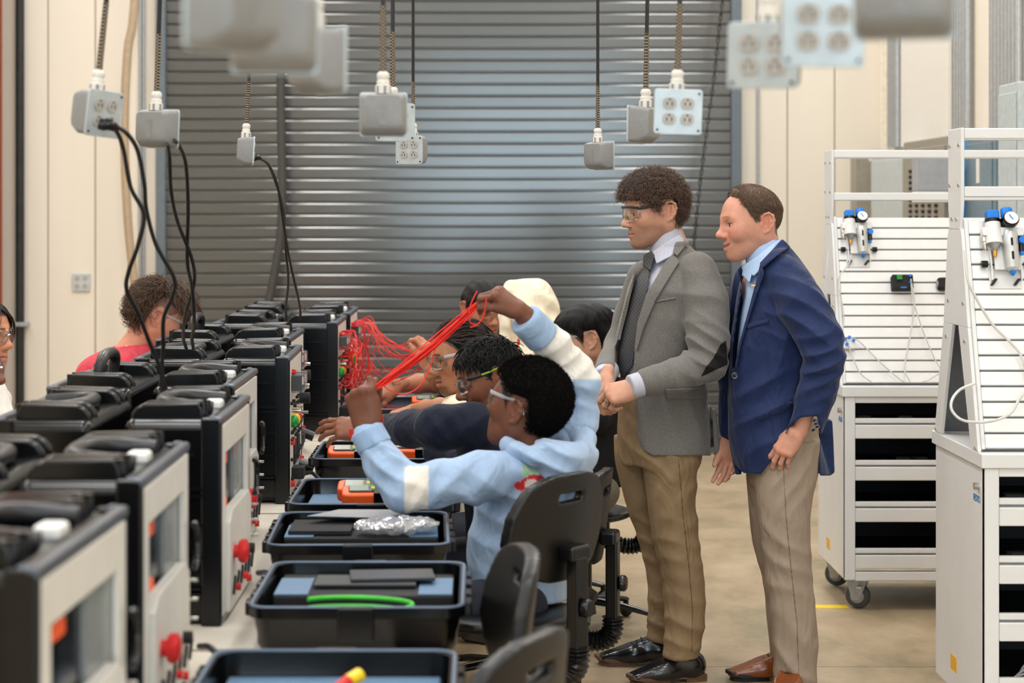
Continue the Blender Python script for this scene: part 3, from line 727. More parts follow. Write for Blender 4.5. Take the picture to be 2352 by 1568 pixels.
MB().tube(spline([(-.12, -.22, .085), (-.06, -.12, .092), (0, -.03, .1), (.02, .0, .106)], 20), .008, 8).build('cord', m_green, g1, smooth=True)
MB().tube([(.015, -.005, .1), (.04, .03, .115)], .014, 10).build('plug', m_red, g1, smooth=True)
MB().tube([(.04, .03, .115), (.06, .055, .122)], .014, 10).build('plug_tip', m_yel, g1, smooth=True)
cp_ = [(-.16, -.235, .05)] + [(-.0 + .12 * math.cos(a), -.17 + .06 * math.sin(a), .072 + .0015 * i) for i, a in enumerate(np.linspace(3.4, 3.4 + 12, 26))]
cable('network_cable', [tl(T[1], *p) for p in cp_], .0052, m_green, 'coiled bright green cable in the book tray', 120)
g3 = thing('network_cable', 'green cable with red plug behind the tray latch', 'cable', tl(T[2], 0, 0, 0))
MB().tube(spline([(-.2, -.235, .04), (-.1, -.24, .07), (-.04, -.24, .085), (.06, -.235, .07), (.1, -.23, .04)], 30), .006, 8).build('cord', m_green, g3, smooth=True)
MB().tube([(-.07, -.24, .09), (-.02, -.24, .092)], .012, 10).build('plug', m_red, g3, smooth=True)
# dark books, leaflet, plastic bag, screwdrivers
m_book = M('dark folder', (46, 48, 52), .35)
for i, (x, y, z, rz, w) in enumerate(((.0, .12, .0955, 0, .12), (.06, .15, .104, 5, .1))):
    o = MB().box(-w, w, -.06, .06, 0, .008).build('folder', m_book, bevel=.002); put(o, T[1], x, y, z, rz)
    tag(o, ['dark folder lying flat in the green cable tray', 'dark folder on top of the other, tilted in tray'][i], 'folder')
lf = MB(); lf.prism([(-.14, -.05), (.1, -.07), (.15, .05), (-.06, .08)], lambda a, b, tt: (a, b, tt + .05 * abs(a) + .02 * b), 0, .0015)
tag(put(lf.build('leaflet', M('grey paper', (150, 150, 152), .7)), T[2], -.02, .2, .118, 0), 'grey paper leaflet on the edge of the bag tray', 'paper')
bag = Sdf().el((0, 0, .03), (.11, .075, .03), k=.01).el((.09, .04, .035), (.07, .05, .025), k=.02)
bag.disp(lambda X, Y, Z: waves(X, Y, Z, [90, 120, 150, 200, 260], 4) * .012)
bv, bq = bag.mesh(.006)
o = mesh_np('plastic_bag', bv, bq, M('foil film', (214, 216, 220), .14, metal=.6, alpha=.62), smooth=False); put(o, T[2], .07, .02, .096, -10); o.scale = (.85, .7, .75)
tag(o, 'crumpled shiny plastic bag in the tray', 'bag')
dt = tag(put(MB().box(-.15, .02, -.09, .11, 0, .01).build('tool_pouch', m_foamd), T[2], -.05, .1, .0955), 'black fabric pouch lying in the bag tray', 'pouch')
for i, (px, py, L) in enumerate(((775, 1102, .11), (858, 1098, .12))):
    p = S(px, py, 4573 * (EYE - TZ - .01) / (py - CY)); t = thing('screwdriver', ['orange handled screwdriver with pale tip on the table', 'orange handled screwdriver half hidden by the blue sleeve'][i], 'screwdriver', (p.x, p.y, TZ + .012))
    MB().lathe([(0, .006), (.005, .011), (.07, .011), (.075, .006)], (0, 0, 0), (1, 0, 0), 10).build('handle', m_org, t, smooth=True)
    MB().cyl((.075, 0, 0), (.13, 0, 0), .003, n=6).build('shaft', m_dark, t)

# ---------------------------------------------------------------- power drops hanging from the ceiling
m_box = M('grey cast box', (136, 137, 137), .5, var=.05, scale=90, bump=.15, bscale=900)
m_plate = M('zinc cover plate', (180, 190, 195), .38, metal=.35, var=.08, scale=25)
m_gland = M('translucent white nylon', (226, 222, 214), .35, trans=.1)
m_grip = M('braided wire grip', (120, 104, 84), .5)
def braid(m):
    nt = m.node_tree; n = nt.nodes; L = nt.links
    tc = n.new('ShaderNodeTexCoord'); ws = []
    for a in (1, -1):
        mp = n.new('ShaderNodeMapping'); mp.inputs['Scale'].default_value = (1, 1, 1); mp.inputs['Rotation'].default_value = (R(0), R(38 * a), 0)
        L.new(tc.outputs['Object'], mp.inputs[0]); w = n.new('ShaderNodeTexWave'); w.bands_direction = 'Z'; w.inputs['Scale'].default_value = 45; L.new(mp.outputs[0], w.inputs[0]); ws.append(w)
    mx = n.new('ShaderNodeMath'); mx.operation = 'MAXIMUM'; L.new(ws[0].outputs[1], mx.inputs[0]); L.new(ws[1].outputs[1], mx.inputs[1])
    r = n.new('ShaderNodeValToRGB'); r.color_ramp.elements[0].position = .8; r.color_ramp.elements[0].color = (*lin((22, 18, 15)), 1); r.color_ramp.elements[1].position = .93; r.color_ramp.elements[1].color = (*lin((150, 134, 112)), 1)
    L.new(mx.outputs[0], r.inputs[0]); L.new(r.outputs[0], n['Principled BSDF'].inputs['Base Color'])
braid(m_grip)
def make_drop():
    t = thing('power_drop', 'x', 'power outlet')
    bx = Sdf().bx((0, .03, 0), (.056, .03, .05), .008)
    pr = [(-.057, -.05, 0), (.057, -.05, 0)]
    # tapered back
    w = .056; hz = .05
    V = []; Fs = []
    secs = [(0, .057, .052, 0), (.028, .057, .052, 0), (.052, .05, .043, .004), (.058, .046, .038, .006)]
    for (y, a, c, dz) in secs:
        p = rr(2 * a, 2 * c, .012, 3); n = len(p); V += [(x, y, z + dz) for x, z in p]
    for j in range(len(secs) - 1): Fs += [(j * n + i, (j + 1) * n + i, (j + 1) * n + (i + 1) % n, j * n + (i + 1) % n) for i in range(n)]
    Fs += [tuple(range(n)), tuple(reversed(range((len(secs) - 1) * n, len(secs) * n)))]
    body = MB().add(V, Fs).build('box_body', m_box, t, smooth=True)
    em = MB(); em.box(-.009, .009, .058, .0592, -.026, .026)
    em.build('embossed_mark', m_box, body)
    for zz in (-.018, -.008, .002, .012, .02): MB().box(-.006, .006, .059, .0602, zz, zz + .004).build('embossed_letter', m_box, body)
    pl = MB().prism(rr(.118, .11, .008), lambda a, b, tt: (a, tt, b), -.006, 0).build('cover_plate', m_plate, t, bevel=.0015)
    for sx in (-.022, .022):
        for sz in (-.018, .02):
            so = MB().prism([(.0165 * math.cos(a), max(-.0135, min(.0135, .0165 * math.sin(a)))) for a in np.linspace(0, 6.2832, 24, endpoint=False)], lambda a, b, tt: (a + sx, tt, b + sz), -.0095, -.005).build('socket', m_plast, pl)
            for dx, w2, hh in ((-.006, .0012, .004), (.006, .0012, .005)): MB().box(sx + dx - w2, sx + dx + w2, -.0102, -.009, sz - hh - .001, sz + hh - .001).build('slot', m_dark, pl)
            MB().cyl((sx, -.0102, sz + .009), (sx, -.009, sz + .009), .0024, n=8).build('slot', m_dark, pl)
    for sx, sz in ((-.05, -.045), (.05, -.045), (.05, .045)): MB().cyl((sx, -.008, sz), (sx, -.005, sz), .003, n=8).build('screw', m_dark, pl)
    MB().lathe([(0, .019), (.02, .019), (.022, .015), (.03, .016), (.034, .013), (.042, .016), (.05, .014), (.054, .009)], (0, .028, .05), (0, 0, 1), 16).build('cable_gland', m_gland, t, smooth=True)
    MB().cyl((0, .028, .05), (0, .028, .068), .0205, n=6).build('gland_nut', m_box, t)
    MB().lathe([(0, .0085), (.02, .0078), (.16, .007), (.165, .0072)], (0, .028, .1), (0, 0, 1), 12).build('wire_grip', m_grip, t, smooth=True)
    MB().cyl((0, .028, .1), (0, .028, 4.6), .0062, n=8).build('cord', m_cord, t, smooth=True)
    return t
DROPS = [(217, 262, 4.75, 57, 6, 'power outlet box with two black plugs in it, hanging by a braided grip'), (357, 295, 5.6, 152, 2, 'power outlet box turned backwards with cords leaving its far side'),
         (563, 347, 7.6, 98, 3, 'power outlet box seen edge on with one double plug'), (880, 262, 4.87, 181, 0, 'power outlet box back view hanging in front of another one'),
         (902, 282, 5.8, 16, 0, 'power outlet box mostly hidden behind another outlet box'), (949, 345, 7.7, -28, 0, 'power outlet box with cover plate, farthest of the trio of boxes'),
         (1373, 357, 7.6, 128, 0, 'power outlet box turned corner on, hanging alone before the shutter'), (1482, 286, 5.8, -118, 1, 'power outlet box turned away behind the bright zinc plate'),
         (1553, 258, 4.87, 3, 2, 'power outlet box with bright zinc plate above the curly haired man'), (1762, 130, 3.3, -22, 1, 'blurred power outlet box half behind the bluish plate'),
         (1882, 70, 2.85, 0, 1, 'blurred power outlet box with a bluish plate and four dark sockets'), (2075, -22, 2.3, 165, 0, 'blurred power outlet box cut by the picture top, above the conduits'),
         (628, 72, 2.63, 183, 0, 'blurred power outlet box back view, biggest of the clustered boxes'), (545, 10, 2.33, -122, 0, 'blurred power outlet box with its bluish plate turned aside in the cluster'),
         (722, 140, 3.3, 118, 0, 'blurred power outlet box peeking out behind the biggest clustered box')]
dp = None
for px, py, d, yaw, roll, lab in DROPS:
    if dp is None: dp = c = make_drop()
    else: c = copy_tree(dp)
    c['label'] = lab; c['group'] = 'power drops hanging from the ceiling'
    p = S(px, py, d); Rz = Matrix.Rotation(R(yaw), 4, 'Z')
    off = Rz @ Vector((0, .028, 0))
    c.location = p - off; c.rotation_euler = (Matrix.Rotation(R(roll), 4, 'Y') @ Rz).to_euler()
# plugs and cords down to the cases
def drop_cord(label, pts, d0, d1, plug=None, r=.0056):
    t = thing('power_lead', label, 'cord', S(pts[0][0], pts[0][1], d0))
    n = len(pts); o = Vector(t.location)
    P = [S(x, y, d0 + (d1 - d0) * (i / (n - 1)) ** 1.0) - o for i, (x, y) in enumerate(pts)]
    MB().tube(spline(P, 70), r, 8).build('cord', m_cord, t, smooth=True)
    if plug:
        a = S(plug[0], plug[1], d0) - o; MB().tube([a, a + (P[0] - a) * .55, P[0], P[0] + (P[1] - P[0]).normalized() * .02], [.014, .014, .01, .007], 10).build('plug', m_blk2, t, smooth=True)
    return t
drop_cord('black cord looping left from the two plug outlet box', [(252, 290), (270, 305), (284, 345), (300, 430), (330, 490), (318, 560), (296, 622), (291, 665), (318, 720), (345, 790), (364, 835), (372, 870), (374, 905)], 4.66, 5.35, (228, 284))
drop_cord('black cord from the two plug outlet box, bulging towards the shutter', [(262, 288), (290, 305), (316, 345), (331, 420), (336, 480), (358, 560), (400, 638), (396, 680), (376, 730), (375, 800), (372, 850), (384, 905)], 4.66, 5.35, (240, 284))
drop_cord('black cord crossing below the backwards outlet box, ending on the case', [(384, 330), (389, 360), (393, 440), (408, 510), (440, 592), (446, 650), (426, 720), (421, 775), (428, 800)], 5.55, 6.3)
drop_cord('black cord leaving the side of the backwards outlet box', [(400, 322), (412, 335), (427, 380), (432, 480), (430, 600), (441, 660), (446, 740), (441, 775), (444, 800)], 5.55, 6.3)
drop_cord('black cord from the edge on outlet box, straighter of two', [(594, 362), (612, 372), (630, 410), (650, 480), (655, 560), (662, 640), (657, 700), (657, 735)], 7.6, 8.4, (580, 360), .0052)
drop_cord('black cord from the edge on outlet box, flaring at the bottom', [(598, 364), (618, 380), (638, 430), (652, 520), (666, 600), (684, 680), (690, 715), (688, 735)], 7.6, 8.4, None, .0052)

# ---------------------------------------------------------------- swivel chairs
m_pu = M('black polyurethane', (10, 10, 11), .36, var=.12, scale=40, bump=.05, bscale=350)
m_gloss = M('glossy black nylon', (10, 10, 11), .26)
def make_chair():
    t = thing('swivel_chair', 'x', 'chair')
    # local +x is forward; the back leans slightly
    b = Sdf(); b.bx((0, 0, 0), (.016, .2, .15), .012)
    b.ops = []
    def f(X, Y, Z):
        z = (Z - .845) / .15; w = np.interp(z, [-1, -.7, -.2, .3, .8, 1], [.10, .165, .215, .205, .165, .13])
        e = np.sqrt(np.maximum(np.abs(Y) / w, 0) ** 3 + np.abs(z) ** 8) - 1
        xx = X + .20 - .9 * Y * Y - .12 * (Z - .845) * -1
        q = np.sqrt(np.maximum(e * .16, 0) ** 2) ; d1 = e * .13
        a = np.abs(xx) - .011
        return np.sqrt(np.maximum(a, 0) ** 2 + np.maximum(d1, 0) ** 2) + np.minimum(np.maximum(a, d1), 0) - .006
    b._p(f, np.array([-.3, -.23, .68]), np.array([-.1, .23, 1.01]), 0, 0)
    b.bx((-.2, 0, .93), (.1, .055, .011), .01, k=.01, op=1)
    v, q = b.mesh(.006); mesh_np('backrest', v, q, m_pu, t)
    s = Sdf(); s.el((.03, 0, .575), (.225, .23, .035), k=.02); s.el((.03, 0, .615), (.17, .17, .03), k=.03, op=1)
    v, q = s.mesh(.012); mesh_np('seat', v, q, m_pu, t)
    MB().box(-.26, -.205, -.045, .045, .755, .80).build('bracket', m_gloss, t, bevel=.012, seg=3)
    MB().box(-.262, -.222, -.028, .028, .50, .77).build('post', m_gloss, t, bevel=.008, seg=2)
    MB().lathe([(0, .018), (.006, .026), (.02, .026), (.026, .02)], (-.262, 0, .63), (-1, 0, 0), 14).build('knob', m_gloss, t, smooth=True)
    pts = spline([(-.242, 0, .52), (-.24, 0, .475), (-.215, 0, .445), (-.16, 0, .44), (-.08, 0, .46), (-.02, 0, .5)], 60)
    MB().tube(pts, [.03 + (.006 if i % 3 == 0 else 0) for i in range(len(pts))], 14).build('bellows', m_gloss, t, smooth=True)
    MB().box(-.1, .1, -.08, .08, .5, .55).build('mechanism', m_blk2, t, bevel=.01)
    MB().cyl((0, 0, .12), (0, 0, .52), .026, n=16).build('gas_lift', m_gloss, t, smooth=True)
    MB().cyl((0, 0, .06), (0, 0, .14), .045, .035, 16).build('hub', m_blk2, t, smooth=True)
    for i in range(5):
        a = R(72 * i + 20); c, sn = math.cos(a), math.sin(a)
        MB().tube([(c * .03, sn * .03, .115), (c * .16, sn * .16, .1), (c * .29, sn * .29, .075)], [.028, .024, .018], 8, .6, (0, 0, 1)).build('base_leg', m_blk2, t, smooth=True)
        cs = MB().ball((c * .29, sn * .29, .028), .028, 14, (1, 1, 1)); o = cs.build('caster', m_gloss, t, smooth=True)
        MB().cyl((c * .29, sn * .29, .03), (c * .29, sn * .29, .08), .012, n=8).build('caster_stem', m_gloss, o)
    return t
def chair_at(px, d, yaw, lab, dz=0., proto=[None]):
    if proto[0] is None: proto[0] = c = make_chair()
    else: c = copy_tree(proto[0])
    c['label'] = lab; c['group'] = 'black swivel chairs along the tables'
    p = S(px, CY, d); c.location = (p.x, d, 0); c.rotation_euler = (0, 0, R(yaw))
    if dz:
        for k in c.children:
            if k.name.split('.')[0] not in ('base_leg', 'caster', 'hub', 'gas_lift'): k.location.z += dz
    return c
CH = .487
# yaw: direction the sitter faces, 180 = towards the tables
chair_at(975, 3.5, 155, 'empty black swivel chair by the tray with the red and yellow plug')
chair_at(985, 4.25, 188, 'empty black swivel chair by the coiled green cable tray')
chair_at(1165, 5.62, 142, 'black swivel chair behind the student in the pale blue hoodie')
chair_at(1240, 6.5, 165, 'black swivel chair with ribbed bellows beside the khaki trousers', -.115)
chair_at(1345, 8.2, 175, 'black swivel chair of the black haired student, casters on the floor', -.1)

# ---------------------------------------------------------------- white pneumatics workstations on casters
m_cart = M('light grey powder coat', (226, 226, 225), .42, var=.02, scale=8, bump=.03, bscale=900)
m_prof = M('anodised profile', (236, 236, 235), .38, metal=.15, var=.02)
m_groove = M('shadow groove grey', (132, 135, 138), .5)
m_festo = M('blue print', (28, 120, 190), .5); m_bknob = M('bright blue plastic', (10, 118, 214), .35)
m_brass = M('brass', (214, 150, 60), .3, metal=.7); m_tubew = M('milky tube', (206, 205, 202), .35)
CWD, CDP = 1.15, .66
def make_cart():
    t = thing('workstation_cart', 'x', 'cart')
    MB().box(-.012, CWD + .012, -.012, CDP + .01, .92, .965).build('worktop', m_cart, t, bevel=.004)
    for x in (0, CWD - .02):
        sp = MB().box(x, x + .02, 0, CDP, .135, .92).build('side_panel', m_cart, t, bevel=.003)
    for x in (.0, CWD - .045): MB().box(x, x + .045, -.004, .03, .135, .92).build('corner_post', m_cart, t, bevel=.004)
    MB().box(.02, CWD - .02, CDP - .02, CDP, .135, .92).build('back_panel', M('dark inner steel', (34, 36, 40), .6), t)
    MB().box(.045, CWD - .045, -.002, .03, .131, .171).build('bottom_rail', m_cart, t, bevel=.004)
    MB().box(.045, CWD - .045, .0, .03, .893, .92).build('top_rail', m_cart, t, bevel=.003)
    for z0 in (.741, .5615, .384, .184):
        dr = thing('drawer', None, None, (0, 0, 0)); dr.parent = t
        MB().box(.045, CWD - .045, -.006, .012, z0, z0 + .058).build('drawer_front', m_cart, dr, bevel=.004)
        MB().box(.045, CWD - .045, -.002, .02, z0 + .066, z0 + .086).build('drawer_lip', m_cart, dr, bevel=.003)
        MB().box(.045, CWD - .045, .006, .02, z0 + .055, z0 + .07).build('drawer_groove', m_groove, dr)
        MB().box(.04, CWD - .04, .02, CDP - .05, z0 + .03, z0 + .04).build('drawer_floor', M('dark inner steel', (34, 36, 40), .6), dr)
    for x in (.07, CWD - .07):
        for y in (.07, CDP - .08):
            c = thing('caster', None, None, (x, y, 0), R(68)); c.parent = t
            MB().lathe([(0, .03), (.004, .05), (.02, .055), (.036, .05), (.04, .03)], (-.02, 0, .056), (1, 0, 0), 24).build('wheel', M('grey rubber tyre', (72, 72, 72), .6), c, smooth=True)
            MB().cyl((-.024, 0, .056), (.024, 0, .056), .03, n=18).build('wheel_hub', M('pale hub', (150, 152, 152), .4), c, smooth=True)
            f = MB()
            for sx in (-.03, .026): f.prism([(-.01, .04), (.02, .04), (.045, .125), (-.045, .125)], lambda a, b, tt: (tt, a, b), sx, sx + .004)
            f.box(-.035, .035, -.05, .05, .122, .132); f.build('fork', m_galv, c)
            MB().box(-.075, -.03, -.03, -.005, .095, .105).build('brake_lever', m_galv, c, bevel=.003)
    # lock and lettering on the side
    MB().cyl((-.016, .07, .855), (.0, .07, .855), .012, n=14).build('lock', m_chrome, t, smooth=True)
    text_mesh('lettering', 'FESTO', .03, m_festo, t, Matrix.Translation((-.0008, .095, .812)) @ Matrix(((0, 0, -1, 0), (-1, 0, 0, 0), (0, 1, 0, 0), (0, 0, 0, 1))))
    MB().box(-.0012, 0, .36, .44, .2, .25).build('warning_sticker', M('amber sticker', (240, 180, 40), .5), t)
    # A-frame with slotted profile panels on both faces
    A = ((.0, .965), (.12, .965), (.2, 1.34), (.13, 1.34))
    for x in (-.012, CWD):
        for nm, poly in (('front_leg', ((.035, .965), (.125, .965), (.29, 1.345), (.165, 1.345))), ('rear_leg', ((.535, .965), (.625, .965), (.495, 1.345), (.37, 1.345))), ('apex_plate', ((.165, 1.345), (.495, 1.345), (.44, 1.63), (.42, 1.66), (.26, 1.66), (.245, 1.63))), ('mast', ((.275, 1.655), (.41, 1.655), (.43, 1.74), (.43, 1.985), (.255, 1.985), (.255, 1.74)))):
            MB().prism(poly, lambda a, b, tt: (tt, a, b), x, x + .012).build(nm, m_cart, t, bevel=.002, seg=1)
        for (y, z) in ((.28, 1.93), (.4, 1.93), (.28, 1.80), (.4, 1.80), (.31, 1.69), (.37, 1.69), (.2, 1.3), (.45, 1.3), (.22, 1.42), (.42, 1.42), (.06, .975), (.6, .975)):
            MB().cyl((x - .004, y, z), (x + .016, y, z), .0065, n=8).build('bolt', m_chrome, t)
    for y in (.255, .40):
        for z in (1.95, 1.762): MB().box(0, CWD, y, y + .03, z, z + .034).build('cross_rail', m_cart, t, bevel=.004)
    for face in (0, 1):
        pm = Matrix.Translation((0, .045, .972)) @ Matrix.Rotation(-math.atan2(.225, .715), 4, 'X')
        if face: pm = Matrix.Translation((CWD, .615, .972)) @ Matrix.Rotation(math.pi, 4, 'Z') @ Matrix.Rotation(-math.atan2(.225, .715), 4, 'X')
        pn = thing('profile_panel', None, None); pn.parent = t; pn.matrix_local = pm
        MB().box(.01, CWD - .01, .006, .018, 0, .745).build('backing', m_groove, pn)
        MB().box(-.0, .012, -.012, .02, 0, .75).build('edge_strip', m_cart, pn, bevel=.002)
        s0 = MB().box(.012, CWD - .012, -.012, .006, .003, .0475).build('slat', m_prof, pn, bevel=.003, seg=1)
        for i in range(1, 15):
            s = s0.copy(); COL.objects.link(s); s.location.z = .0498 * i
    return t, pm
CP = {}
ct, _ = make_cart(); ct['label'] = 'white workstation cart with the large pressure gauge unit, standing nearer the camera aisle'; ct['label'] = 'white slotted workstation cart without the green button box'
ct['group'] = 'white workstation carts'; ct.location = (1.567, 6.17, 0)
c2 = copy_tree(ct); c2['label'] = 'white slotted workstation cart with the green button box on its panel'; c2.location = (1.567, 8.53, 0)
TILT = -math.atan2(.225, .715)
def on_panel(cart, x, s, out=0.):
    """point on the front panel: x along, s metres up the slope, out proud of it"""
    return Vector(cart.location) + Vector((x, .045, .972)) + Matrix.Rotation(TILT, 3, 'X') @ Vector((0, -.012 - out, s))
def make_frl():
    t = thing('air_service_unit', 'x', 'pneumatic unit')
    MB().box(-.05, .075, -.006, 0, -.17, -.085).build('foot_plate', m_cart, t, bevel=.003)
    MB().box(-.045, -.04, -.03, 0, -.14, .0).build('bracket', m_cart, t); MB().box(.07, .075, -.03, 0, -.14, .0).build('bracket', m_cart, t)
    MB().box(-.03, .07, -.03, -.022, -.1, .02).build('mount_plate', m_cart, t, bevel=.003)
    MB().box(-.075, .085, -.06, -.015, .03, .065).build('manifold', m_cart, t, bevel=.005)
    MB().cyl((-.03, -.045, -.0), (-.03, -.045, .085), .034, .03, 20).build('shutoff_body', m_cart, t, smooth=True)
    MB().cyl((-.03, -.045, .085), (-.03, -.045, .1), .03, n=18).build('collar', m_blk2, t, smooth=True)
    MB().box(-.055, -.005, -.068, -.022, .095, .135).build('blue_knob', m_bknob, t, bevel=.008)
    MB().cyl((.028, -.045, .07), (.028, -.045, .1), .03, n=18).build('collar', m_blk2, t, smooth=True)
    MB().lathe([(0, .023), (.045, .024), (.05, .02)], (.028, -.045, .095), (0, 0, 1), 14).build('blue_knob', m_bknob, t, smooth=True)
    MB().lathe([(0, .014), (.01, .026), (.1, .03), (.15, .031), (.16, .026)], (.032, -.05, -.11), (0, 0, 1), 20).build('filter_bowl', M('brushed bowl', (196, 197, 196), .35, metal=.4), t, smooth=True)
    for z in (-.055, .0): MB().box(.026, .034, -.083, -.078, z - .015, z + .015).build('sight_slot', m_dark, t)
    MB().lathe([(0, .012), (.012, .01), (.02, .004)], (.032, -.05, -.11), (0, 0, -1), 12).build('drain', m_bknob, t, smooth=True)
    g = MB().lathe([(0, .03), (.02, .032), (.024, .03)], (.032, -.07, .085), (0, -1, .25), 24).build('gauge', m_blk2, t, smooth=True)
    MB().lathe([(0, .027), (.002, .027)], (.032, -.0945, .0915), (0, -1, .25), 24).build('gauge_dial', m_wht, g)
    MB().box(.030, .034, -.0985, -.0975, .075, .107, Matrix.Translation((.032, 0, .0915)) @ Matrix.Rotation(R(-35), 4, 'Y') @ Matrix.Translation((-.032, 0, -.0915))).build('needle', m_festo, g)
    MB().lathe([(0, .008), (.012, .0085), (.024, .007)], (-.03, -.045, -.028), (0, 0, -1), 12).build('exhaust', m_brass, t, smooth=True)
    MB().lathe([(0, .03), (.02, .018), (.03, .009)], (-.03, -.045, .002), (0, 0, -1), 16).build('cone', m_galv, t, smooth=True)
    MB().lathe([(0, .01), (.02, .012), (.022, .008), (.05, .009), (.055, .005)], (-.066, -.04, .03), (0, 0, -1), 12).build('quick_coupling', m_chrome, t, smooth=True)
    MB().cyl((.075, -.045, .035), (.075, -.045, -.03), .012, n=12).build('valve', m_blk2, t, smooth=True)
    MB().cyl((.075, -.075, .01), (.075, -.05, .01), .014, n=14).build('valve_handle', m_bknob, t, smooth=True)
    MB().cyl((.075, -.045, -.03), (.075, -.045, -.045), .008, n=10).build('fitting', m_bknob, t, smooth=True)
    for x, z in ((-.068, -.075), (.1, -.075)): MB().cyl((x - .012, -.02, z), (x + .012, -.02, z), .014, n=14).build('thumb_screw', m_blk2, t, smooth=True)
    for x in (-.035, .055): MB().prism([(-.016, -.012), (-.004, -.014), (.016, .012), (.004, .014)], lambda a, b, tt: (x + a, tt, -.145 + b), -.02, -.004).build('wing_nut', m_blk2, t, bevel=.003)
    return t
f1 = make_frl(); f1['label'] = 'air service unit with blue knobs on the panel without button box'; f1['group'] = 'air service units on the panels'
f1.scale = (.82,) * 3; f1.location = on_panel(ct, .105, .655); f1.rotation_euler = (TILT, 0, 0)
f2 = copy_tree(f1); f2['label'] = 'air service unit with blue knobs on the panel with the button box'; f2.location = on_panel(c2, .085, .655)
def fr_at(px, py, cart, out=.02):
    """point on a cart's front panel seen at a photo pixel"""
    o = Vector((0, 0, EYE)); dr = S(px, py, 1.) - o
    p = on_panel(cart, 0, 0, out); nn = Matrix.Rotation(TILT, 3, 'X') @ Vector((0, -1, 0))
    return o + dr * ((p - o).dot(nn) / dr.dot(nn))
def wtube(label, pts, cart, outs, r=.003):
    P = [fr_at(x, y, cart, o) for (x, y), o in zip(pts, outs)]
    return tag(MB().tube(spline(P, 50), r, 7).build('air_tube', m_tubew, smooth=True), label, 'tube')
wtube('white air tube hanging from the air unit with the bigger gauge, sweeping aside', [(2216, 575), (2222, 640), (2240, 680), (2280, 745), (2325, 790), (2350, 830), (2380, 960)], ct, [.05, .05, .04, .03, .03, .03, .02], .0045)
wtube('thick white air tube looping out past the cart edge', [(2420, 880), (2352, 905), (2320, 950), (2270, 968), (2215, 966), (2188, 945), (2186, 920), (2205, 895), (2240, 880)], ct, [.03, .04, .05, .06, .06, .05, .04, .02, .015], .0045)
wtube('white air tube from the valve of the smaller looking air unit', [(1955, 585), (1950, 605), (1928, 634), (1926, 660), (1935, 700), (1938, 740), (1930, 775)], c2, [.05, .05, .04, .03, .02, .02, .015])
t3 = wtube('white air tube dropping from the coupling along the frame', [(1903, 572), (1899, 620), (1896, 660), (1902, 700)], c2, [.04, .035, .02, .0])
del t3['label'], t3['category']; t3.name = 'supply_tube'; t3.parent = f2; t3.matrix_parent_inverse = f2.matrix_basis.inverted()
wtube('thin white tube from the button box, bending down to the worktop', [(2092, 640), (2100, 690), (2095, 745), (2083, 810), (2078, 850), (2090, 876)], c2, [.06, .05, .04, .03, .03, .03])
wtube('thin white tube from the button box, crossing toward the frame', [(2092, 645), (2098, 690), (2120, 760), (2145, 820), (2160, 850), (2140, 868), (2120, 877)], c2, [.06, .05, .04, .03, .03, .03, .03])
wtube('thin white tube from the fitting block to the worktop middle', [(1954, 775), (1975, 785), (2020, 830), (2060, 865), (2078, 878)], c2, [.03, .03, .03, .03, .03])
wtube('thin white tube hanging nearest the fitting block', [(1944, 778), (1955, 810), (1975, 855), (2003, 878)], c2, [.03, .03, .03, .03])
bb = thing('push_button_valve', 'black valve box with green push button on the slotted panel', 'valve')
MB().box(-.045, .045, -.05, 0, -.032, .032).build('housing', m_dark, bb, bevel=.004)
MB().box(-.028, -.004, -.062, -.05, .005, .027).build('green_button', m_grn, bb, bevel=.003)
for z in (-.006, .024): MB().cyl((.03, -.062, z), (.03, -.05, z), .006, n=10).build('port', m_bknob, bb, smooth=True)
MB().box(-.012, .014, -.052, -.05, -.03, -.024).build('blue_print', m_festo, bb)
bb.location = fr_at(2069, 653, c2, 0); bb.rotation_euler = (TILT, 0, 0)
b2 = thing('push_button_valve', 'black valve box partly hidden behind the A-frame leg', 'valve')
MB().box(-.03, .03, -.04, 0, -.028, .028).build('housing', m_dark, b2, bevel=.012); MB().cyl((-.032, -.02, 0), (-.028, -.02, 0), .016, n=12).build('dial', m_plast, b2)
b2.location = fr_at(2166, 655, c2, 0); b2.rotation_euler = (TILT, 0, 0)
b3 = thing('fitting_block', 'white tube fitting block with blue rings behind the navy elbow', 'fitting')
MB().box(-.03, .025, -.03, 0, -.03, .01).build('block', m_cart, b3, bevel=.003)
for x, z in ((-.02, .01), (.0, .018), (.018, .005), (-.012, -.012)): MB().cyl((x, -.04, z), (x, -.025, z), .007, n=10).build('blue_ring', m_bknob, b3, smooth=True)
b3.location = fr_at(1948, 788, c2, 0); b3.rotation_euler = (TILT, 0, 0)
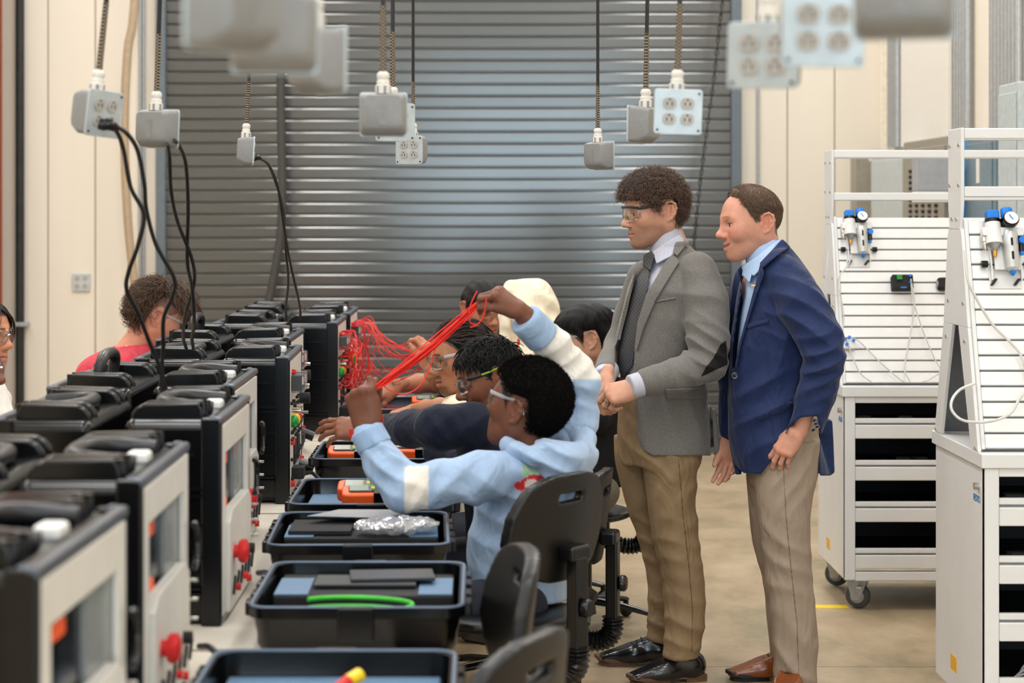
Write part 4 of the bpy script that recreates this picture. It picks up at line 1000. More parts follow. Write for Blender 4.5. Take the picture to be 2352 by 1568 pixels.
# dark pneumatic parts lying in the drawers
rr_ = random.Random(11); k = 0
places = [(c2, .782, 'upper drawer'), (c2, .602, 'second drawer'), (ct, .782, 'upper drawer'), (ct, .602, 'second drawer')]
for cart, z, nm in places:
    far = cart is c2
    for i in range(6 if far else 2):
        x = .1 + i * (.085 if far else .12) + rr_.uniform(-.02, .02); y = rr_.uniform(.06, .1); kind = rr_.choice('abc')
        t = thing('pneumatic_part', ('dark pneumatic part lying in the %s of the cart %s' % (nm, 'with button box' if far else 'without button box')), 'pneumatic part', Vector(cart.location) + Vector((x, y, z)), rr_.uniform(-.4, .4), 'dark parts in the drawers')
        m_b = m_galv if i % 2 else m_blk2
        if kind == 'a':
            MB().cyl((-.04, 0, .02), (.04, 0, .02), .018, n=12).build('barrel', m_b, t, smooth=True); MB().cyl((.04, 0, .02), (.09, 0, .02), .005, n=8).build('rod', m_chrome, t, smooth=True)
        elif kind == 'b':
            MB().box(-.03, .03, -.02, .02, 0, .05).build('block', m_dark, t, bevel=.004); MB().box(-.02, .02, -.024, -.02, .01, .03).build('cover', m_galv, t)
        else:
            MB().box(-.025, .025, -.02, .02, 0, .035).build('block', m_blk2, t, bevel=.004); MB().cyl((-.01, -.03, .02), (-.01, 0, .02), .008, n=10).build('blue_fitting', m_festo, t, smooth=True)
for i in range(4):
    P = [fr_at(2300, 900, ct)] ; o = Vector(ct.location)
    tag(MB().tube(spline([o + Vector((.06 + .02 * i, .1, .235)), o + Vector((.2, .06 + .03 * i, .26 + .01 * i)), o + Vector((.4, .1, .24)), o + Vector((.6, .2, .235))], 24), .004, 6).build('air_tube', m_tubew, smooth=True), 'white air tube coiled in the bottom drawer', 'tube', 'tubes in the bottom drawer')

# ---------------------------------------------------------------- people
m_skin = M('skin', (200, 150, 120), .48, var=.05, scale=60, bump=.06, bscale=900, attr=True, spec=.4)
m_skin.node_tree.nodes['Principled BSDF'].inputs['Subsurface Weight'].default_value = .08
m_skin.node_tree.nodes['Principled BSDF'].inputs['Subsurface Radius'].default_value = (.01, .004, .002)
m_lens = bpy.data.materials.new('clear safety lens'); m_lens.use_nodes = True
def clear_lens(m, tint):
    nt = m.node_tree; n = nt.nodes; L = nt.links; out = n['Material Output']; n.remove(n['Principled BSDF'])
    tr = n.new('ShaderNodeBsdfTransparent'); tr.inputs[0].default_value = tint; gl = n.new('ShaderNodeBsdfGlossy'); gl.inputs['Roughness'].default_value = .06
    fr = n.new('ShaderNodeFresnel'); fr.inputs[0].default_value = 1.5; mu = n.new('ShaderNodeMath'); mu.operation = 'MULTIPLY_ADD'; mu.inputs[1].default_value = .7; mu.inputs[2].default_value = .0
    L.new(fr.outputs[0], mu.inputs[0]); mx = n.new('ShaderNodeMixShader'); L.new(mu.outputs[0], mx.inputs[0]); L.new(tr.outputs[0], mx.inputs[1]); L.new(gl.outputs[0], mx.inputs[2]); L.new(mx.outputs[0], out.inputs[0])
clear_lens(m_lens, (.992, .995, .998, 1))
m_eye = None
def frame(o, fwd, up=(0, 0, 1)):
    """matrix with local x along fwd, z towards up"""
    x = Vector(fwd).normalized(); z = Vector(up); z = (z - x * z.dot(x)).normalized(); y = z.cross(x)
    return Matrix(((x.x, y.x, z.x, o[0]), (x.y, y.y, z.y, o[1]), (x.z, y.z, z.z, o[2]), (0, 0, 0, 1)))
def xf(M4, V):
    A = np.array(M4); return V @ A[:3, :3].T + A[:3, 3]
def sstep(a, b, x): t = np.clip((x - a) / (b - a), 0, 1); return t * t * (3 - 2 * t)
def head_sdf(P):
    g = P.get; s = Sdf(); jw = g('jaw', 1.); nw = g('nose_w', 1.); nl = g('nose_l', 1.); lp = g('lips', 1.); op = g('open', 0.); sm = g('smile', 0.); fat = g('cheek', 0.)
    s.el((-.014, 0, .035), (.100, .078, .088), k=.02)
    s.el((.03, 0, .032), (.062, .067, .07), k=.03)
    s.el((.028, 0, -.03), (.060, .060, .072), k=.03)
    for e in (-1, 1):
        s.rc((-.02, .053 * e * jw, -.052), (.056, .018 * e * jw, -.1), .022, .02, k=.035)
        s.el((.054, .043 * e, -.016), (.027 + fat, .025 + fat, .024 + fat), k=.035)
        s.rc((.087, .012 * e, .027), (.066, .050 * e, .027), .0105, .009, k=.022)
        s.el((-.02, .055 * e, .0), (.05, .022, .05), k=.03)
    s.el((.028, 0, -.075), (.05, .044 * jw, .034), k=.03)
    s.el((.073 + g('chin', 0.), 0, -.102 - op * .006), (.02, .022, .017), k=.025)
    s.el((.076, 0, -.062), (.018, .03, .026), k=.025)
    for e in (-1, 1):
        s.el((.099, .033 * e, .006), (.02, .019, .0125), k=.018, op=1)
        s.el((.0715, .0325 * e, .006), (.0145, .0145, .0135), k=.003)
        cl = g('lid', .5)
        s.el((.0725, .0325 * e, .0195 - cl * .012), (.0158, .0185, .0105), k=.004)
        s.el((.0715, .0325 * e, -.0095), (.0150, .017, .0065), k=.005)
    s.rc((.089, 0, .020), (.1 + .008 * nl, 0, -.022), .0085, .0105 * nw, k=.02)
    s.el((.105 + .008 * nl, 0, -.029), (.0135, .0135 * nw, .0115), k=.012)
    for e in (-1, 1):
        s.el((.096 + .004 * nl, .0135 * e * nw, -.034), (.0115, .0085, .0085), k=.009)
        s.el((.104 + .004 * nl, .008 * e * nw, -.0425), (.006, .0038, .005), k=.003, op=1)
        cx, cz = .080 - sm * .002, -.0665 + sm * .007
        yw = .0245 + sm * .005
        s.rc((.0985, .003 * e, -.0615), (cx, yw * e, cz), .0055 * lp, .0025, k=.006)
        s.rc((.0965, .003 * e, -.0745 - op * .012), (cx, yw * .92 * e, cz - .002), .0072 * lp, .0028, k=.006)
        s.rc((.108, 0, -.0675 - op * .005), (cx + .004, (yw + .002) * e, cz), .0015 + op * .005, .0015, k=.004, op=1)
        if sm > 0: s.el((.062, .046 * e, -.03), (.022, .016, .02), k=.02)
        # ear
        s.el((-0.0350, .0800 * e, .001), (.024, .007, .034), (0, -14, 13 * -e), k=.007)
        s.el((-0.0350, .0885 * e, .008), (.015, .006, .020), (0, -14, 13 * -e), k=.005, op=1)
        s.chain([(-0.0150, .079 * e, .004), (-0.0170, .083 * e, .020), (-0.0270, .0885 * e, .031), (-0.0410, .0925 * e, .034), (-0.0550, .094 * e, .024), (-0.0590, .093 * e, .006), (-0.0520, .089 * e, -.012), (-0.0370, .083 * e, -.028), (-0.0250, .080 * e, -.034)], [.0026, .003, .0034, .0036, .0036, .0035, .0035, .005, .0055], k=.005)
        s.chain([(-0.0450, .0885 * e, .018), (-0.0460, .0885 * e, .004), (-0.0370, .0865 * e, -.012)], [.003, .0034, .003], k=.006)
        s.el((-0.0290, .0865 * e, -.003), (.007, .006, .009), k=.004, op=1)
        s.el((-0.0150, .0805 * e, -.003), (.0045, .005, .008), k=.005)
    nk = g('neck', ((-.04, 0, -.06), (-.068, 0, -.19))); nr = g('neck_r', .056)
    s.rc(nk[0], nk[1], nr * .97, nr * 1.02, k=.035)
    if g('adam', 0): s.el((nk[0][0] * .3 + nk[1][0] * .7 + nr * .95, 0, -.15), (.012, .012, .016), k=.02)
    return s
def blend(c, tgt, w): return c * (1 - w[:, None]) + np.array(lin(tgt)) * w[:, None]
def paint_head(V, P):
    g = P.get; x, y, z = V.T; base = np.array(lin(P['skin'])); c = np.repeat(base[None], len(V), 0)
    n = waves(x, y, z, [60, 90, 140, 230], 2)
    c = c * (1 + .06 * n[:, None])
    red = P.get('blush', (190, 96, 78)); rw = P.get('blush_w', .35)
    c = blend(c, red, rw * np.exp(-((x - .11) ** 2 + y ** 2 + (z + .03) ** 2) / .014 ** 2))
    for e in (-1, 1):
        c = blend(c, red, rw * .7 * np.exp(-(((x - .075) / .03) ** 2 + ((y - .043 * e) / .025) ** 2 + ((z + .02) / .02) ** 2)))
        c = blend(c, red, rw * .6 * np.exp(-(((x + .032) / .03) ** 2 + ((y - .085 * e) / .012) ** 2 + ((z - .0) / .04) ** 2)))
        c = blend(c, tuple(v * .62 for v in P['skin']), .5 * np.exp(-(((y - .033 * e) / .02) ** 2 + ((z - .012) / .008) ** 2)) * (x > .05))
    op = g('open', 0.); sm = g('smile', 0)
    lipm = sstep(.0095, .006, np.sqrt(((np.abs(z + .068 - sm * .007 * (np.abs(y) / .026) ** 2 + op * .004)) / 1.0) ** 2 + (np.maximum(np.abs(y) - .012, 0) * .55) ** 2)) * (x > .072) * (np.abs(y) < .029)
    c = blend(c, P.get('lip', (170, 92, 84)), lipm * .75)
    ln = sstep(.0022 + op * .006, .001, np.abs(z + .0675 + op * .005 - sm * .007 * (np.abs(y) / .026) ** 2)) * (x > .074) * (np.abs(y) < .026)
    c = blend(c, (70, 30, 28), ln * .8)
    hc = P.get('hair', (40, 32, 28))
    st = P.get('stubble', 0.)
    if st:
        w = sstep(-.03, -.06, z + .25 * np.maximum(.0 - x, 0)) * sstep(-.03, .0, x) * sstep(-.13, -.115, z) * (1 - lipm)
        w = np.maximum(w, sstep(.012, .004, np.abs(z + .05)) * (np.abs(y) < .03) * (x > .07) * .8)
        c = blend(c, hc, st * w * (.85 + .15 * waves(x, y, z, [900, 1300, 1700, 2100], 5)))
    if P.get('goatee'):
        w = sstep(-.078, -.09, z) * sstep(.045, .03, np.abs(y)) * (x > .03) * sstep(-.128, -.118, z)
        w = np.maximum(w, .8 * sstep(.008, .003, np.abs(z + .052)) * (np.abs(y) < .028) * (x > .08))
        c = blend(c, hc, P['goatee'] * w)
    for e in (-1, 1):
        t = (y * e - .012) / .036; zc = .030 + .006 * np.sin(np.clip(t, 0, 1) * 2.4) - .004 * t
        w = sstep(.0048, .0025, np.abs(z - zc) * (1 + .5 * np.clip(t, 0, 1))) * (t > 0) * (t < 1) * (x > .045)
        c = blend(c, P.get('brow', hc), w * .8)
        # eyes
        ex = V - np.array([.0715, .0325 * e, .006]); r = np.linalg.norm(ex, axis=1)
        cl = g('lid', .5); up = .0035 + .012 * (.5 - cl)
        ew = (r < .0152) & (x > .079) & (z - .006 < up) & (z - .006 > -.0095) & (np.abs(ex[:, 1]) < .0125)
        if up > -.005:
            c[ew] = lin((205, 198, 192)); gz = P.get('gaze', (0, -.2)); gd = np.array([1, gz[0], gz[1]]); gd = gd / np.linalg.norm(gd)
            cosg = (ex @ gd) / (r + 1e-9); c[ew & (cosg > .86)] = lin(P.get('iris', (50, 34, 24)))
        lash = (np.abs(z - .006 - max(up, -.006)) < .0022) & (x > .072) & (np.abs(ex[:, 1]) < .0155) & (r < .0185)
        c[lash] = c[lash] * .25
    # scalp under short hair
    sc = P.get('scalp', 0.)
    if sc:
        c = blend(c, hc, sc * hair_mask(V, P))
    return c
ANG = [0, .45, .8, 1.1, 1.42, 1.58, 1.68, 2.22, 2.42, math.pi]
def hair_mask(V, P):
    """1 where hair grows; hairline from a few control values"""
    x, y, z = V.T; f = P.get('front', .075); sb = P.get('burn', -.02); back = P.get('nape', -.06); tmp = P.get('temple', .035)
    ang = np.arctan2(np.abs(y), x)   # 0 front .. pi back
    zl = np.interp(ang, ANG, P.get('line') or [f, f, f - .01, tmp + .012, tmp - .02, sb, .040, .038, back + .03, back])
    ear = sstep(1.25, 1.0, np.sqrt(((x + .035) / .034) ** 2 + ((z - .0) / .044) ** 2)) * (np.abs(y) > .0765 + .05 * np.maximum(z - .03, 0))
    return sstep(-.004, .004, z - zl) * (1 - ear)
def solid_mesh(s, h, name, mat, parent, col=None, M4=None, **kw):
    v, q = s.mesh(h)
    if callable(col): col = col(v)
    if M4 is not None: v = xf(M4, v)
    return mesh_np(name, v, q, mat, parent, col=col, **kw)
class Body:
    """collects skin islands into one mesh"""
    def __init__(s): s.V = []; s.Q = []; s.C = []; s.n = 0
    def add(s, v, q, c):
        s.V.append(v); s.Q.append(q + s.n); s.C.append(np.broadcast_to(c, v.shape) if np.ndim(c) == 1 else c); s.n += len(v)
    def build(s, parent, name='body'):
        return mesh_np(name, np.concatenate(s.V), np.concatenate(s.Q), m_skin, parent, col=np.concatenate(s.C))
def hand_sdf(curl, thumb=(.5, .4), spread=1., L=1., side=1):
    """wrist at origin, fingers along +x, back of hand +z, thumb at +y*side. curl: four tuples of joint bends in degrees"""
    s = Sdf(); k = .010
    kn = [(.092, .030, .004), (.096, .010, .007), (.092, -.011, .005), (.084, -.030, .0)]
    ln = [(.045, .027, .021), (.049, .031, .022), (.046, .028, .021), (.036, .021, .019)]
    rd = [.0104, .0108, .0102, .009]
    s.rc((-.03, 0, 0), (.01, 0, 0), .0215, .024, k=.02, flat=(0, 1, 0), fa=1.2)
    for i in range(4):
        a = Vector((.012, kn[i][1] * .55, 0)); b = Vector(kn[i]); s.rc(a, b, .0165, .0125, k=.016)
        s.el(b + Vector((0, 0, .003)), (.0115, .0105, .0105), k=.008)
    s.el((.05, .024, -.008), (.036, .02, .016), k=.018); s.el((.045, -.02, -.009), (.036, .018, .014), k=.018)
    for i in range(4):
        p = Vector(kn[i]); an = 0.; sp = (i - 1.4) * -.09 * spread
        d0 = Vector((math.cos(sp), -math.sin(sp) * -1 * -1, 0))
        d0 = Vector((math.cos(sp), -math.sin(sp), 0)) if False else Vector((math.cos(sp), math.sin((1.4 - i) * .09 * spread), 0)).normalized()
        for j in range(3):
            an += R(curl[i][j]); dr = d0 * math.cos(an) + Vector((0, 0, -1)) * math.sin(an)
            q = p + dr * ln[i][j]; r0 = rd[i] * (1, .92, .84)[j]; r1 = rd[i] * (.92, .84, .7)[j]
            s.rc(p, q, r0, r1, k=.005); p = q
    # thumb: leaves the side of the palm near the wrist
    t0 = Vector((.022, .024, -.006)); ab, fl = thumb
    d1 = Vector((math.cos(ab), math.sin(ab), -.35 * fl)).normalized(); p1 = t0 + d1 * .042
    d2 = Vector((math.cos(ab * .6), math.sin(ab * .6), -.8 * fl)).normalized(); p2 = p1 + d2 * .034
    d3 = Vector((math.cos(ab * .25), math.sin(ab * .25), -1.3 * fl)).normalized(); p3 = p2 + d3 * .026
    s.chain([t0, p1, p2, p3], [.0165, .0128, .011, .0085], k=.012)
    return s
def add_hand(body, wrist, fwd, back, skin, curl, thumb=(.5, .4), side=1, scale=1., spread=1., tip=None, forearm=None, h=.0026, fr=(.03, .042)):
    """forearm: elbow point in world, continuing the same skin"""
    s = hand_sdf(curl, thumb, spread); v, q = s.mesh(h)
    v = v * scale; 
    if side < 0: v = v * np.array([1, -1, 1]); q = q[:, ::-1]
    n = waves(v[:, 0], v[:, 1], v[:, 2], [70, 120, 200], 3)
    c = np.repeat(np.array(lin(skin))[None], len(v), 0) * (1 + .06 * n[:, None])
    kx = np.exp(-((v[:, 0] - .094 * scale) / .012) ** 2) * (v[:, 2] > 0); c = blend(c, tuple(np.array(skin) * np.array([.93, .72, .68])), .35 * kx)
    body.add(xf(frame(wrist, fwd, back), v), q, c)
    if forearm is not None:
        e = Vector(forearm); w = Vector(wrist); a = Sdf(); a.chain([w - (w - e).normalized() * -.01, w + (e - w) * .35, w + (e - w) * .75, e], [.027 * scale, (fr[0] + fr[1]) * .5, fr[1], fr[1] * .95], k=.02)
        v, q = a.mesh(.006); body.add(v, q, np.array(lin(skin)))
FIST = [(70, 95, 60)] * 4
RELAX = [(20, 25, 15), (24, 30, 18), (28, 34, 20), (32, 38, 22)]
FLAT = [(8, 10, 6)] * 4
def head_on(body, P, pos, fwd, up=(0, 0, 1), scale=1., h=.0032):
    s = head_sdf(P); v, q = s.mesh(h); c = paint_head(v, P)
    M4 = frame(pos, fwd, up) @ Matrix.Scale(scale, 4)
    body.add(xf(M4, v), q, c); return M4
def scalp_points(P, n, grow=0.0, seed=1, zmin=None):
    """random points on the hairy part of the skull with outward normals (local head space)"""
    r = np.random.default_rng(seed); d = r.normal(size=(n * 3, 3)); d /= np.linalg.norm(d, axis=1, keepdims=True)
    c = np.array([-.012, 0, .034]); rad = np.array([.100, .0785, .088])
    p = c + d * rad; nn = d / rad; nn /= np.linalg.norm(nn, axis=1, keepdims=True)
    fr = p[:, 0] > .03; p[fr, 0] = np.minimum(p[fr, 0], .092)
    m = hair_mask(p, P) > .5
    if zmin is not None: m &= p[:, 2] > zmin
    p, nn = p[m][:n], nn[m][:n]
    return p + nn * grow, nn
def hair_cap(P, thick, M4, mat, parent, seed=1, fn=None, h=.005, lump=.004, freq=(60, 90, 130, 180)):
    """a solid cap of hair following the hairline; fn(x,y,z)->extra thickness"""
    s = Sdf()
    def f(X, Y, Z):
        x = X + .012; z = Z - .034
        rx, ry, rz = .100, .0785, .088
        k0 = np.sqrt((x / rx) ** 2 + (Y / ry) ** 2 + (z / rz) ** 2); k1 = np.sqrt((x / rx ** 2) ** 2 + (Y / ry ** 2) ** 2 + (z / rz ** 2) ** 2) + 1e-6
        d = k0 * (k0 - 1) / k1
        ang = np.arctan2(np.abs(Y), X + 0 * Z)
        g = P.get; fz = g('front', .075); sb = g('burn', -.02); back = g('nape', -.06); tmp = g('temple', .035)
        zl = np.interp(ang, ANG, P.get('line') or [fz, fz, fz - .01, tmp + .012, tmp - .02, sb, .040, .038, back + .03, back])
        th = thick + (fn(X, Y, Z) if fn is not None else 0)
        edge = (Z - zl)
        th = th * np.clip((edge + .004) / .03, .0, 1) ** .5
        return np.maximum(np.maximum(d - th + lump * waves(X, Y, Z, freq, seed), -(edge) * .8 - .002), -(d + .012))
    s._p(f, np.array([-.16, -.13, -.12]), np.array([.14, .13, .19]), 0, 0)
    v, q = s.mesh(h); return mesh_np('hair', xf(M4, v), q, mat, parent)
def glasses(P4, parent, lens_mat, frame_mat, temple_mat=None, style='wrap', name='safety_glasses'):
    """wrap-round safety glasses in head space"""
    t = thing(name, None, None); t.parent = parent
    temple_mat = temple_mat or frame_mat
    for e in (-1, 1):
        b = MB(); n = 9; m = 6; V = []; Fs = []
        for i in range(n):
            u = i / (n - 1); y = e * (.006 + .062 * u); x = .111 - .012 * u - .032 * u ** 3
            zt = .030 - .003 * u; zb = -.022 * (math.sin(min(1, u * 2.2 + .25) * 1.57)) * (1 - .55 * u ** 3) + .0
            for j in range(m):
                v = j / (m - 1); V.append((x + .004 * math.sin(v * 3.14), y, zt + (zb - zt) * v))
        for i in range(n - 1):
            for j in range(m - 1): Fs.append((i * m + j, (i + 1) * m + j, (i + 1) * m + j + 1, i * m + j + 1))
        o = b.add([P4 @ Vector(p) for p in V], Fs).build('lens', lens_mat, t, smooth=True)
        so = o.modifiers.new('t', 'SOLIDIFY'); so.thickness = .0022
        tp = [(.078, .069 * e, .024), (.06, .076 * e, .025), (.01, .083 * e, .026), (-.03, .086 * e, .03), (-.05, .087 * e, .02), (-.062, .086 * e, .0)]
        MB().tube([P4 @ Vector(p) for p in spline(tp, 20)], [.0055] * 8 + [.004] * 30, 8, .45, P4.to_3x3() @ Vector((0, 1, 0))).build('temple', temple_mat, t, smooth=True)
    if style == 'brow':
        MB().tube([P4 @ Vector(p) for p in spline([(.079, -.069, .027), (.099, -.045, .032), (.111, 0, .033), (.099, .045, .032), (.079, .069, .027)], 30)], .0042, 8).build('brow_bar', frame_mat, t, smooth=True)
    else:
        MB().tube([P4 @ Vector(p) for p in [(.1125, -.007, .012), (.116, 0, .015), (.1125, .007, .012)]], .0025, 6).build('bridge', lens_mat, t, smooth=True)
    return t
def fold(c, dr, lam, rad, amp, seed=0):
    c = V3(c); dr = V3(dr); dr /= np.linalg.norm(dr)
    def f(X, Y, Z):
        x = X - c[0]; y = Y - c[1]; z = Z - c[2]
        ph = (x * dr[0] + y * dr[1] + z * dr[2]) * (6.283 / lam) + 3.2 * waves(X, Y, Z, [11, 17, 26], seed)
        w = np.exp(-(x * x + y * y + z * z) / rad ** 2)
        return -amp * w * (1 - np.abs(np.sin(ph * .5)) * 1.6)
    return f
def rumple(amp, seed, freqs=(16, 24, 34, 46)): return lambda X, Y, Z: amp * waves(X, Y, Z, freqs, seed)
def patch_mesh(base, polys, off, inset, d0, d1, h, name, mat, parent, col=None):
    """a thin piece of cloth lying on another garment inside a pixel outline"""
    s = Sdf(); lo, hi = base.bounds()
    w = np.array([S(x, y, d) for x, y in polys for d in (d0, d1)]); lo = np.maximum(lo, w.min(0)) - .02; hi = np.minimum(hi, w.max(0)) + .02
    s._p(lambda X, Y, Z: np.full(np.broadcast(X, Y, Z).shape, -1., dtype=np.float32), lo, hi, 0, 0)
    s.inter(base, off)
    t = Sdf(); t.poly(polys, d0, d1, op=0); s.inter(t)
    ax = [np.arange(lo[i] - 3 * h, hi[i] + 4 * h, h, dtype=np.float32) for i in range(3)]
    D = s.grid(*ax); B = base.grid(*ax); D = np.maximum(D, -(B + inset))
    v, q = surface_nets(D, ax, h); return mesh_np(name, v, q, mat, parent, col=col)
m_lth = {}
def shoe(parent, heel, fwd, leather, sole_mat, lace_mat, side=1, L=.3):
    """heel point on the floor; fwd along the floor"""
    M4 = frame(heel, fwd)
    up = Sdf(); up.el((.035, 0, .055), (.045, .038, .05), k=.03); up.rc((.05, 0, .05), (.15, 0, .045), .042, .04, k=.04); up.rc((.15, .004 * side, .04), (.255, .004 * side, .028), .044, .034, k=.04, flat=(0, 1, 0), fa=1.15)
    up.rc((.06, 0, .06), (.1, 0, .1), .036, .036, k=.03); up.plane((0, 0, .016), (0, 0, -1)); up.plane((.06, 0, .112), (.35, 0, 1)); up.el((.065, 0, .13), (.034, .03, .05), k=.01, op=1)
    t = thing('shoe', None, None); t.parent = parent
    u = solid_mesh(up, .005, 'upper', leather, t, M4=M4)
    so = [(-.008 + .0, -.03), (.03, -.04), (.1, -.034), (.17, -.046), (.24, -.05), (.28, -.036), (.297, 0), (.28, .036), (.24, .048), (.17, .044), (.1, .034), (.03, .038), (-.008, .03)]
    b = MB(); b.prism([(x, y) for x, y in so], lambda a, c, tt: tuple(M4 @ Vector((a, c, tt + (.012 * max(0, (a - .22) / .07) ** 2)))), .012, .026); b.build('welt', sole_mat, t, bevel=.002)
    b = MB(); b.prism([(-.006, -.032), (.03, -.037), (.075, -.034), (.075, .034), (.03, .036), (-.006, .032)], lambda a, c, tt: tuple(M4 @ Vector((a, c, tt))), 0, .013); b.prism([(.14, -.04), (.24, -.045), (.27, -.03), (.28, 0), (.27, .03), (.24, .045), (.14, .04)], lambda a, c, tt: tuple(M4 @ Vector((a, c, tt))), 0, .013); b.build('heel', sole_mat, t)
    for i in range(4):
        x = .118 + .017 * i; z = .096 - .011 * i
        MB().tube([M4 @ Vector(p) for p in spline([(x - .006, -.03, z - .016), (x, -.014, z), (x + .002, .0, z + .005), (x, .014, z), (x - .006, .03, z - .016)], 12)], .0028, 6).build('lace', lace_mat, t, smooth=True)
    return t
def band_ring(a, b, r0, r1, thick, top_n, name, mat, parent, h=.004, top=None, bottom=None):
    """collar-like band round the axis a-b"""
    s = Sdf(); s.rc(a, b, r0 + thick, r1 + thick, k=0); s.rc(a, Vector(b) + (Vector(b) - Vector(a)), r0, r1 + (r1 - r0), k=0, op=1); s.rc(a, Vector(a) - (Vector(b) - Vector(a)), r0, r0, k=0, op=1)
    if top is not None: s.plane(*top)
    if bottom is not None: s.plane(*bottom)
    return solid_mesh(s, h, name, mat, parent)
def hair_strands(name, M4, parent, mat, roots, paths_fn, rad, sides=3):
    v, q = strands(paths_fn(*roots), rad, sides); return mesh_np(name, xf(M4, v), q, mat, parent)
def curl_fn(seed, length=.05, cr=.007, turns=2.2, k=14, fall=.35, back=.15):
    def f(p, n):
        r = np.random.default_rng(seed); m = len(p); t = np.linspace(0, 1, k)[None, :, None]
        d = n + r.normal(size=n.shape) * .45 + np.array([-back, 0, 0]); d /= np.linalg.norm(d, axis=1, keepdims=True)
        L = length * r.uniform(.6, 1.25, (m, 1, 1)); base = p[:, None] + d[:, None] * L * t
        base = base + np.array([0, 0, -1.]) * fall * L * t ** 2
        u = np.cross(d, r.normal(size=d.shape)); u /= np.linalg.norm(u, axis=1, keepdims=True); w = np.cross(d, u)
        ph = r.uniform(0, 6.28, (m, 1, 1)) + t * 6.283 * turns * r.uniform(.7, 1.3, (m, 1, 1)); c = cr * r.uniform(.6, 1.3, (m, 1, 1)) * np.minimum(1, t * 4)
        return base + c * (np.cos(ph) * u[:, None] + np.sin(ph) * w[:, None])
    return f
def flow_fn(seed, dirf, length, lift=.25, k=8, jit=.15, fall=.0, wave=0.):
    """hair combed along dirf(p) over the skull"""
    def f(p, n):
        r = np.random.default_rng(seed); m = len(p); c = np.array([-.012, 0, .034]); rad = np.array([.100, .0785, .088])
        P = [p + n * .001]; cur = p.copy(); L = (length(p) if callable(length) else np.full(m, length)) * r.uniform(.7, 1.2, m); j = r.normal(size=(m, 3)) * jit
        nn = n.copy()
        for i in range(k - 1):
            t = (i + 1) / (k - 1); d = dirf(cur) + j; d = d - nn * (d * nn).sum(1, keepdims=True) * (1 - .0)
            d /= np.linalg.norm(d, axis=1, keepdims=True) + 1e-9
            cur = cur + (d + nn * lift * (1 - t) + np.array([0, 0, -fall * t])) * (L / (k - 1))[:, None]
            if wave: cur = cur + wave * np.sin(t * 12 + r.uniform(0, 6.28, (m, 1))) * np.cross(d, nn)
            e = (cur - c) / rad; q = np.linalg.norm(e, axis=1, keepdims=True); fix = q < 1.02; cur = np.where(fix, c + e / q * 1.03 * rad, cur); nn = e / rad; nn /= np.linalg.norm(nn, axis=1, keepdims=True)
            P.append(cur.copy())
        return np.stack(P, 1)
    return f

# ---- cloth materials
def tweed(name, a, b, c3):
    m = M(name, a, .85, sheen=.2); nt = m.node_tree; n = nt.nodes; L = nt.links
    tc = n.new('ShaderNodeTexCoord'); v = n.new('ShaderNodeTexNoise'); v.inputs['Scale'].default_value = 620; v.inputs['Detail'].default_value = 3; L.new(tc.outputs['Object'], v.inputs['Vector'])
    r = n.new('ShaderNodeValToRGB'); r.color_ramp.elements[0].position = .33; r.color_ramp.elements[1].position = .68
    r.color_ramp.elements[0].color = (*lin(a), 1); r.color_ramp.elements[1].color = (*lin(c3), 1); e = r.color_ramp.elements.new(.5); e.color = (*lin(b), 1)
    L.new(v.outputs[0], r.inputs[0]); L.new(r.outputs[0], n['Principled BSDF'].inputs['Base Color'])
    bp = n.new('ShaderNodeBump'); bp.inputs['Strength'].default_value = .3; bp.inputs['Distance'].default_value = .003; L.new(v.outputs[0], bp.inputs['Height']); L.new(bp.outputs[0], n['Principled BSDF'].inputs['Normal'])
    return m
def striped(name, a, b, scale, rot, rough=.8, pos=.6):
    m = M(name, a, rough); nt = m.node_tree; n = nt.nodes; L = nt.links
    tc = n.new('ShaderNodeTexCoord'); mp = n.new('ShaderNodeMapping'); mp.inputs['Rotation'].default_value = rot; L.new(tc.outputs['Object'], mp.inputs[0])
    w = n.new('ShaderNodeTexWave'); w.bands_direction = 'X'; w.inputs['Scale'].default_value = scale; L.new(mp.outputs[0], w.inputs[0])
    r = n.new('ShaderNodeValToRGB'); r.color_ramp.elements[0].position = pos - .15; r.color_ramp.elements[1].position = pos; r.color_ramp.elements[0].color = (*lin(a), 1); r.color_ramp.elements[1].color = (*lin(b), 1)
    L.new(w.outputs[0], r.inputs[0]); L.new(r.outputs[0], n['Principled BSDF'].inputs['Base Color'])
    return m
m_tweed = tweed('grey tweed', (84, 82, 80), (108, 105, 101), (138, 134, 128))
m_shirt = striped('pale striped shirt', (206, 208, 218), (158, 160, 178), 85, (0, 0, R(10)))
m_tie = striped('charcoal ribbed tie', (44, 46, 50), (66, 68, 72), 34, (0, R(35), 0), .55)
m_khaki = M('khaki twill', (136, 112, 82), .8, wrinkle=(6, .018), var=.06, scale=25, bump=.1, bscale=700)
m_taupe = M('taupe twill', (160, 142, 124), .8, wrinkle=(5, .018), var=.05, scale=25, bump=.1, bscale=700)
m_navyw = M('navy wool', (15, 36, 80), .75, wrinkle=(6, .02), var=.06, scale=40, bump=.08, bscale=900, sheen=.15)
m_bshirt = M('light blue shirt', (172, 198, 232), .7, var=.03, scale=200)
m_suede = M('black suede', (14, 13, 13), .95)
m_blklth = M('black polished leather', (16, 17, 20), .22, coat=.4, var=.2, scale=30, bump=.12, bscale=60)
m_brnlth = M('tan polished leather', (130, 66, 24), .28, coat=.4, var=.25, scale=25, bump=.1, bscale=80)
m_sole = M('brown stacked sole', (96, 66, 46), .6, var=.2, scale=60); m_soleb = M('black sole', (30, 28, 27), .6)
m_hairbk = M('black hair', (14, 13, 13), .6, var=.3, scale=120, spec=.3); m_curl = M('dark brown curls', (96, 74, 60), .5, var=.4, scale=70); m_brnh = M('short brown hair', (100, 78, 60), .55, var=.35, scale=120)
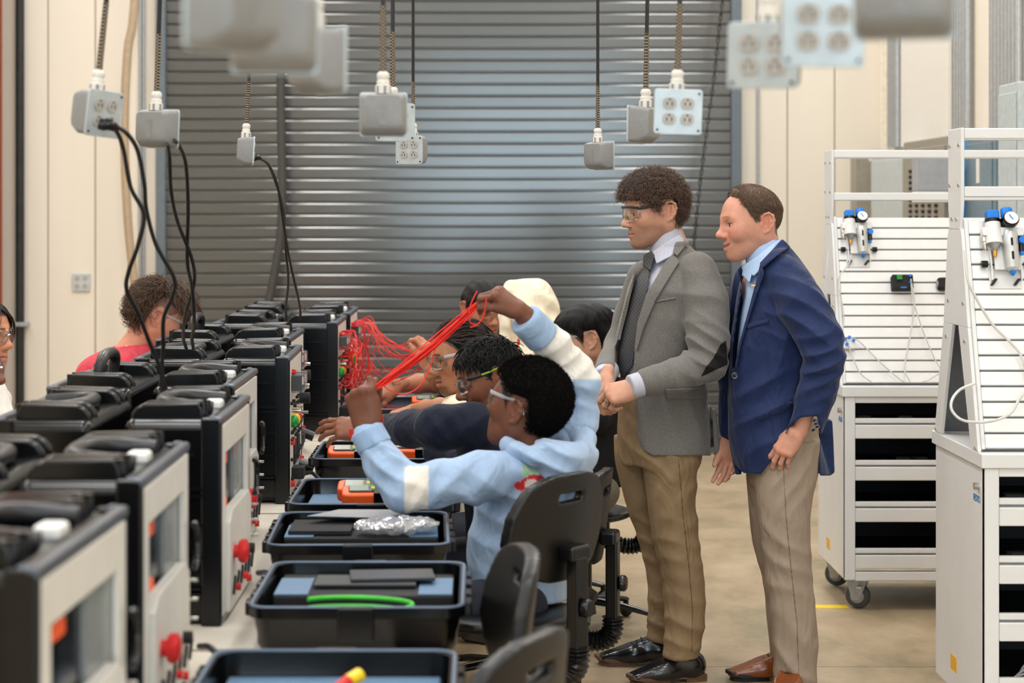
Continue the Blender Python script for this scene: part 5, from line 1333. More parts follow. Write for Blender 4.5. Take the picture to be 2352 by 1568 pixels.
m_redbr = M('brown tousled hair', (88, 64, 48), .5, var=.4, scale=90); m_afro = M('tight black hair', (17, 14, 13), .95, var=.5, scale=260, bump=.6, bscale=420, spec=.12)
m_darkgl = M('dark glasses frame', (34, 40, 46), .35); m_btn = M('navy button', (20, 26, 44), .3); m_ringm = M('ring metal', (150, 150, 148), .25, metal=.9)

# ================================================================ curly haired man in grey tweed
def grey_man():
    d0 = 7.4
    root = thing('person', 'standing man in grey tweed jacket, dark tie and clear safety glasses, hands clasped', 'person', (S(1535, 0, d0).x, d0, 0))
    ro = Vector(root.location)
    def Q(x, y, dd=0.): return S(x, y, d0 + dd)
    pm = d0 / F
    skin = (198, 148, 122)
    P = dict(skin=skin, hair=(52, 40, 34), stubble=.5, lid=.62, gaze=(0, -.5), line=[.058, .055, .05, .035, .012, .008, .046, .044, -.05, -.085], lip=(176, 104, 94), blush_w=.3, nose_l=1.15, neck=((-.04, 0, -.06), (-.062, 0, -.15)), chin=.004, adam=1, scalp=.9)
    body = Body(); kids = []
    fw = Vector((-math.cos(R(14)), -math.sin(R(14)), -.13))
    M4 = head_on(body, P, Q(1500, 488), fw, (-.06, 0, 1), 1.02, .003)
    # coarse body under the clothes
    b = Sdf(); b.loft([(Q(1545, 610), 40 * pm, .07), (Q(1545, 700), 62 * pm, .12), (Q(1530, 850), 62 * pm, .1), (Q(1525, 960), 70 * pm, .11)], (1, 0, 0))
    b.rc(Q(1525, 530, .0), Q(1548, 640), .05, .05); b.rc(Q(1610, 640, -.17), Q(1630, 830, -.24), .05, .045); b.rc(Q(1630, 830, -.24), Q(1462, 893, -.3), .045, .03)
    b.rc(Q(1480, 650, .2), Q(1440, 790, .25), .05, .045); b.rc(Q(1440, 790, .25), Q(1385, 870, -.06), .045, .03)
    b.chain([Q(1535, 1000, -.09), Q(1550, 1250, -.09), Q(1570, 1500, -.12)], [.07, .045, .03]); b.chain([Q(1470, 1000, .09), Q(1510, 1250, .1), Q(1525, 1470, .13)], [.07, .045, .03])
    v, q = b.mesh(.014); body.add(v, q, np.array(lin(skin)))
    add_hand(body, Q(1462, 890, -.33), (-1, .05, -.28), (-.22, -.72, .66), skin, [(35, 60, 30), (46, 64, 35), (54, 70, 38), (62, 76, 40)], (.22, .7), side=-1, scale=1.06, spread=.5)
    add_hand(body, Q(1392, 866, -.2), (-.30, -.42, -.86), (-.78, -.5, .3), skin, [(42, 68, 35), (46, 70, 38), (50, 72, 40), (54, 74, 40)], (.3, .8), side=1, scale=1.0)
    # trousers
    t = Sdf()
    t.loft([(Q(1515, 850), 88 * pm, .15), (Q(1516, 930), 96 * pm, .165), (Q(1518, 1010), 98 * pm, .175), (Q(1520, 1065), 90 * pm, .17)], (1, 0, 0), k=.03)
    t.loft([(Q(1537, 1000, -.07), 72 * pm, .11), (Q(1538, 1060, -.08), 66 * pm, .105), (Q(1543, 1150, -.09), 56 * pm, .095), (Q(1552, 1240, -.1), 52 * pm, .085), (Q(1569, 1330, -.11), 49 * pm, .078), (Q(1572, 1430, -.12), 46 * pm, .074), (Q(1563, 1508, -.125), 41 * pm, .07)], (1, 0, 0), k=.02)
    t.loft([(Q(1470, 1000, .08), 60 * pm, .1), (Q(1466, 1060, .09), 54 * pm, .1), (Q(1482, 1150, .1), 47 * pm, .09), (Q(1507, 1240, .11), 43 * pm, .08), (Q(1526, 1330, .12), 40 * pm, .074), (Q(1525, 1420, .13), 38 * pm, .07), (Q(1521, 1470, .135), 37 * pm, .066)], (1, 0, 0), k=.004)
    for c, dr, lam, rad, am in ((Q(1545, 1250, -.17), (.3, 0, 1), .075, .12, .006), (Q(1570, 1440, -.2), (.35, 0, 1), .07, .12, .008), (Q(1505, 1250, .02), (.4, 0, 1), .075, .12, .006), (Q(1520, 1430, .06), (.3, 0, 1), .07, .11, .008), (Q(1480, 1060, -.15), (.8, 0, .6), .07, .14, .008), (Q(1590, 1150, -.15), (-.6, 0, .8), .08, .16, .006)): t.disp(fold(c, dr, lam, rad, am, 3))
    t.disp(rumple(.003, 11)); tr = solid_mesh(t, .0075, 'trousers', m_khaki, root)
    patch_mesh(t, [(1557, 1050), (1559.5, 1050), (1570, 1180), (1584, 1300), (1592, 1400), (1590, 1498), (1587.5, 1498), (1589, 1400), (1581, 1300), (1567, 1180)], .0016, .003, 6.9, 7.33, .0032, 'side_seam', M('seam khaki', (96, 78, 54), .9), tr)
    # shirt, collar, tie
    tor = [(565, 1540, 46, .078), (600, 1550, 68, .135), (650, 1545, 92, .185), (720, 1535, 101, .19), (800, 1521, 104, .175), (870, 1517, 105, .17), (950, 1519, 108, .18), (1046, 1527, 112, .195)]
    sh = Sdf(); sh.loft([(Q(x, y), (r - 16) * pm, ry - .026) for y, x, r, ry in tor[:6]] + [(Q(1517, 900), 87 * pm, .145)], (1, 0, 0), k=0); sh.rc(Q(1530, 545), Q(1538, 590), .062, .075, k=.03); sh.disp(rumple(.002, 4))
    solid_mesh(sh, .008, 'shirt', m_shirt, root)
    na = M4 @ Vector((-.045, 0, -.075)); nb = M4 @ Vector((-.068, 0, -.2)); ax = (nb - na).normalized()
    band_ring(na, nb, .058, .064, .008, None, 'collar', m_shirt, root, top=(na + ax * .045, -ax + Vector((.62, .1, .1))), bottom=(nb, ax))
    patch_mesh(sh, [(1560, 538), (1572, 552), (1548, 586), (1508, 606), (1498, 578), (1530, 556)], .022, .002, 6.9, 7.4, .004, 'collar_leaf', m_shirt, root)
    patch_mesh(sh, [(1478, 586), (1495, 576), (1504, 586), (1494, 622), (1476, 610)], .026, .004, 6.8, 7.5, .004, 'tie_knot', m_tie, root)
    patch_mesh(sh, [(1476, 606), (1494, 618), (1484, 690), (1466, 770), (1452, 842), (1431, 869), (1413, 838), (1424, 770), (1442, 690)], .017, .004, 6.8, 7.5, .005, 'tie', m_tie, root)
    MB().tube([tuple(Q(x, y, dd)) for x, y, dd in ((1412, 872, -.05), (1425, 877, -.145), (1470, 880, -.185), (1520, 880, -.19))], .016, 8, .4, (0, 1, 0)).build('belt', m_suede, root, smooth=True)
    # jacket
    j = Sdf(); j.loft([(Q(x, y), r * pm, ry) for y, x, r, ry in tor], (1, 0, 0), k=0)
    near = [Q(1602, 622, -.13), Q(1621, 690, -.18), Q(1627, 780, -.225), Q(1627, 832, -.245), Q(1560, 858, -.29), Q(1486, 878, -.325)]
    j.chain(near, [.072, .082, .078, .068, .06, .051], k=.012)
    far = [Q(1482, 640, .16), Q(1455, 730, .22), Q(1425, 795, .2), Q(1393, 856, -.1)]
    j.chain(far, [.07, .072, .06, .05], k=.03)
    # back skirt
    j.bx(Q(1628, 985, .02), (16 * pm, .1, 50 * pm), .01, (0, -5, 0), k=.02)
    j.disp(rumple(.0035, 21)); j.disp(fold(Q(1610, 800, -.3), (.55, 0, 1), .05, .1, .012, 5)); j.disp(fold(Q(1590, 850, -.34), (1, 0, .5), .06, .09, .008, 6)); j.disp(fold(Q(1610, 700, -.26), (.2, 0, 1), .1, .14, .006, 7)); j.disp(fold(Q(1530, 950, -.18), (1, 0, .3), .12, .18, .006, 8))
    inn = Sdf(); inn.loft([(Q(x, y), (r - 14) * pm, ry - .022) for y, x, r, ry in tor] + [(Q(1528, 1080), 98 * pm, .173)], (1, 0, 0), k=0)
    outer = Sdf(); outer.ops = list(j.ops)
    j.ops.append((lambda X, Y, Z: inn.ops[0][0](X, Y, Z), inn.ops[0][1], inn.ops[0][2], 0, 1))
    j.poly([(1490, 560), (1572, 520), (1542, 575), (1508, 636), (1486, 674), (1467, 735), (1458, 795), (1456, 850), (1462, 930), (1464, 1000), (1478, 1034), (1508, 1052), (1500, 1110), (1402, 1110), (1400, 1030), (1408, 930), (1411, 860), (1414, 800), (1432, 715), (1450, 645), (1470, 596)], 6.8, 7.5, op=1)
    j.plane(Q(1480, 878, -.325) + Vector((-.004, 0, 0)), (-1, .2, -.25)) if False else None
    j.poly([(1629, 905), (1634, 905), (1641, 1060), (1633, 1060)], 6.9, 7.5, op=1)
    j.poly([(1380, 1046), (1660, 1046), (1660, 1100), (1380, 1100)], 6.8, 8.0, op=1)
    jk = solid_mesh(j, .0052, 'jacket', m_tweed, root)
    # collar of the jacket and lapel
    patch_mesh(outer, [(1566, 531), (1584, 556), (1555, 588), (1545, 580), (1550, 560)], .02, .004, 6.9, 7.5, .0045, 'jacket_collar', m_tweed, jk)
    patch_mesh(outer, [(1545, 582), (1552, 590), (1560, 602), (1534, 644), (1506, 690), (1477, 757), (1463, 806), (1457, 800), (1465, 738), (1485, 674), (1510, 632)], .011, .004, 6.9, 7.5, .003, 'lapel', m_tweed, jk)
    patch_mesh(outer, [(1437, 660), (1452, 628), (1466, 600), (1455, 640), (1434, 712), (1418, 785), (1411, 800), (1420, 730)], .011, .004, 6.9, 7.5, .003, 'lapel', m_tweed, jk)
    patch_mesh(outer, [(1527, 893), (1625, 889), (1625, 917), (1531, 917)], .0075, .002, 6.9, 7.4, .005, 'pocket_flap', m_tweed, jk)
    patch_mesh(outer, [(1506, 690), (1552, 682), (1553, 686), (1507, 695)], .006, .002, 6.9, 7.4, .003, 'pocket_welt', m_tweed, jk)
    patch_mesh(outer, [(1668, 780), (1672, 836), (1652, 846), (1608, 866), (1622, 842), (1638, 822), (1655, 790)], .004, .006, 6.9, 7.4, .005, 'elbow_patch', m_suede, jk)
    for a, bb, r in ((near[-1], near[-2], .046), (far[-1], far[-2], .044)):
        dn = (Vector(a) - Vector(bb)).normalized(); s = Sdf(); s.rc(Vector(a) - dn * .02, Vector(a) + dn * .064, r, r * .93); s.plane(Vector(a) + dn * .066, dn); solid_mesh(s, .005, 'shirt_cuff', m_shirt, root)
    HM = frame(Q(1462, 890, -.33), (-1, .05, -.28), (-.22, -.72, .66)); fd = Vector((math.cos(R(54)), 0, -math.sin(R(54)))); fc = Vector((.092, .011, .005)) + fd * .022; e1 = Vector((0, 1, 0)); e2 = fd.cross(e1)
    MB().tube([HM @ ((fc + (e1 * math.cos(a) + e2 * math.sin(a)) * .0108) * 1.06) for a in np.linspace(0, 6.283, 18)], .002, 6).build('ring', m_ringm, root, smooth=True)
    # shoes
    shoe(root, (Q(1606, 0, 0).x, 7.3, 0), (-1, -.28, 0), m_blklth, m_sole, m_suede)
    shoe(root, (Q(1545, 0, .14).x, 7.54, 0), (-1, .02, 0), m_blklth, m_sole, m_suede)
    # curls
    grow = lambda X, Y, Z: .022 * np.clip((Z - .02) / .1, 0, 1) + .012 * np.clip(X / .09, 0, 1)
    hair_cap(P, .014, M4, M('dark curl core', (30, 23, 20), .8, var=.3, scale=90), root, 3, fn=grow, lump=.006, freq=(120, 170, 230, 300))
    p, n = scalp_points(P, 5200, .012, 5); p = p + n * (grow(p[:, 0], p[:, 1], p[:, 2])[:, None] * rng.uniform(.4, 1.05, (len(p), 1)))
    hair_strands('hair_curls', M4, root, m_curl, (p, n), curl_fn(9, .026, .0062, 1.4, 12, .25, -.02), .0013)
    body.build(root)
    glasses(M4, root, m_lens, m_darkgl, m_darkgl, 'brow')
    reparent(root)
def reparent(root):
    """children were modelled in world space: give them the root's inverse offset"""
    inv = Matrix.Translation(-Vector(root.location))
    for c in root.children:
        if c.type == 'EMPTY': c.location = -Vector(root.location)
        else: c.data.transform(inv); 
        if c.type != 'EMPTY':
            for g in c.children: g.data.transform(inv)
grey_man()

# ================================================================ man in the navy blazer
def blue_man():
    d0 = 7.2; pm = d0 / F
    root = thing('person', 'smiling man in navy blazer and taupe trousers with one hand in his pocket', 'person', (S(1790, 0, d0).x, d0, 0))
    def Q(x, y, dd=0.): return S(x, y, d0 + dd)
    skin = (208, 150, 126)
    P = dict(skin=skin, hair=(84, 64, 50), stubble=.22, lid=.42, gaze=(0, -.1), smile=1., open=.45, line=[.104, .1, .094, .066, .02, -.004, .04, .038, -.035, -.072], lip=(196, 110, 104), blush=(206, 92, 76), blush_w=.5, scalp=.85, brow=(150, 110, 86), nose_l=1.2, neck=((-.04, 0, -.06), (-.062, 0, -.15)), cheek=.002)
    body = Body()
    M4 = head_on(body, P, Q(1722, 514), (-1, -.2, -.1), (-.05, 0, 1), 1.03, .003)
    b = Sdf(); b.loft([(Q(1785, 610), 36 * pm, .07), (Q(1795, 720), 60 * pm, .12), (Q(1782, 860), 60 * pm, .1), (Q(1790, 1000), 66 * pm, .11)], (1, 0, 0)); b.rc(Q(1752, 545), Q(1785, 640), .05, .05)
    b.chain([Q(1800, 640, -.16), Q(1890, 800, -.25), Q(1838, 990, -.22)], [.05, .045, .03]); b.chain([Q(1725, 650, .18), Q(1690, 850, .24), Q(1680, 1003, .15)], [.05, .045, .03])
    b.chain([Q(1805, 1050, -.09), Q(1808, 1290, -.09), Q(1825, 1540, -.1)], [.07, .045, .03]); b.chain([Q(1770, 1050, .09), Q(1785, 1300, .09), Q(1808, 1520, .1)], [.07, .045, .03])
    v, q = b.mesh(.014); body.add(v, q, np.array(lin(skin)))
    add_hand(body, Q(1830, 992, -.225), (-.55, .12, -.82), (-.55, -.8, .2), skin, [(18, 20, 10), (20, 20, 10), (24, 22, 12), (28, 24, 12)], (.5, .5), side=-1, scale=.92)
    add_hand(body, Q(1682, 1000, .13), (-.12, 0, -1), (.5, .85, 0), skin, [(14, 18, 10), (18, 24, 14), (22, 28, 16), (26, 32, 18)], (.22, .55), side=1, scale=1.0)
    t = Sdf()
    t.loft([(Q(1778, 900), 84 * pm, .15), (Q(1790, 980), 88 * pm, .165), (Q(1797, 1060), 82 * pm, .17), (Q(1797, 1110), 74 * pm, .165)], (1, 0, 0), k=.03)
    t.loft([(Q(1812, 1010, -.08), 70 * pm, .11), (Q(1804, 1100, -.09), 68 * pm, .105), (Q(1802, 1180, -.1), 60 * pm, .1), (Q(1808, 1290, -.1), 54 * pm, .09), (Q(1822, 1400, -.1), 51 * pm, .082), (Q(1827, 1500, -.1), 50 * pm, .08), (Q(1825, 1590, -.1), 49 * pm, .08)], (1, 0, 0), k=.02)
    t.loft([(Q(1765, 1010, .08), 56 * pm, .1), (Q(1762, 1090, .1), 48 * pm, .095), (Q(1772, 1250, .12), 42 * pm, .08), (Q(1790, 1340, .12), 39 * pm, .075), (Q(1803, 1450, .12), 38 * pm, .07), (Q(1808, 1535, .12), 38 * pm, .07)], (1, 0, 0), k=.004)
    for c, dr, lam, rad, am in ((Q(1800, 1290, -.2), (.5, 0, 1), .09, .14, .006), (Q(1830, 1520, -.2), (.6, 0, 1), .1, .14, .008), (Q(1800, 1080, -.2), (1, 0, -.5), .06, .14, .007), (Q(1790, 1340, .0), (.5, 0, 1), .075, .12, .006)): t.disp(fold(c, dr, lam, rad, am, 13))
    t.disp(rumple(.003, 31)); tr = solid_mesh(t, .0075, 'trousers', m_taupe, root)
    patch_mesh(t, [(1798, 1075), (1800.5, 1075), (1808, 1200), (1820, 1320), (1832, 1430), (1836, 1560), (1833.5, 1560), (1829, 1430), (1817, 1320), (1805, 1200)], .0016, .003, 6.7, 7.12, .0032, 'side_seam', M('seam taupe', (118, 102, 86), .9), tr)
    patch_mesh(t, [(1797, 1010), (1800, 1072), (1770, 1036), (1768, 1030), (1797, 1066)], .004, .004, 6.8, 7.3, .004, 'pocket_edge', m_taupe, tr)
    tor = [(562, 1768, 42, .078), (600, 1778, 62, .135), (650, 1786, 86, .185), (720, 1788, 101, .19), (800, 1780, 102, .18), (860, 1772, 97, .175), (950, 1772, 100, .185), (1020, 1780, 103, .195), (1090, 1797, 107, .2)]
    sh = Sdf(); sh.loft([(Q(x, y), (r - 16) * pm, ry - .026) for y, x, r, ry in tor[:7]], (1, 0, 0), k=0); sh.rc(Q(1745, 560), Q(1765, 620), .062, .075, k=.03)
    solid_mesh(sh, .008, 'shirt', m_bshirt, root)
    na = M4 @ Vector((-.045, 0, -.075)); nb = M4 @ Vector((-.068, 0, -.2)); ax = (nb - na).normalized()
    band_ring(na, nb, .059, .066, .008, None, 'collar', m_bshirt, root, top=(na + ax * .05, -ax + Vector((.62, .1, .1))), bottom=(nb, ax))
    patch_mesh(sh, [(1790, 548), (1797, 560), (1760, 608), (1732, 634), (1706, 622), (1703, 612), (1740, 588)], .024, .002, 6.7, 7.25, .004, 'collar_leaf', m_bshirt, root)
    patch_mesh(sh, [(1708, 606), (1728, 626), (1722, 650), (1704, 632)], .024, .004, 6.7, 7.3, .004, 'collar_leaf', m_bshirt, root)
    j = Sdf(); j.loft([(Q(x, y), r * pm, ry) for y, x, r, ry in tor], (1, 0, 0), k=0)
    near = [Q(1795, 632, -.13), Q(1842, 700, -.19), Q(1885, 775, -.24), Q(1893, 820, -.25), Q(1877, 900, -.235), Q(1848, 990, -.228)]
    j.chain(near, [.076, .086, .08, .073, .066, .06], k=.012)
    j.chain([Q(1728, 645, .16), Q(1700, 760, .22), Q(1688, 860, .24), Q(1683, 985, .14)], [.07, .07, .06, .052], k=.03)
    j.bx(Q(1893, 1020, .06), (13 * pm, .09, 62 * pm), .01, (0, -3, 0), k=.02)
    j.disp(rumple(.0035, 41)); j.disp(fold(Q(1850, 720, -.3), (.5, 0, 1), .07, .15, .010, 5)); j.disp(fold(Q(1885, 840, -.32), (-.3, 0, 1), .05, .1, .012, 6)); j.disp(fold(Q(1750, 960, -.2), (-.5, 0, 1), .1, .16, .010, 7)); j.disp(fold(Q(1760, 830, -.2), (-.9, 0, 1), .12, .18, .006, 8))
    outer = Sdf(); outer.ops = list(j.ops)
    inn = Sdf(); inn.loft([(Q(x, y), (r - 14) * pm, ry - .022) for y, x, r, ry in tor] + [(Q(1800, 1130), 94 * pm, .178)], (1, 0, 0), k=0)
    j.ops.append((lambda X, Y, Z: inn.ops[0][0](X, Y, Z), inn.ops[0][1], inn.ops[0][2], 0, 1))
    j.poly([(1690, 600), (1790, 535), (1800, 548), (1760, 600), (1738, 650), (1718, 720), (1698, 790), (1690, 840), (1682, 850), (1684, 790), (1694, 720), (1705, 660)], 6.6, 7.35, op=1)
    j.poly([(1748, 1088), (1776, 1052), (1800, 1010), (1812, 978), (1840, 958), (1878, 955), (1884, 1000), (1880, 1050), (1886, 1130), (1746, 1130)], 6.6, 7.2, op=1)
    j.poly([(1640, 1040), (1678, 1040), (1688, 1066), (1708, 1086), (1748, 1088), (1760, 1130), (1640, 1130)], 6.6, 7.2, op=1)
    j.poly([(1640, 1092), (1960, 1092), (1960, 1140), (1640, 1140)], 6.6, 7.9, op=1)
    jk = solid_mesh(j, .0052, 'blazer', m_navyw, root)
    patch_mesh(outer, [(1797, 548), (1815, 566), (1782, 590), (1752, 616), (1745, 604), (1772, 575)], .02, .004, 6.7, 7.3, .0045, 'blazer_collar', m_navyw, jk)
    patch_mesh(outer, [(1746, 606), (1754, 618), (1755, 632), (1740, 670), (1718, 740), (1700, 800), (1692, 846), (1688, 840), (1700, 780), (1718, 715), (1734, 655)], .012, .004, 6.7, 7.3, .003, 'lapel', m_navyw, jk)
    patch_mesh(outer, [(1738, 945), (1808, 921), (1822, 922), (1806, 942), (1742, 967)], .008, .002, 6.7, 7.2, .005, 'pocket_flap', m_navyw, jk)
    patch_mesh(outer, [(1714, 744), (1764, 732), (1765, 742), (1715, 756)], .006, .002, 6.7, 7.2, .004, 'pocket_welt', m_navyw, jk)
    patch_mesh(outer, [(1725, 653), (1735, 653), (1735, 658), (1725, 658)], .019, .002, 6.7, 7.2, .002, 'lapel_pin', M('pin enamel', (228, 190, 150), .3, metal=.4), jk)
    for x, y, dd, r in ((1687, 862, -.13, .0095), (1871, 965, -.305, .007), (1874, 972, -.303, .007), (1877, 979, -.30, .007), (1868, 987, -.298, .007)):
        o = MB(); c = Q(x, y, dd); o.lathe([(0, r), (.003, r), (.004, r * .75)], c, (-.4, -1, .1), 14); o.build('button', m_btn, jk, smooth=True)
        MB().tube([c + Vector((r * math.cos(a), -.004, r * math.sin(a))) for a in np.linspace(0, 6.283, 15)], .0012, 5).build('button_rim', m_ringm, jk)
    shoe(root, (Q(1850, 0, .1).x, 7.32, 0), (-1, -.1, 0), m_brnlth, m_soleb, m_sole)
    shoe(root, (Q(1838, 0, -.1).x, 7.15, 0), (-.4, -.9, 0), m_brnlth, m_soleb, m_sole)
    hair_cap(P, .008, M4, m_brnh, root, 3, fn=lambda X, Y, Z: .013 * np.clip((Z - .05) / .06, 0, 1) * np.clip((X + .09) / .1, .1, 1), lump=.0012, h=.004)
    p, n = scalp_points(P, 6500, .006, 8); p = p + n * (.012 * np.clip((p[:, 2:3] - .05) / .06, 0, 1) * np.clip((p[:, 0:1] + .09) / .1, .1, 1))
    def comb(q):
        top = sstep(.05, .09, q[:, 2])[:, None]; sgn = np.sign(q[:, 1:2])
        return top * np.array([.75, .9, -.1]) + (1 - top) * np.concatenate([-.55 + 0 * sgn, 0 * sgn, -1. + 0 * sgn], 1)
    hair_strands('hair_strands', M4, root, m_brnh, (p, n), flow_fn(4, comb, lambda q: np.where(q[:, 0] > .03, .013, np.where(q[:, 2] > .06, .034, .022)), .3, 7, .28), .0011)
    body.build(root); reparent(root)
blue_man()

# ================================================================ the seated students
def px_of(V):
    sc = V[:, 1] / F; return V[:, 0] / sc + CX, CY - (V[:, 2] - EYE) / sc
def seated(label, d0, head, fwd, up, P, cloth, torso=None, arms=(), ry=.14, hands=(), extra=None, paint=None, legs=None, scale=.97, h=.008, folds=(), gl=None, name='top', skin_arms=(), thigh=None):
    """head: pixel of the head centre; torso: (py, px, half width px, depth); arms: lists of (px,py,dd,r)"""
    pm = d0 / F
    def Q(x, y, dd=0.): return S(x, y, d0 + dd)
    root = thing('person', label, 'person', (Q(head[0], 0).x, d0 + (head[2] if len(head) > 2 else 0), 0))
    body = Body(); skin = P['skin']
    M4 = head_on(body, P, Q(*head), fwd, up, scale, .0034)
    s = Sdf()
    if torso:
        y_, x_, r_, q_, dd_ = torso[-1]; ze = CY + (EYE - .6) * F / (d0 + dd_)
        if ze - y_ > 25: torso = list(torso) + [(ze, x_, r_, q_, dd_)]
        s.loft([(Q(x, y, dd), r * pm, q) for y, x, r, q, dd in torso], (1, 0, 0), k=.03)
    inner = Sdf()
    if torso: inner.loft([(Q(x, y, dd), r * pm * .72, q * .72) for y, x, r, q, dd in torso], (1, 0, 0), k=.03); inner.rc(M4 @ Vector((-.06, 0, -.1)), Q(torso[0][1], torso[0][0] + 40, torso[0][4]), .045, .05)
    for a in arms:
        s.chain([Q(x, y, dd) for x, y, dd, r in a], [r for *_, r in a], k=.03); inner.chain([Q(x, y, dd) for x, y, dd, r in a], [r * .6 for *_, r in a], k=.03)
    if extra: extra(s, Q, M4)
    s.disp(rumple(.003, int(d0 * 100)))
    for (c, dr, lam, rad, am) in folds: s.disp(fold(Q(*c), dr, lam, rad, am, int(c[0])))
    if torso or arms:
        v, q = s.mesh(h); col = paint(v) if paint else None
        mesh_np(name, v, q, cloth, root, col=col)
    if thigh:
        t = Sdf(); fx = 1 if fwd[0] > .5 and head[0] < 700 else -1; y_, x_, r_, q_, dd_ = torso[-1]; hip = Q(x_, y_, dd_)
        hip = Vector((hip.x, hip.y, .6)); sh = Sdf()
        for sy in (-.1, .1):
            kn = Vector((hip.x + fx * .40, hip.y + sy * 1.3, .575)); an = Vector((kn.x - fx * .03, kn.y, .1)); h0 = hip + Vector((0, sy, 0))
            t.chain([h0, kn, an], [.085, .066, .05], k=.03); inner.chain([h0, kn, an], [.05, .04, .03], k=.03)
            f = Sdf(); f.rc((an.x - fx * .03, an.y, .05), (an.x + fx * .15, an.y, .04), .045, .036, k=.02); f.plane((0, 0, .004), (0, 0, -1)); solid_mesh(f, .01, 'shoe', m_whtee if fx > 0 else m_suede, root)
        solid_mesh(t, .012, 'trousers', thigh[0], root)
    if inner.ops:
        v, q = inner.mesh(.014); body.add(v, q, np.array(lin(skin)))
    for hd in hands:
        kw = dict(hd); w = kw.pop('at'); fa = kw.pop('elbow', None)
        add_hand(body, Q(*w), kw.pop('fwd'), kw.pop('back'), skin, kw.pop('curl'), forearm=Q(*fa) if fa else None, **kw)
    body.build(root)
    if gl: glasses(M4, root, m_lens, gl[0], gl[1], gl[2])
    return root, M4, Q
m_milk = M('frosted clear temple', (214, 214, 222), .2, alpha=.42); m_attr = M('hoodie fleece', (180, 200, 225), .9, wrinkle=(6, .022), var=.04, scale=60, bump=.15, bscale=600, attr=True, sheen=.2)
m_navyk = M('navy knit', (13, 21, 40), .9, wrinkle=(6, .018), var=.15, scale=90, bump=.2, bscale=500, sheen=.08); m_creamk = M('cream fleece', (236, 222, 196), .9, wrinkle=(6, .022), var=.05, bump=.15, bscale=500, sheen=.2)
m_blktee = M('black tee', (22, 22, 24), .85, var=.1); m_redtee = M('red tee', (202, 66, 80), .85, wrinkle=(6, .02), var=.06, bump=.1, bscale=400); m_whtee = M('white tee', (228, 224, 218), .85)
m_plaid = M('beige plaid flannel', (196, 170, 142), .85, var=.2, scale=25); m_jean = M('dark trousers', (40, 44, 54), .85)
# ---- pale blue hoodie, both hands on the red bundle
def hood_extra(s, Q, M4):
    s.el(Q(1252, 1022, -.01), (.075, .075, .05), (0, 4, 0), k=.015, op=1)
    s.chain([Q(1300, 868, .10), Q(1345, 882, .12)], [.048, .048], k=.012)
def drape_hood(r, Q):
    h = Sdf()
    ring = [(1166, 1022, -.05), (1186, 1036, -.115), (1232, 1050, -.145), (1290, 1056, -.13), (1335, 1038, -.05), (1342, 1008, .04), (1306, 988, .1), (1250, 982, .11), (1200, 990, .07), (1166, 1022, -.05)]
    h.chain([Q(*p) for p in ring], [.022, .025, .028, .030, .032, .032, .028, .024, .022, .022], k=.02)
    h.loft([(Q(1222, 1036, -.10), .034, .045), (Q(1266, 1056, -.125), .056, .058), (Q(1310, 1072, -.10), .074, .075), (Q(1352, 1062, -.02), .05, .06), (Q(1372, 1050, .01), .02, .03)], (0, 0, 1), (1, 0, -.2), k=.015)
    h.el(Q(1254, 1006, -.012), (.078, .085, .062), (0, 4, 0), k=.012, op=1)
    h.disp(fold(Q(1280, 1062, -.2), (.35, 0, 1), .05, .16, .008, 9)); h.disp(rumple(.003, 77))
    v, q = h.mesh(.0055); mesh_np('hood', v, q, m_attr, r, col=np.repeat(np.array(lin((158, 182, 212)))[None], len(v), 0))
def hood_paint(v):
    x, y = px_of(v); d = v[:, 1]; c = np.repeat(np.array(lin((158, 182, 212)))[None], len(v), 0)
    up = (y < 872 - .0 * x) & (x > 1180)
    cuff = (x - 1180) * .55 + (y - 716) * -.0 < 0
    t = ((x - 1215) * .70 + (y - 745) * .72)     # distance down the raised sleeve from the cuff seam
    wh = sstep(874, 868, y) * (x > 1180); c = blend(c, (226, 222, 216), wh); c = blend(c, (228, 220, 208), sstep(926, 931, x) * sstep(987, 982, x) * (y > 1070))
    back = (x > 1150) & (y > 1030) & (d < 5.78)
    def blob(cx, cy, rx, ry, rgb, seed, k=.3):
        w = np.sqrt(((x - cx) / rx) ** 2 + ((y - cy) / ry) ** 2) + k * waves(x * .01, y * .01, d, [9, 14, 21, 30], seed); m = back & (w < 1); c[m] = lin(rgb)
    blob(1222, 1078, 26, 30, (168, 200, 168), 1); blob(1232, 1062, 14, 16, (214, 208, 196), 2)
    blob(1236, 1118, 44, 26, (206, 44, 46), 3); blob(1262, 1096, 26, 12, (140, 26, 40), 4); blob(1222, 1112, 16, 13, (232, 214, 208), 5, .1); blob(1210, 1138, 18, 14, (220, 90, 90), 6)
    return c
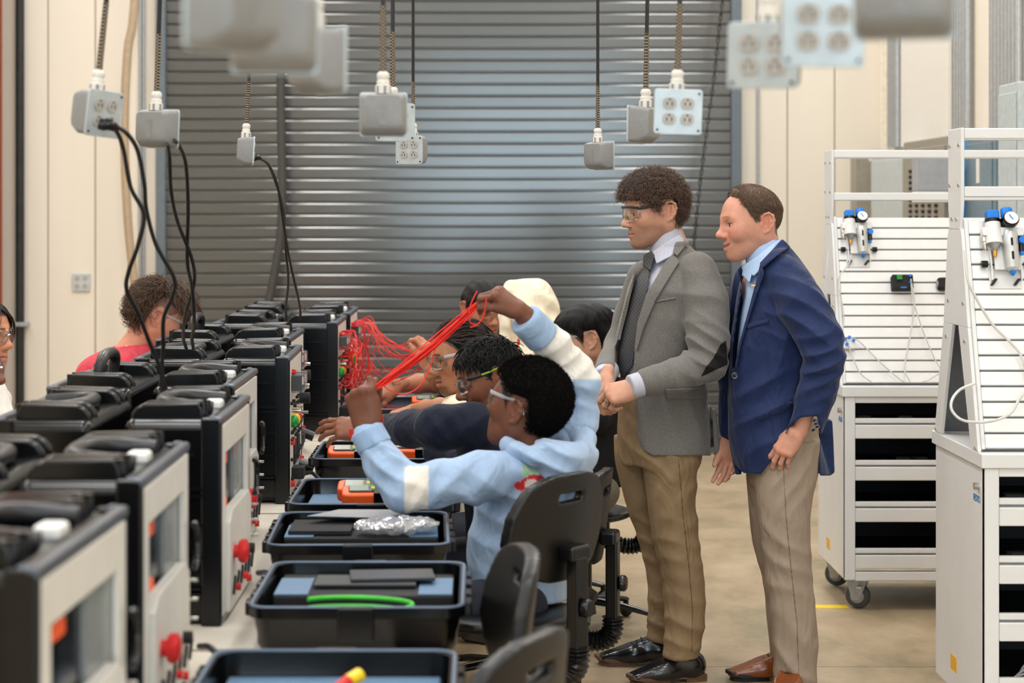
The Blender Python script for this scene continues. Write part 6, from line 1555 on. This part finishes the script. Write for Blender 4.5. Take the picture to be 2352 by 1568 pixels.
r, M4h, Qh = seated('student in pale blue and white hoodie lifting a bundle of red wires', 5.75, (1206, 938), (-.74, .62, .24), (-.05, .16, 1),
    dict(skin=(112, 70, 52), hair=(20, 17, 16), lid=.5, scalp=.95, front=.072, temple=.03, burn=-.02, nape=-.07, lip=(130, 72, 64), nose_w=1.3, lips=1.2, blush_w=.1, neck_r=.05), m_attr,
    torso=[(1035, 1238, 80, .09, 0), (1065, 1238, 112, .125, 0), (1110, 1234, 132, .15, 0), (1180, 1220, 132, .155, 0), (1250, 1200, 128, .155, 0), (1318, 1190, 116, .15, 0)],
    arms=([(1168, 1088, -.10, .066), (1100, 1095, -.15, .068), (1000, 1112, -.18, .060), (928, 1126, -.18, .058), (886, 1072, -.16, .053), (848, 1000, -.14, .046)],
          [(1305, 1040, .10, .07), (1330, 960, .14, .054), (1330, 890, .14, .053), (1316, 850, .13, .054), (1270, 795, .09, .050), (1222, 748, .04, .043)]),
    hands=(dict(at=(843, 984, -.14), fwd=(-.2, .12, .95), back=(-.35, -.9, .0), curl=[(58, 80, 40), (70, 90, 50), (76, 92, 50), (78, 92, 50)], thumb=(.10, .06), side=-1, scale=1.1, elbow=(868, 1035, -.15), fr=(.025, .026)),
           dict(at=(1197, 716, .02), fwd=(-.80, -.05, .60), back=(.45, -.42, .72), curl=[(48, 62, 30), (58, 72, 35), (64, 76, 35), (68, 78, 40)], thumb=(.28, .75), side=1, scale=.97, elbow=(1230, 752, .045), fr=(.026, .026))),
    extra=hood_extra, paint=hood_paint, h=.006, scale=1.04, name='hoodie', gl=(m_milk, m_milk, 'wrap'),
    folds=(((895, 1080, -.22), (.5, 0, 1), .05, .08, .008), ((960, 1115, -.24), (1, 0, -.6), .06, .08, .006), ((1060, 1095, -.22), (1, 0, -.9), .07, .1, .006), ((1305, 820, .05), (-.7, 0, 1), .05, .09, .007), ((1140, 1190, -.15), (.6, 0, 1), .08, .16, .008), ((1250, 770, .02), (.6, 0, -.8), .04, .06, .006), ((1335, 940, .06), (.2, 0, 1), .05, .1, .006)),
    thigh=(m_jean,))
drape_hood(r, Qh)
for a, b, ra in (((1248, 776, .062), (1212, 738, .033), .0525), ((862, 1027, -.147), (846, 996, -.14), .0505)):
    k = Sdf(); A, B = Qh(*a), Qh(*b); k.rc(A, B, ra, ra * .97); k.plane(A, A - B); k.plane(B + (B - A).normalized() * .016, B - A); v, q = k.mesh(.0045); mesh_np('cuff', v, q, m_attr, r, col=np.repeat(np.array(lin((150, 176, 208)))[None], len(v), 0))
p, n = scalp_points(dict(line=[.072, .07, .066, .06, .05, .042, .046, .044, -.03, -.07]), 9000, .019, 31)
hair_strands('hair_fuzz', M4h, r, m_afro, (p + n * (.006 * np.clip(p[:, 2:3] / .1, 0, 1)), n), curl_fn(19, .009, .002, 1., 5, 0., 0.), .0009)
hair_cap(dict(line=[.072, .07, .066, .06, .05, .042, .046, .044, -.03, -.07]), .020, M4h, m_afro, r, 5, lump=.0022, freq=(260, 330, 420, 510), h=.004, fn=lambda X, Y, Z: .006 * np.clip(Z / .1, 0, 1)); reparent(r)
# ---- navy sweater, reaching into the relay panel
r, M4, Q = seated('student in navy sweater with green templed safety glasses, arm stretched to a panel', 6.3, (1126, 868), (-.95, -.1, -.30), (-.2, 0, 1),
    dict(skin=(128, 80, 58), hair=(18, 16, 16), lid=.6, gaze=(0, -.4), scalp=.95, front=.07, temple=.03, lip=(150, 84, 72), nose_w=1.3, lips=1.3, smile=.5, blush_w=.12, neck_r=.05), m_navyk,
    torso=[(955, 1112, 52, .075, 0), (985, 1130, 84, .13, 0), (1060, 1150, 100, .155, 0), (1160, 1165, 100, .15, 0), (1290, 1180, 105, .15, 0)],
    arms=([(1090, 978, -.10, .076), (1010, 982, -.12, .066), (945, 984, -.02, .056), (868, 984, .14, .045)], [(1140, 1010, .18, .07), (1080, 1070, .2, .055), (1000, 1040, .3, .045)]),
    hands=(dict(at=(842, 985, .2), fwd=(-1, .28, -.02), back=(.1, -.75, .66), curl=[(10, 16, 8), (14, 20, 10), (16, 24, 12), (22, 28, 14)], thumb=(.3, .3), side=-1, elbow=(920, 985, .04)),),
    gl=(m_darkgl, M('black and lime temple', (30, 34, 30), .35), 'wrap'), name='sweater', folds=(((1000, 985, -.2), (1, 0, .7), .05, .1, .005), ((1070, 985, -.2), (.8, 0, -.8), .06, .1, .006)),
    thigh=(m_jean,))
p, n = scalp_points(dict(front=.068, temple=.03), 900, .004, 4)
hair_cap(dict(front=.068, temple=.03), .010, M4, m_hairbk, r, 6, lump=.003, freq=(150, 220, 300))
hair_strands('hair_twists', M4, r, m_hairbk, (p, n), flow_fn(5, lambda q: np.stack([.5 + 0 * q[:, 0], .7 * np.sign(q[:, 1]), -.35 + 0 * q[:, 0]], 1), lambda q: .018 + .035 * sstep(.03, .09, q[:, 2]), .75, 8, .55), .0027, 5)
lt = MB().tube([M4 @ Vector(q) for q in spline([(.03, .0855, .027), (.0, .0875, .0285), (-.03, .0892, .032)], 10)], .0032, 6, .4, M4.to_3x3() @ Vector((0, 1, 0))).build('lime_stripe', M('lime rubber', (150, 190, 40), .4), r, smooth=True); reparent(r)
# ---- dreadlocks, clear glasses
r, M4, Q = seated('student with dreadlocks and clear safety glasses peering at the wires', 7.0, (1056, 822), (-.93, -.32, -.18), (-.05, 0, 1),
    dict(skin=(168, 114, 84), hair=(30, 24, 22), lid=.55, gaze=(0, -.3), scalp=.8, front=.078, temple=.035, lip=(176, 104, 92), nose_w=1.35, lips=1.25, open=.5, goatee=.6, blush_w=.15, neck_r=.052), m_creamk,
    torso=[(905, 1075, 50, .075, 0), (940, 1092, 82, .13, 0), (1010, 1110, 82, .15, 0), (1100, 1125, 82, .15, 0), (1230, 1130, 82, .15, 0)],
    arms=([(1060, 945, -.1, .065), (1020, 980, -.05, .06), (1000, 965, .1, .05)],),
    hands=(dict(at=(955, 942, .75), fwd=(-.9, .1, -.35), back=(-.2, -.4, .9), curl=RELAX, side=-1, elbow=(1030, 940, .3), fr=(.034, .042)),), gl=(m_milk, m_milk, 'wrap'), name='shirt',
    thigh=(m_jean,))
P_ = dict(front=.078, temple=.035)
hair_cap(P_, .008, M4, m_hairbk, r, 6, lump=.002)
p, n = scalp_points(P_, 230, .004, 14)
hair_strands('dreadlocks', M4, r, M('brown black locks', (44, 34, 30), .8, var=.5, scale=200, bump=.6, bscale=400), (p, n), flow_fn(6, lambda q: np.stack([-1 + 0 * q[:, 0], .25 * np.sign(q[:, 1]), -.25 - 2.0 * (q[:, 0] < -.08)], 1), lambda q: .075 + .05 * sstep(0, .08, q[:, 0]), .55, 16, .14, 0, .0022), .0062, 7); reparent(r)
# ---- black hair, black tee, seen from behind the raised sleeve
r, M4, Q = seated('student with straight black hair and black tee beside the tweed jacket', 8.05, (1343, 784), (-.97, .12, -.2), (0, .06, 1),
    dict(skin=(206, 156, 128), hair=(16, 15, 16), lid=.5, front=.06, temple=.02, burn=-.03, nape=-.08, scalp=.9, blush_w=.2, neck_r=.05), m_blktee, scale=1.02,
    torso=[(842, 1352, 34, .07, 0), (870, 1362, 70, .12, 0), (930, 1372, 85, .15, 0), (1010, 1375, 85, .15, 0), (1110, 1372, 85, .15, 0)],
    arms=([(1345, 880, .1, .06), (1300, 960, .15, .05)], [(1385, 885, -.12, .062), (1365, 960, -.16, .055), (1300, 985, -.12, .045)]), gl=(m_milk, m_milk, 'wrap'), name='tee',
    thigh=(M('olive grey trousers', (120, 112, 96), .85),))
P_ = dict(line=[.05, .048, .045, .04, .02, -.02, .04, .038, -.04, -.085])
hair_cap(P_, .022, M4, m_hairbk, r, 8, lump=.003, fn=lambda X, Y, Z: .012 * np.clip(Z / .1, 0, 1))
p, n = scalp_points(dict(line=[.06, .06, .06, .06, .055, .055, .06, .06, .02, -.02]), 3600, .02, 15)
hair_strands('hair_strands', M4, r, m_hairbk, (p, n), flow_fn(7, lambda q: np.stack([.9 * (q[:, 0] + .03) / .08, 1.1 * q[:, 1] / .08, -1.0 + 0 * q[:, 0]], 1), lambda q: .016 + .055 * sstep(.06, .12, q[:, 2]), .4, 9, .25, .1), .0016); reparent(r)
# ---- cream hood pulled up
def hood_up(s, Q, M4):
    c = M4 @ Vector((-.02, 0, .035)); s.el(c, (.13, .122, .134), (0, 14, 0), k=.03); s.el(M4 @ Vector((-.05, 0, -.09)), (.105, .105, .12), k=.05)
    s.rc(Q(1174, 660, -.03), Q(1232, 668, 0), .036, .055, k=.03); s.rc(Q(1240, 676, 0), Q(1256, 704, 0), .045, .045, k=.03)
    s.chain([Q(1164, 668, -.09), Q(1158, 720, -.12), Q(1160, 775, -.13)], [.022, .024, .026], k=.025)
r, M4, Q = seated('student with a cream hood pulled over the head', 8.75, (1208, 735), (-.85, .5, -.1), (0, 0, 1), dict(skin=(160, 110, 84), hair=(20, 18, 18)), m_creamk,
    torso=[(800, 1225, 55, .1, 0), (830, 1228, 88, .14, 0), (900, 1232, 95, .16, 0), (1050, 1235, 95, .16, 0)], arms=([(1205, 845, -.14, .065), (1150, 900, -.12, .055), (1080, 890, .05, .048)],), extra=hood_up, name='hooded_sweatshirt',
    folds=(((1215, 720, -.12), (.6, 0, 1), .11, .12, .016), ((1190, 795, -.14), (.4, 0, 1), .07, .12, .016), ((1255, 770, -.1), (-.8, 0, 1), .08, .1, .012)), thigh=(m_jean,))
MB().tube(spline([Q(1190, 752, -.17), Q(1192, 770, -.18), Q(1190, 782, -.18)], 8), .002, 6).build('red_tag_cord', m_red, r); MB().box(-.006, .006, -.002, .002, -.02, .006, Matrix.Translation(Q(1191, 782, -.182))).build('red_tag', m_red, r); reparent(r)
# ---- dark haired student behind, in clear glasses, arm reaching through
r, M4, Q = seated('dark haired student in clear safety glasses looking down beside the cream hood', 9.3, (1112, 712), (.45, -.85, -.26), (.08, -.2, 1),
    dict(skin=(178, 120, 90), hair=(26, 24, 26), lid=.95, front=.05, temple=.03, scalp=.9, nose_w=1.2, blush_w=.2), m_blktee, scale=1.02, torso=[(775, 1098, 34, .075, 0), (800, 1095, 75, .12, 0), (900, 1100, 80, .15, 0), (1050, 1105, 76, .15, 0)],
    arms=([(1060, 830, -.05, .06), (1042, 868, -.1, .055)], [(1125, 835, -.12, .06), (1070, 885, -.3, .054), (1030, 888, -.42, .05)]), gl=(m_milk, m_milk, 'wrap'), name='tee',
    hands=(dict(at=(915, 884, -.3), fwd=(-.85, -.2, -.35), back=(-.3, -.6, .7), curl=[(20, 40, 20), (50, 60, 30), (55, 66, 35), (60, 70, 35)], thumb=(.3, .6), side=1, scale=1.05, elbow=(1035, 875, -.1), fr=(.036, .05)),
           dict(at=(985, 843, -.8), fwd=(-.12, -.1, 1), back=(.75, -.6, .1), curl=[(40, 55, 30), (48, 60, 30), (54, 64, 30), (60, 66, 30)], thumb=(.5, .5), side=1, scale=1.0, elbow=(1020, 886, -.45), fr=(.034, .045))),
    thigh=(m_jean,))
hair_cap(dict(front=.05, temple=.03), .022, M4, m_hairbk, r, 9, lump=.004); reparent(r)
# ---- red tee, on the far side of the cases
r, M4, Q = seated('student with tousled brown hair in a red tee bending over cases', 7.95, (371, 732), (.86, .30, -.42), (.25, 0, 1),
    dict(skin=(214, 148, 122), hair=(70, 54, 44), scalp=.75, line=[.06, .055, .05, .05, .03, .0, .04, .038, -.04, -.08], blush_w=.4, neck_r=.055), m_redtee,
    torso=[(790, 318, 45, .085, 0), (815, 292, 82, .13, 0), (870, 272, 105, .16, 0), (960, 262, 108, .16, 0), (1060, 265, 105, .16, 0)],
    arms=([(330, 835, .14, .065), (360, 900, .15, .055)], [(300, 845, -.13, .068), (320, 905, -.15, .058), (365, 900, -.1, .045)]), gl=(m_milk, m_milk, 'wrap'), name='tee', thigh=(m_jean,))
P_ = dict(line=[.06, .055, .05, .05, .045, .045, .06, .06, -.02, -.10])
hair_cap(dict(line=[.06, .055, .05, .06, .07, .075, .09, .09, -.0, -.09]), .018, M4, M('brown hair core', (58, 44, 36), .7, var=.3, scale=80), r, 9, lump=.006)
p, n = scalp_points(dict(line=[.06, .055, .055, .065, .075, .08, .09, .09, .0, -.07]), 2600, .012, 16)
hair_strands('hair_strands', M4, r, m_redbr, (p, n), flow_fn(8, lambda q: np.stack([.7 * np.sign(q[:, 0] + .03), .5 * np.sign(q[:, 1]), -.25 + 0 * q[:, 0]], 1), .075, 1.5, 9, .6, .2, .001), .0015)
MB().tube(spline([M4 @ Vector(q) for q in ((-.10, -.03, -.15), (-.075, -.06, -.165), (-.03, -.062, -.19))], 12), .0035, 6).build('lanyard', m_whtee, r, smooth=True); reparent(r)
# ---- two students at the picture edge
r, M4, Q = seated('student with long dark hair and clear glasses, white top, lips closed', 6.8, (-42, 772), (.93, -.34, -.03), (0, 0, 1), dict(skin=(196, 136, 104), hair=(34, 24, 22), brow=(48, 34, 28), lid=.45, lips=1.35, lip=(192, 104, 96), blush_w=.3, nose_w=1.05, neck_r=.046, scalp=.9), m_whtee,
    torso=[(868, -80, 40, .07, 0), (890, -75, 80, .11, 0), (960, -70, 88, .14, 0), (1060, -70, 88, .14, 0)], arms=([(-20, 905, -.1, .055), (10, 990, -.14, .05), (70, 1000, -.1, .042)], [(-40, 905, .12, .055), (-10, 990, .15, .05), (60, 1000, .12, .042)]), hands=(dict(at=(82, 1002, -.1), fwd=(1, .1, -.05), back=(0, 0, 1), curl=RELAX, scale=.9), dict(at=(72, 1002, .12), fwd=(1, -.1, -.05), back=(0, 0, 1), curl=RELAX, side=-1, scale=.9)), gl=(m_milk, m_milk, 'wrap'), name='top', thigh=(m_jean,))
hp = dict(line=[.085, .082, .075, .055, .02, -.01, .0, -.02, -.09, -.11])
hair_cap(hp, .016, M4, m_hairbk, r, 3, lump=.002)
p, n = scalp_points(hp, 1600, .012, 17)
hair_strands('long_hair', M4, r, M('dark brown long hair', (44, 30, 26), .4, var=.3, scale=90), (p, n), flow_fn(9, lambda q: np.stack([-.5 + 0 * q[:, 0], .4 * np.sign(q[:, 1]), -1.2 + 0 * q[:, 0]], 1), .22, .12, 12, .12, .2), .0016); reparent(r)
r, M4, Q = seated('student at the picture edge in clear glasses whose nose and lips show', 5.7, (-78, 845), (.95, -.22, -.06), (0, 0, 1), dict(skin=(120, 76, 60), hair=(18, 16, 16), lid=.4, lips=1.4, nose_w=1.3, lip=(130, 74, 68), blush_w=.1, scalp=.95, front=.07), m_blktee,
    arms=([(-40, 1020, -.12, .06), (-10, 1130, -.15, .052), (60, 1140, -.1, .045)], [(-50, 1020, .14, .06), (-20, 1130, .17, .052), (50, 1140, .15, .045)]), hands=(dict(at=(75, 1142, -.1), fwd=(1, .1, -.05), back=(0, 0, 1), curl=RELAX), dict(at=(65, 1142, .15), fwd=(1, -.1, -.05), back=(0, 0, 1), curl=RELAX, side=-1)),
    torso=[(955, -110, 48, .08, 0), (985, -110, 100, .13, 0), (1080, -110, 110, .15, 0), (1200, -110, 110, .15, 0)], gl=(m_milk, m_milk, 'wrap'), name='top', thigh=(m_jean,))
hair_cap(dict(front=.07), .016, M4, m_afro, r, 3, lump=.003); reparent(r)

for px, d, yaw, lab, dz in ((1145, 7.08, 180, 'black swivel chair of the student with dreadlocks', -.03), (1238, 8.8, 180, 'black swivel chair under the student in the cream hood', -.03), (1105, 9.35, 180, 'black swivel chair of the student next to the cream hood', -.03),
                            (262, 7.95, 0, 'black swivel chair of the student in the red tee', -.1), (-70, 6.8, 0, 'black swivel chair of the long haired student', -.03), (-110, 5.7, 0, 'black swivel chair of the student at the picture edge', -.03)):
    chair_at(px, d, yaw, lab, dz)

# ---------------------------------------------------------------- red wires
m_wire = M('red wire', (226, 34, 24), .4, var=.12, scale=15)
def wires(name, label, paths, r, group=None, kind=None):
    """paths: list of control point lists -> one bunch"""
    k = 22; P = []
    for c in paths:
        q = spline(c, 60); m = len(q); P.append([list(q[int(round(i * (m - 1) / (k - 1)))]) for i in range(k)])
    v, q = strands(np.array(P), np.full(len(P), r), 5, taper=False)
    return v, q
rw = random.Random(5)
def J(s): return rw.uniform(-s, s)
# bundle stretched between the two hands
t = thing('wire_bundle', 'thick bundle of red wires stretched between two lifted hands', 'wires', S(848, 905, 5.63))
a0 = (1113, 684, 5.77); a1 = (846, 902, 5.62)
for i in range(24):
    ox, oy = J(12), J(10); sag = rw.uniform(0, 20)
    pts = [S(a0[0] + J(3), a0[1] + J(4), a0[2])]
    for u in (.15, .35, .55, .75, .9): pts.append(S(a0[0] + (a1[0] - a0[0]) * u + ox * (1 - abs(u - .5)) + J(3), a0[1] + (a1[1] - a0[1]) * u + oy + sag * math.sin(u * 3.14), a0[2] + (a1[2] - a0[2]) * u + J(.015)))
    pts.append(S(a1[0] + J(4), a1[1] + J(4), a1[2]))
    o = MB().tube([q - Vector(t.location) for q in spline(pts, 30)], .0021, 6).build('wire', m_wire, t, smooth=True)
for pts in ([(1096, 668), (1085, 690), (1078, 712), (1080, 740), (1092, 745)], [(1117, 684), (1112, 720), (1098, 744), (1080, 752)], [(850, 905), (872, 940), (880, 965), (876, 990)], [(1000, 800), (985, 850), (960, 890), (925, 905), (890, 893), (880, 880)]):
    MB().tube([S(x, y, 5.72 - .1 * (1113 - x) / 270) - Vector(t.location) for x, y in []] or [q - Vector(t.location) for q in spline([S(x, y, 5.72 - .1 * (1113 - x) / 270) for x, y in pts], 24)], .0019, 6).build('wire', m_wire, t, smooth=True)
MB().tube([S(806, 985, 5.6) - Vector(t.location), S(809, 1005, 5.6) - Vector(t.location)], .006, 8).build('wire_plug', m_red, t, smooth=True)
MB().tube([S(809, 1005, 5.6) - Vector(t.location), S(809, 1012, 5.6) - Vector(t.location)], .0025, 6).build('plug_pin', m_wht, t, smooth=True)
# wires fanning from the two far panels to the gathering hand
t = thing('wire_fan', 'red wires fanning from the relay panels to a gathering hand', 'wires', (CASE['H'][0], CASE['H'][1], TZ + .3))
o = Vector(t.location)
for i in range(24):
    z = rw.choice((.43, .40, .38, .31, .27, .22, .2, .15)); yy = rw.uniform(.1, .5); src = Vector((CASE['H'][0] + .03, CASE['H'][1] + yy, TZ + z + J(.01)))
    e = S(985 + J(12), 812 + J(14), 8.45); m1 = src + Vector((.05, -.05, J(.02))); m2 = src.lerp(e, .45) + Vector((J(.03), J(.08), -rw.uniform(.0, .09))); m3 = src.lerp(e, .75) + Vector((J(.02), J(.05), -rw.uniform(0, .06)))
    MB().tube([q - o for q in spline([src, m1, m2, m3, e], 26)], .0017, 5).build('wire', m_wire, t, smooth=True)
# tangle hanging on the panels of the two far cases
for kx, lab in (('G', 'red wires plugged and looped on the relay panel behind the fist'), ('H', 'red wires plugged and looped on the relay panel before the shutter')):
    t = thing('wire_tangle', lab, 'wires', (CASE[kx][0], CASE[kx][1], TZ + .02)); o = Vector(t.location)
    for i in range(24):
        z0 = rw.choice((.42, .40, .36, .31, .265, .2, .16, .09)) + J(.008); z1 = rw.choice((.36, .31, .2, .14, .06, .03)) + J(.01)
        y0, y1 = rw.uniform(.05, .5), rw.uniform(.05, .5); a = Vector((.0, y0, z0)); b = Vector((.0, y1, z1)); out = rw.uniform(.03, .1)
        MB().tube(spline([a, a + Vector((.045, 0, 0)), a.lerp(b, .35) + Vector((out, J(.05), -.02)), a.lerp(b, .7) + Vector((out * .9, J(.05), -rw.uniform(.0, .1))), b + Vector((.04, 0, -.01)), b], 26), .0017, 5).build('wire', m_wire, t, smooth=True)
        MB().tube([a, a + Vector((.035, 0, 0))], .0048, 6).build('wire_plug', m_red, t, smooth=True)
# loose leads in the far trays
for i, (tr, lab) in enumerate(((T[5], 'loose red test leads piled in the far tray'), (T[4], 'loose red test lead in the tray under the navy sleeve'))):
    t = thing('test_leads', lab, 'wires', Vector(tr.location) + Vector((0, 0, .06))); n = 8 if i == 0 else 3
    for k in range(n):
        c = [Vector((rw.uniform(-.2, .2), rw.uniform(-.18, .2), rw.uniform(.0, .035))) for _ in range(5)]
        MB().tube(spline(c, 30), .0026, 6).build('lead', m_wire, t, smooth=True)
# black leads at the foot of the cases
for i, (x, y) in enumerate(((-.55, 6.95), (-.52, 5.95), (-.53, 4.2), (-.5, 5.05))):
    c = [Vector((x - .06, y, TZ + .06)), Vector((x - .02, y - .08, TZ + .07)), Vector((x + .03, y - .16, TZ + .02)), Vector((x - .02, y - .26, TZ + .012)), Vector((x - .05, y - .3, TZ + .05))]
    tag(MB().tube(spline(c, 30), .007, 8).build('mains_lead', m_cord, smooth=True), ['black mains lead curling below the relay panel with lamps', 'black mains lead at the foot of the ring pull case', 'black mains lead by the coiled green cable tray', 'black mains lead by the plastic bag tray'][i], 'cord')
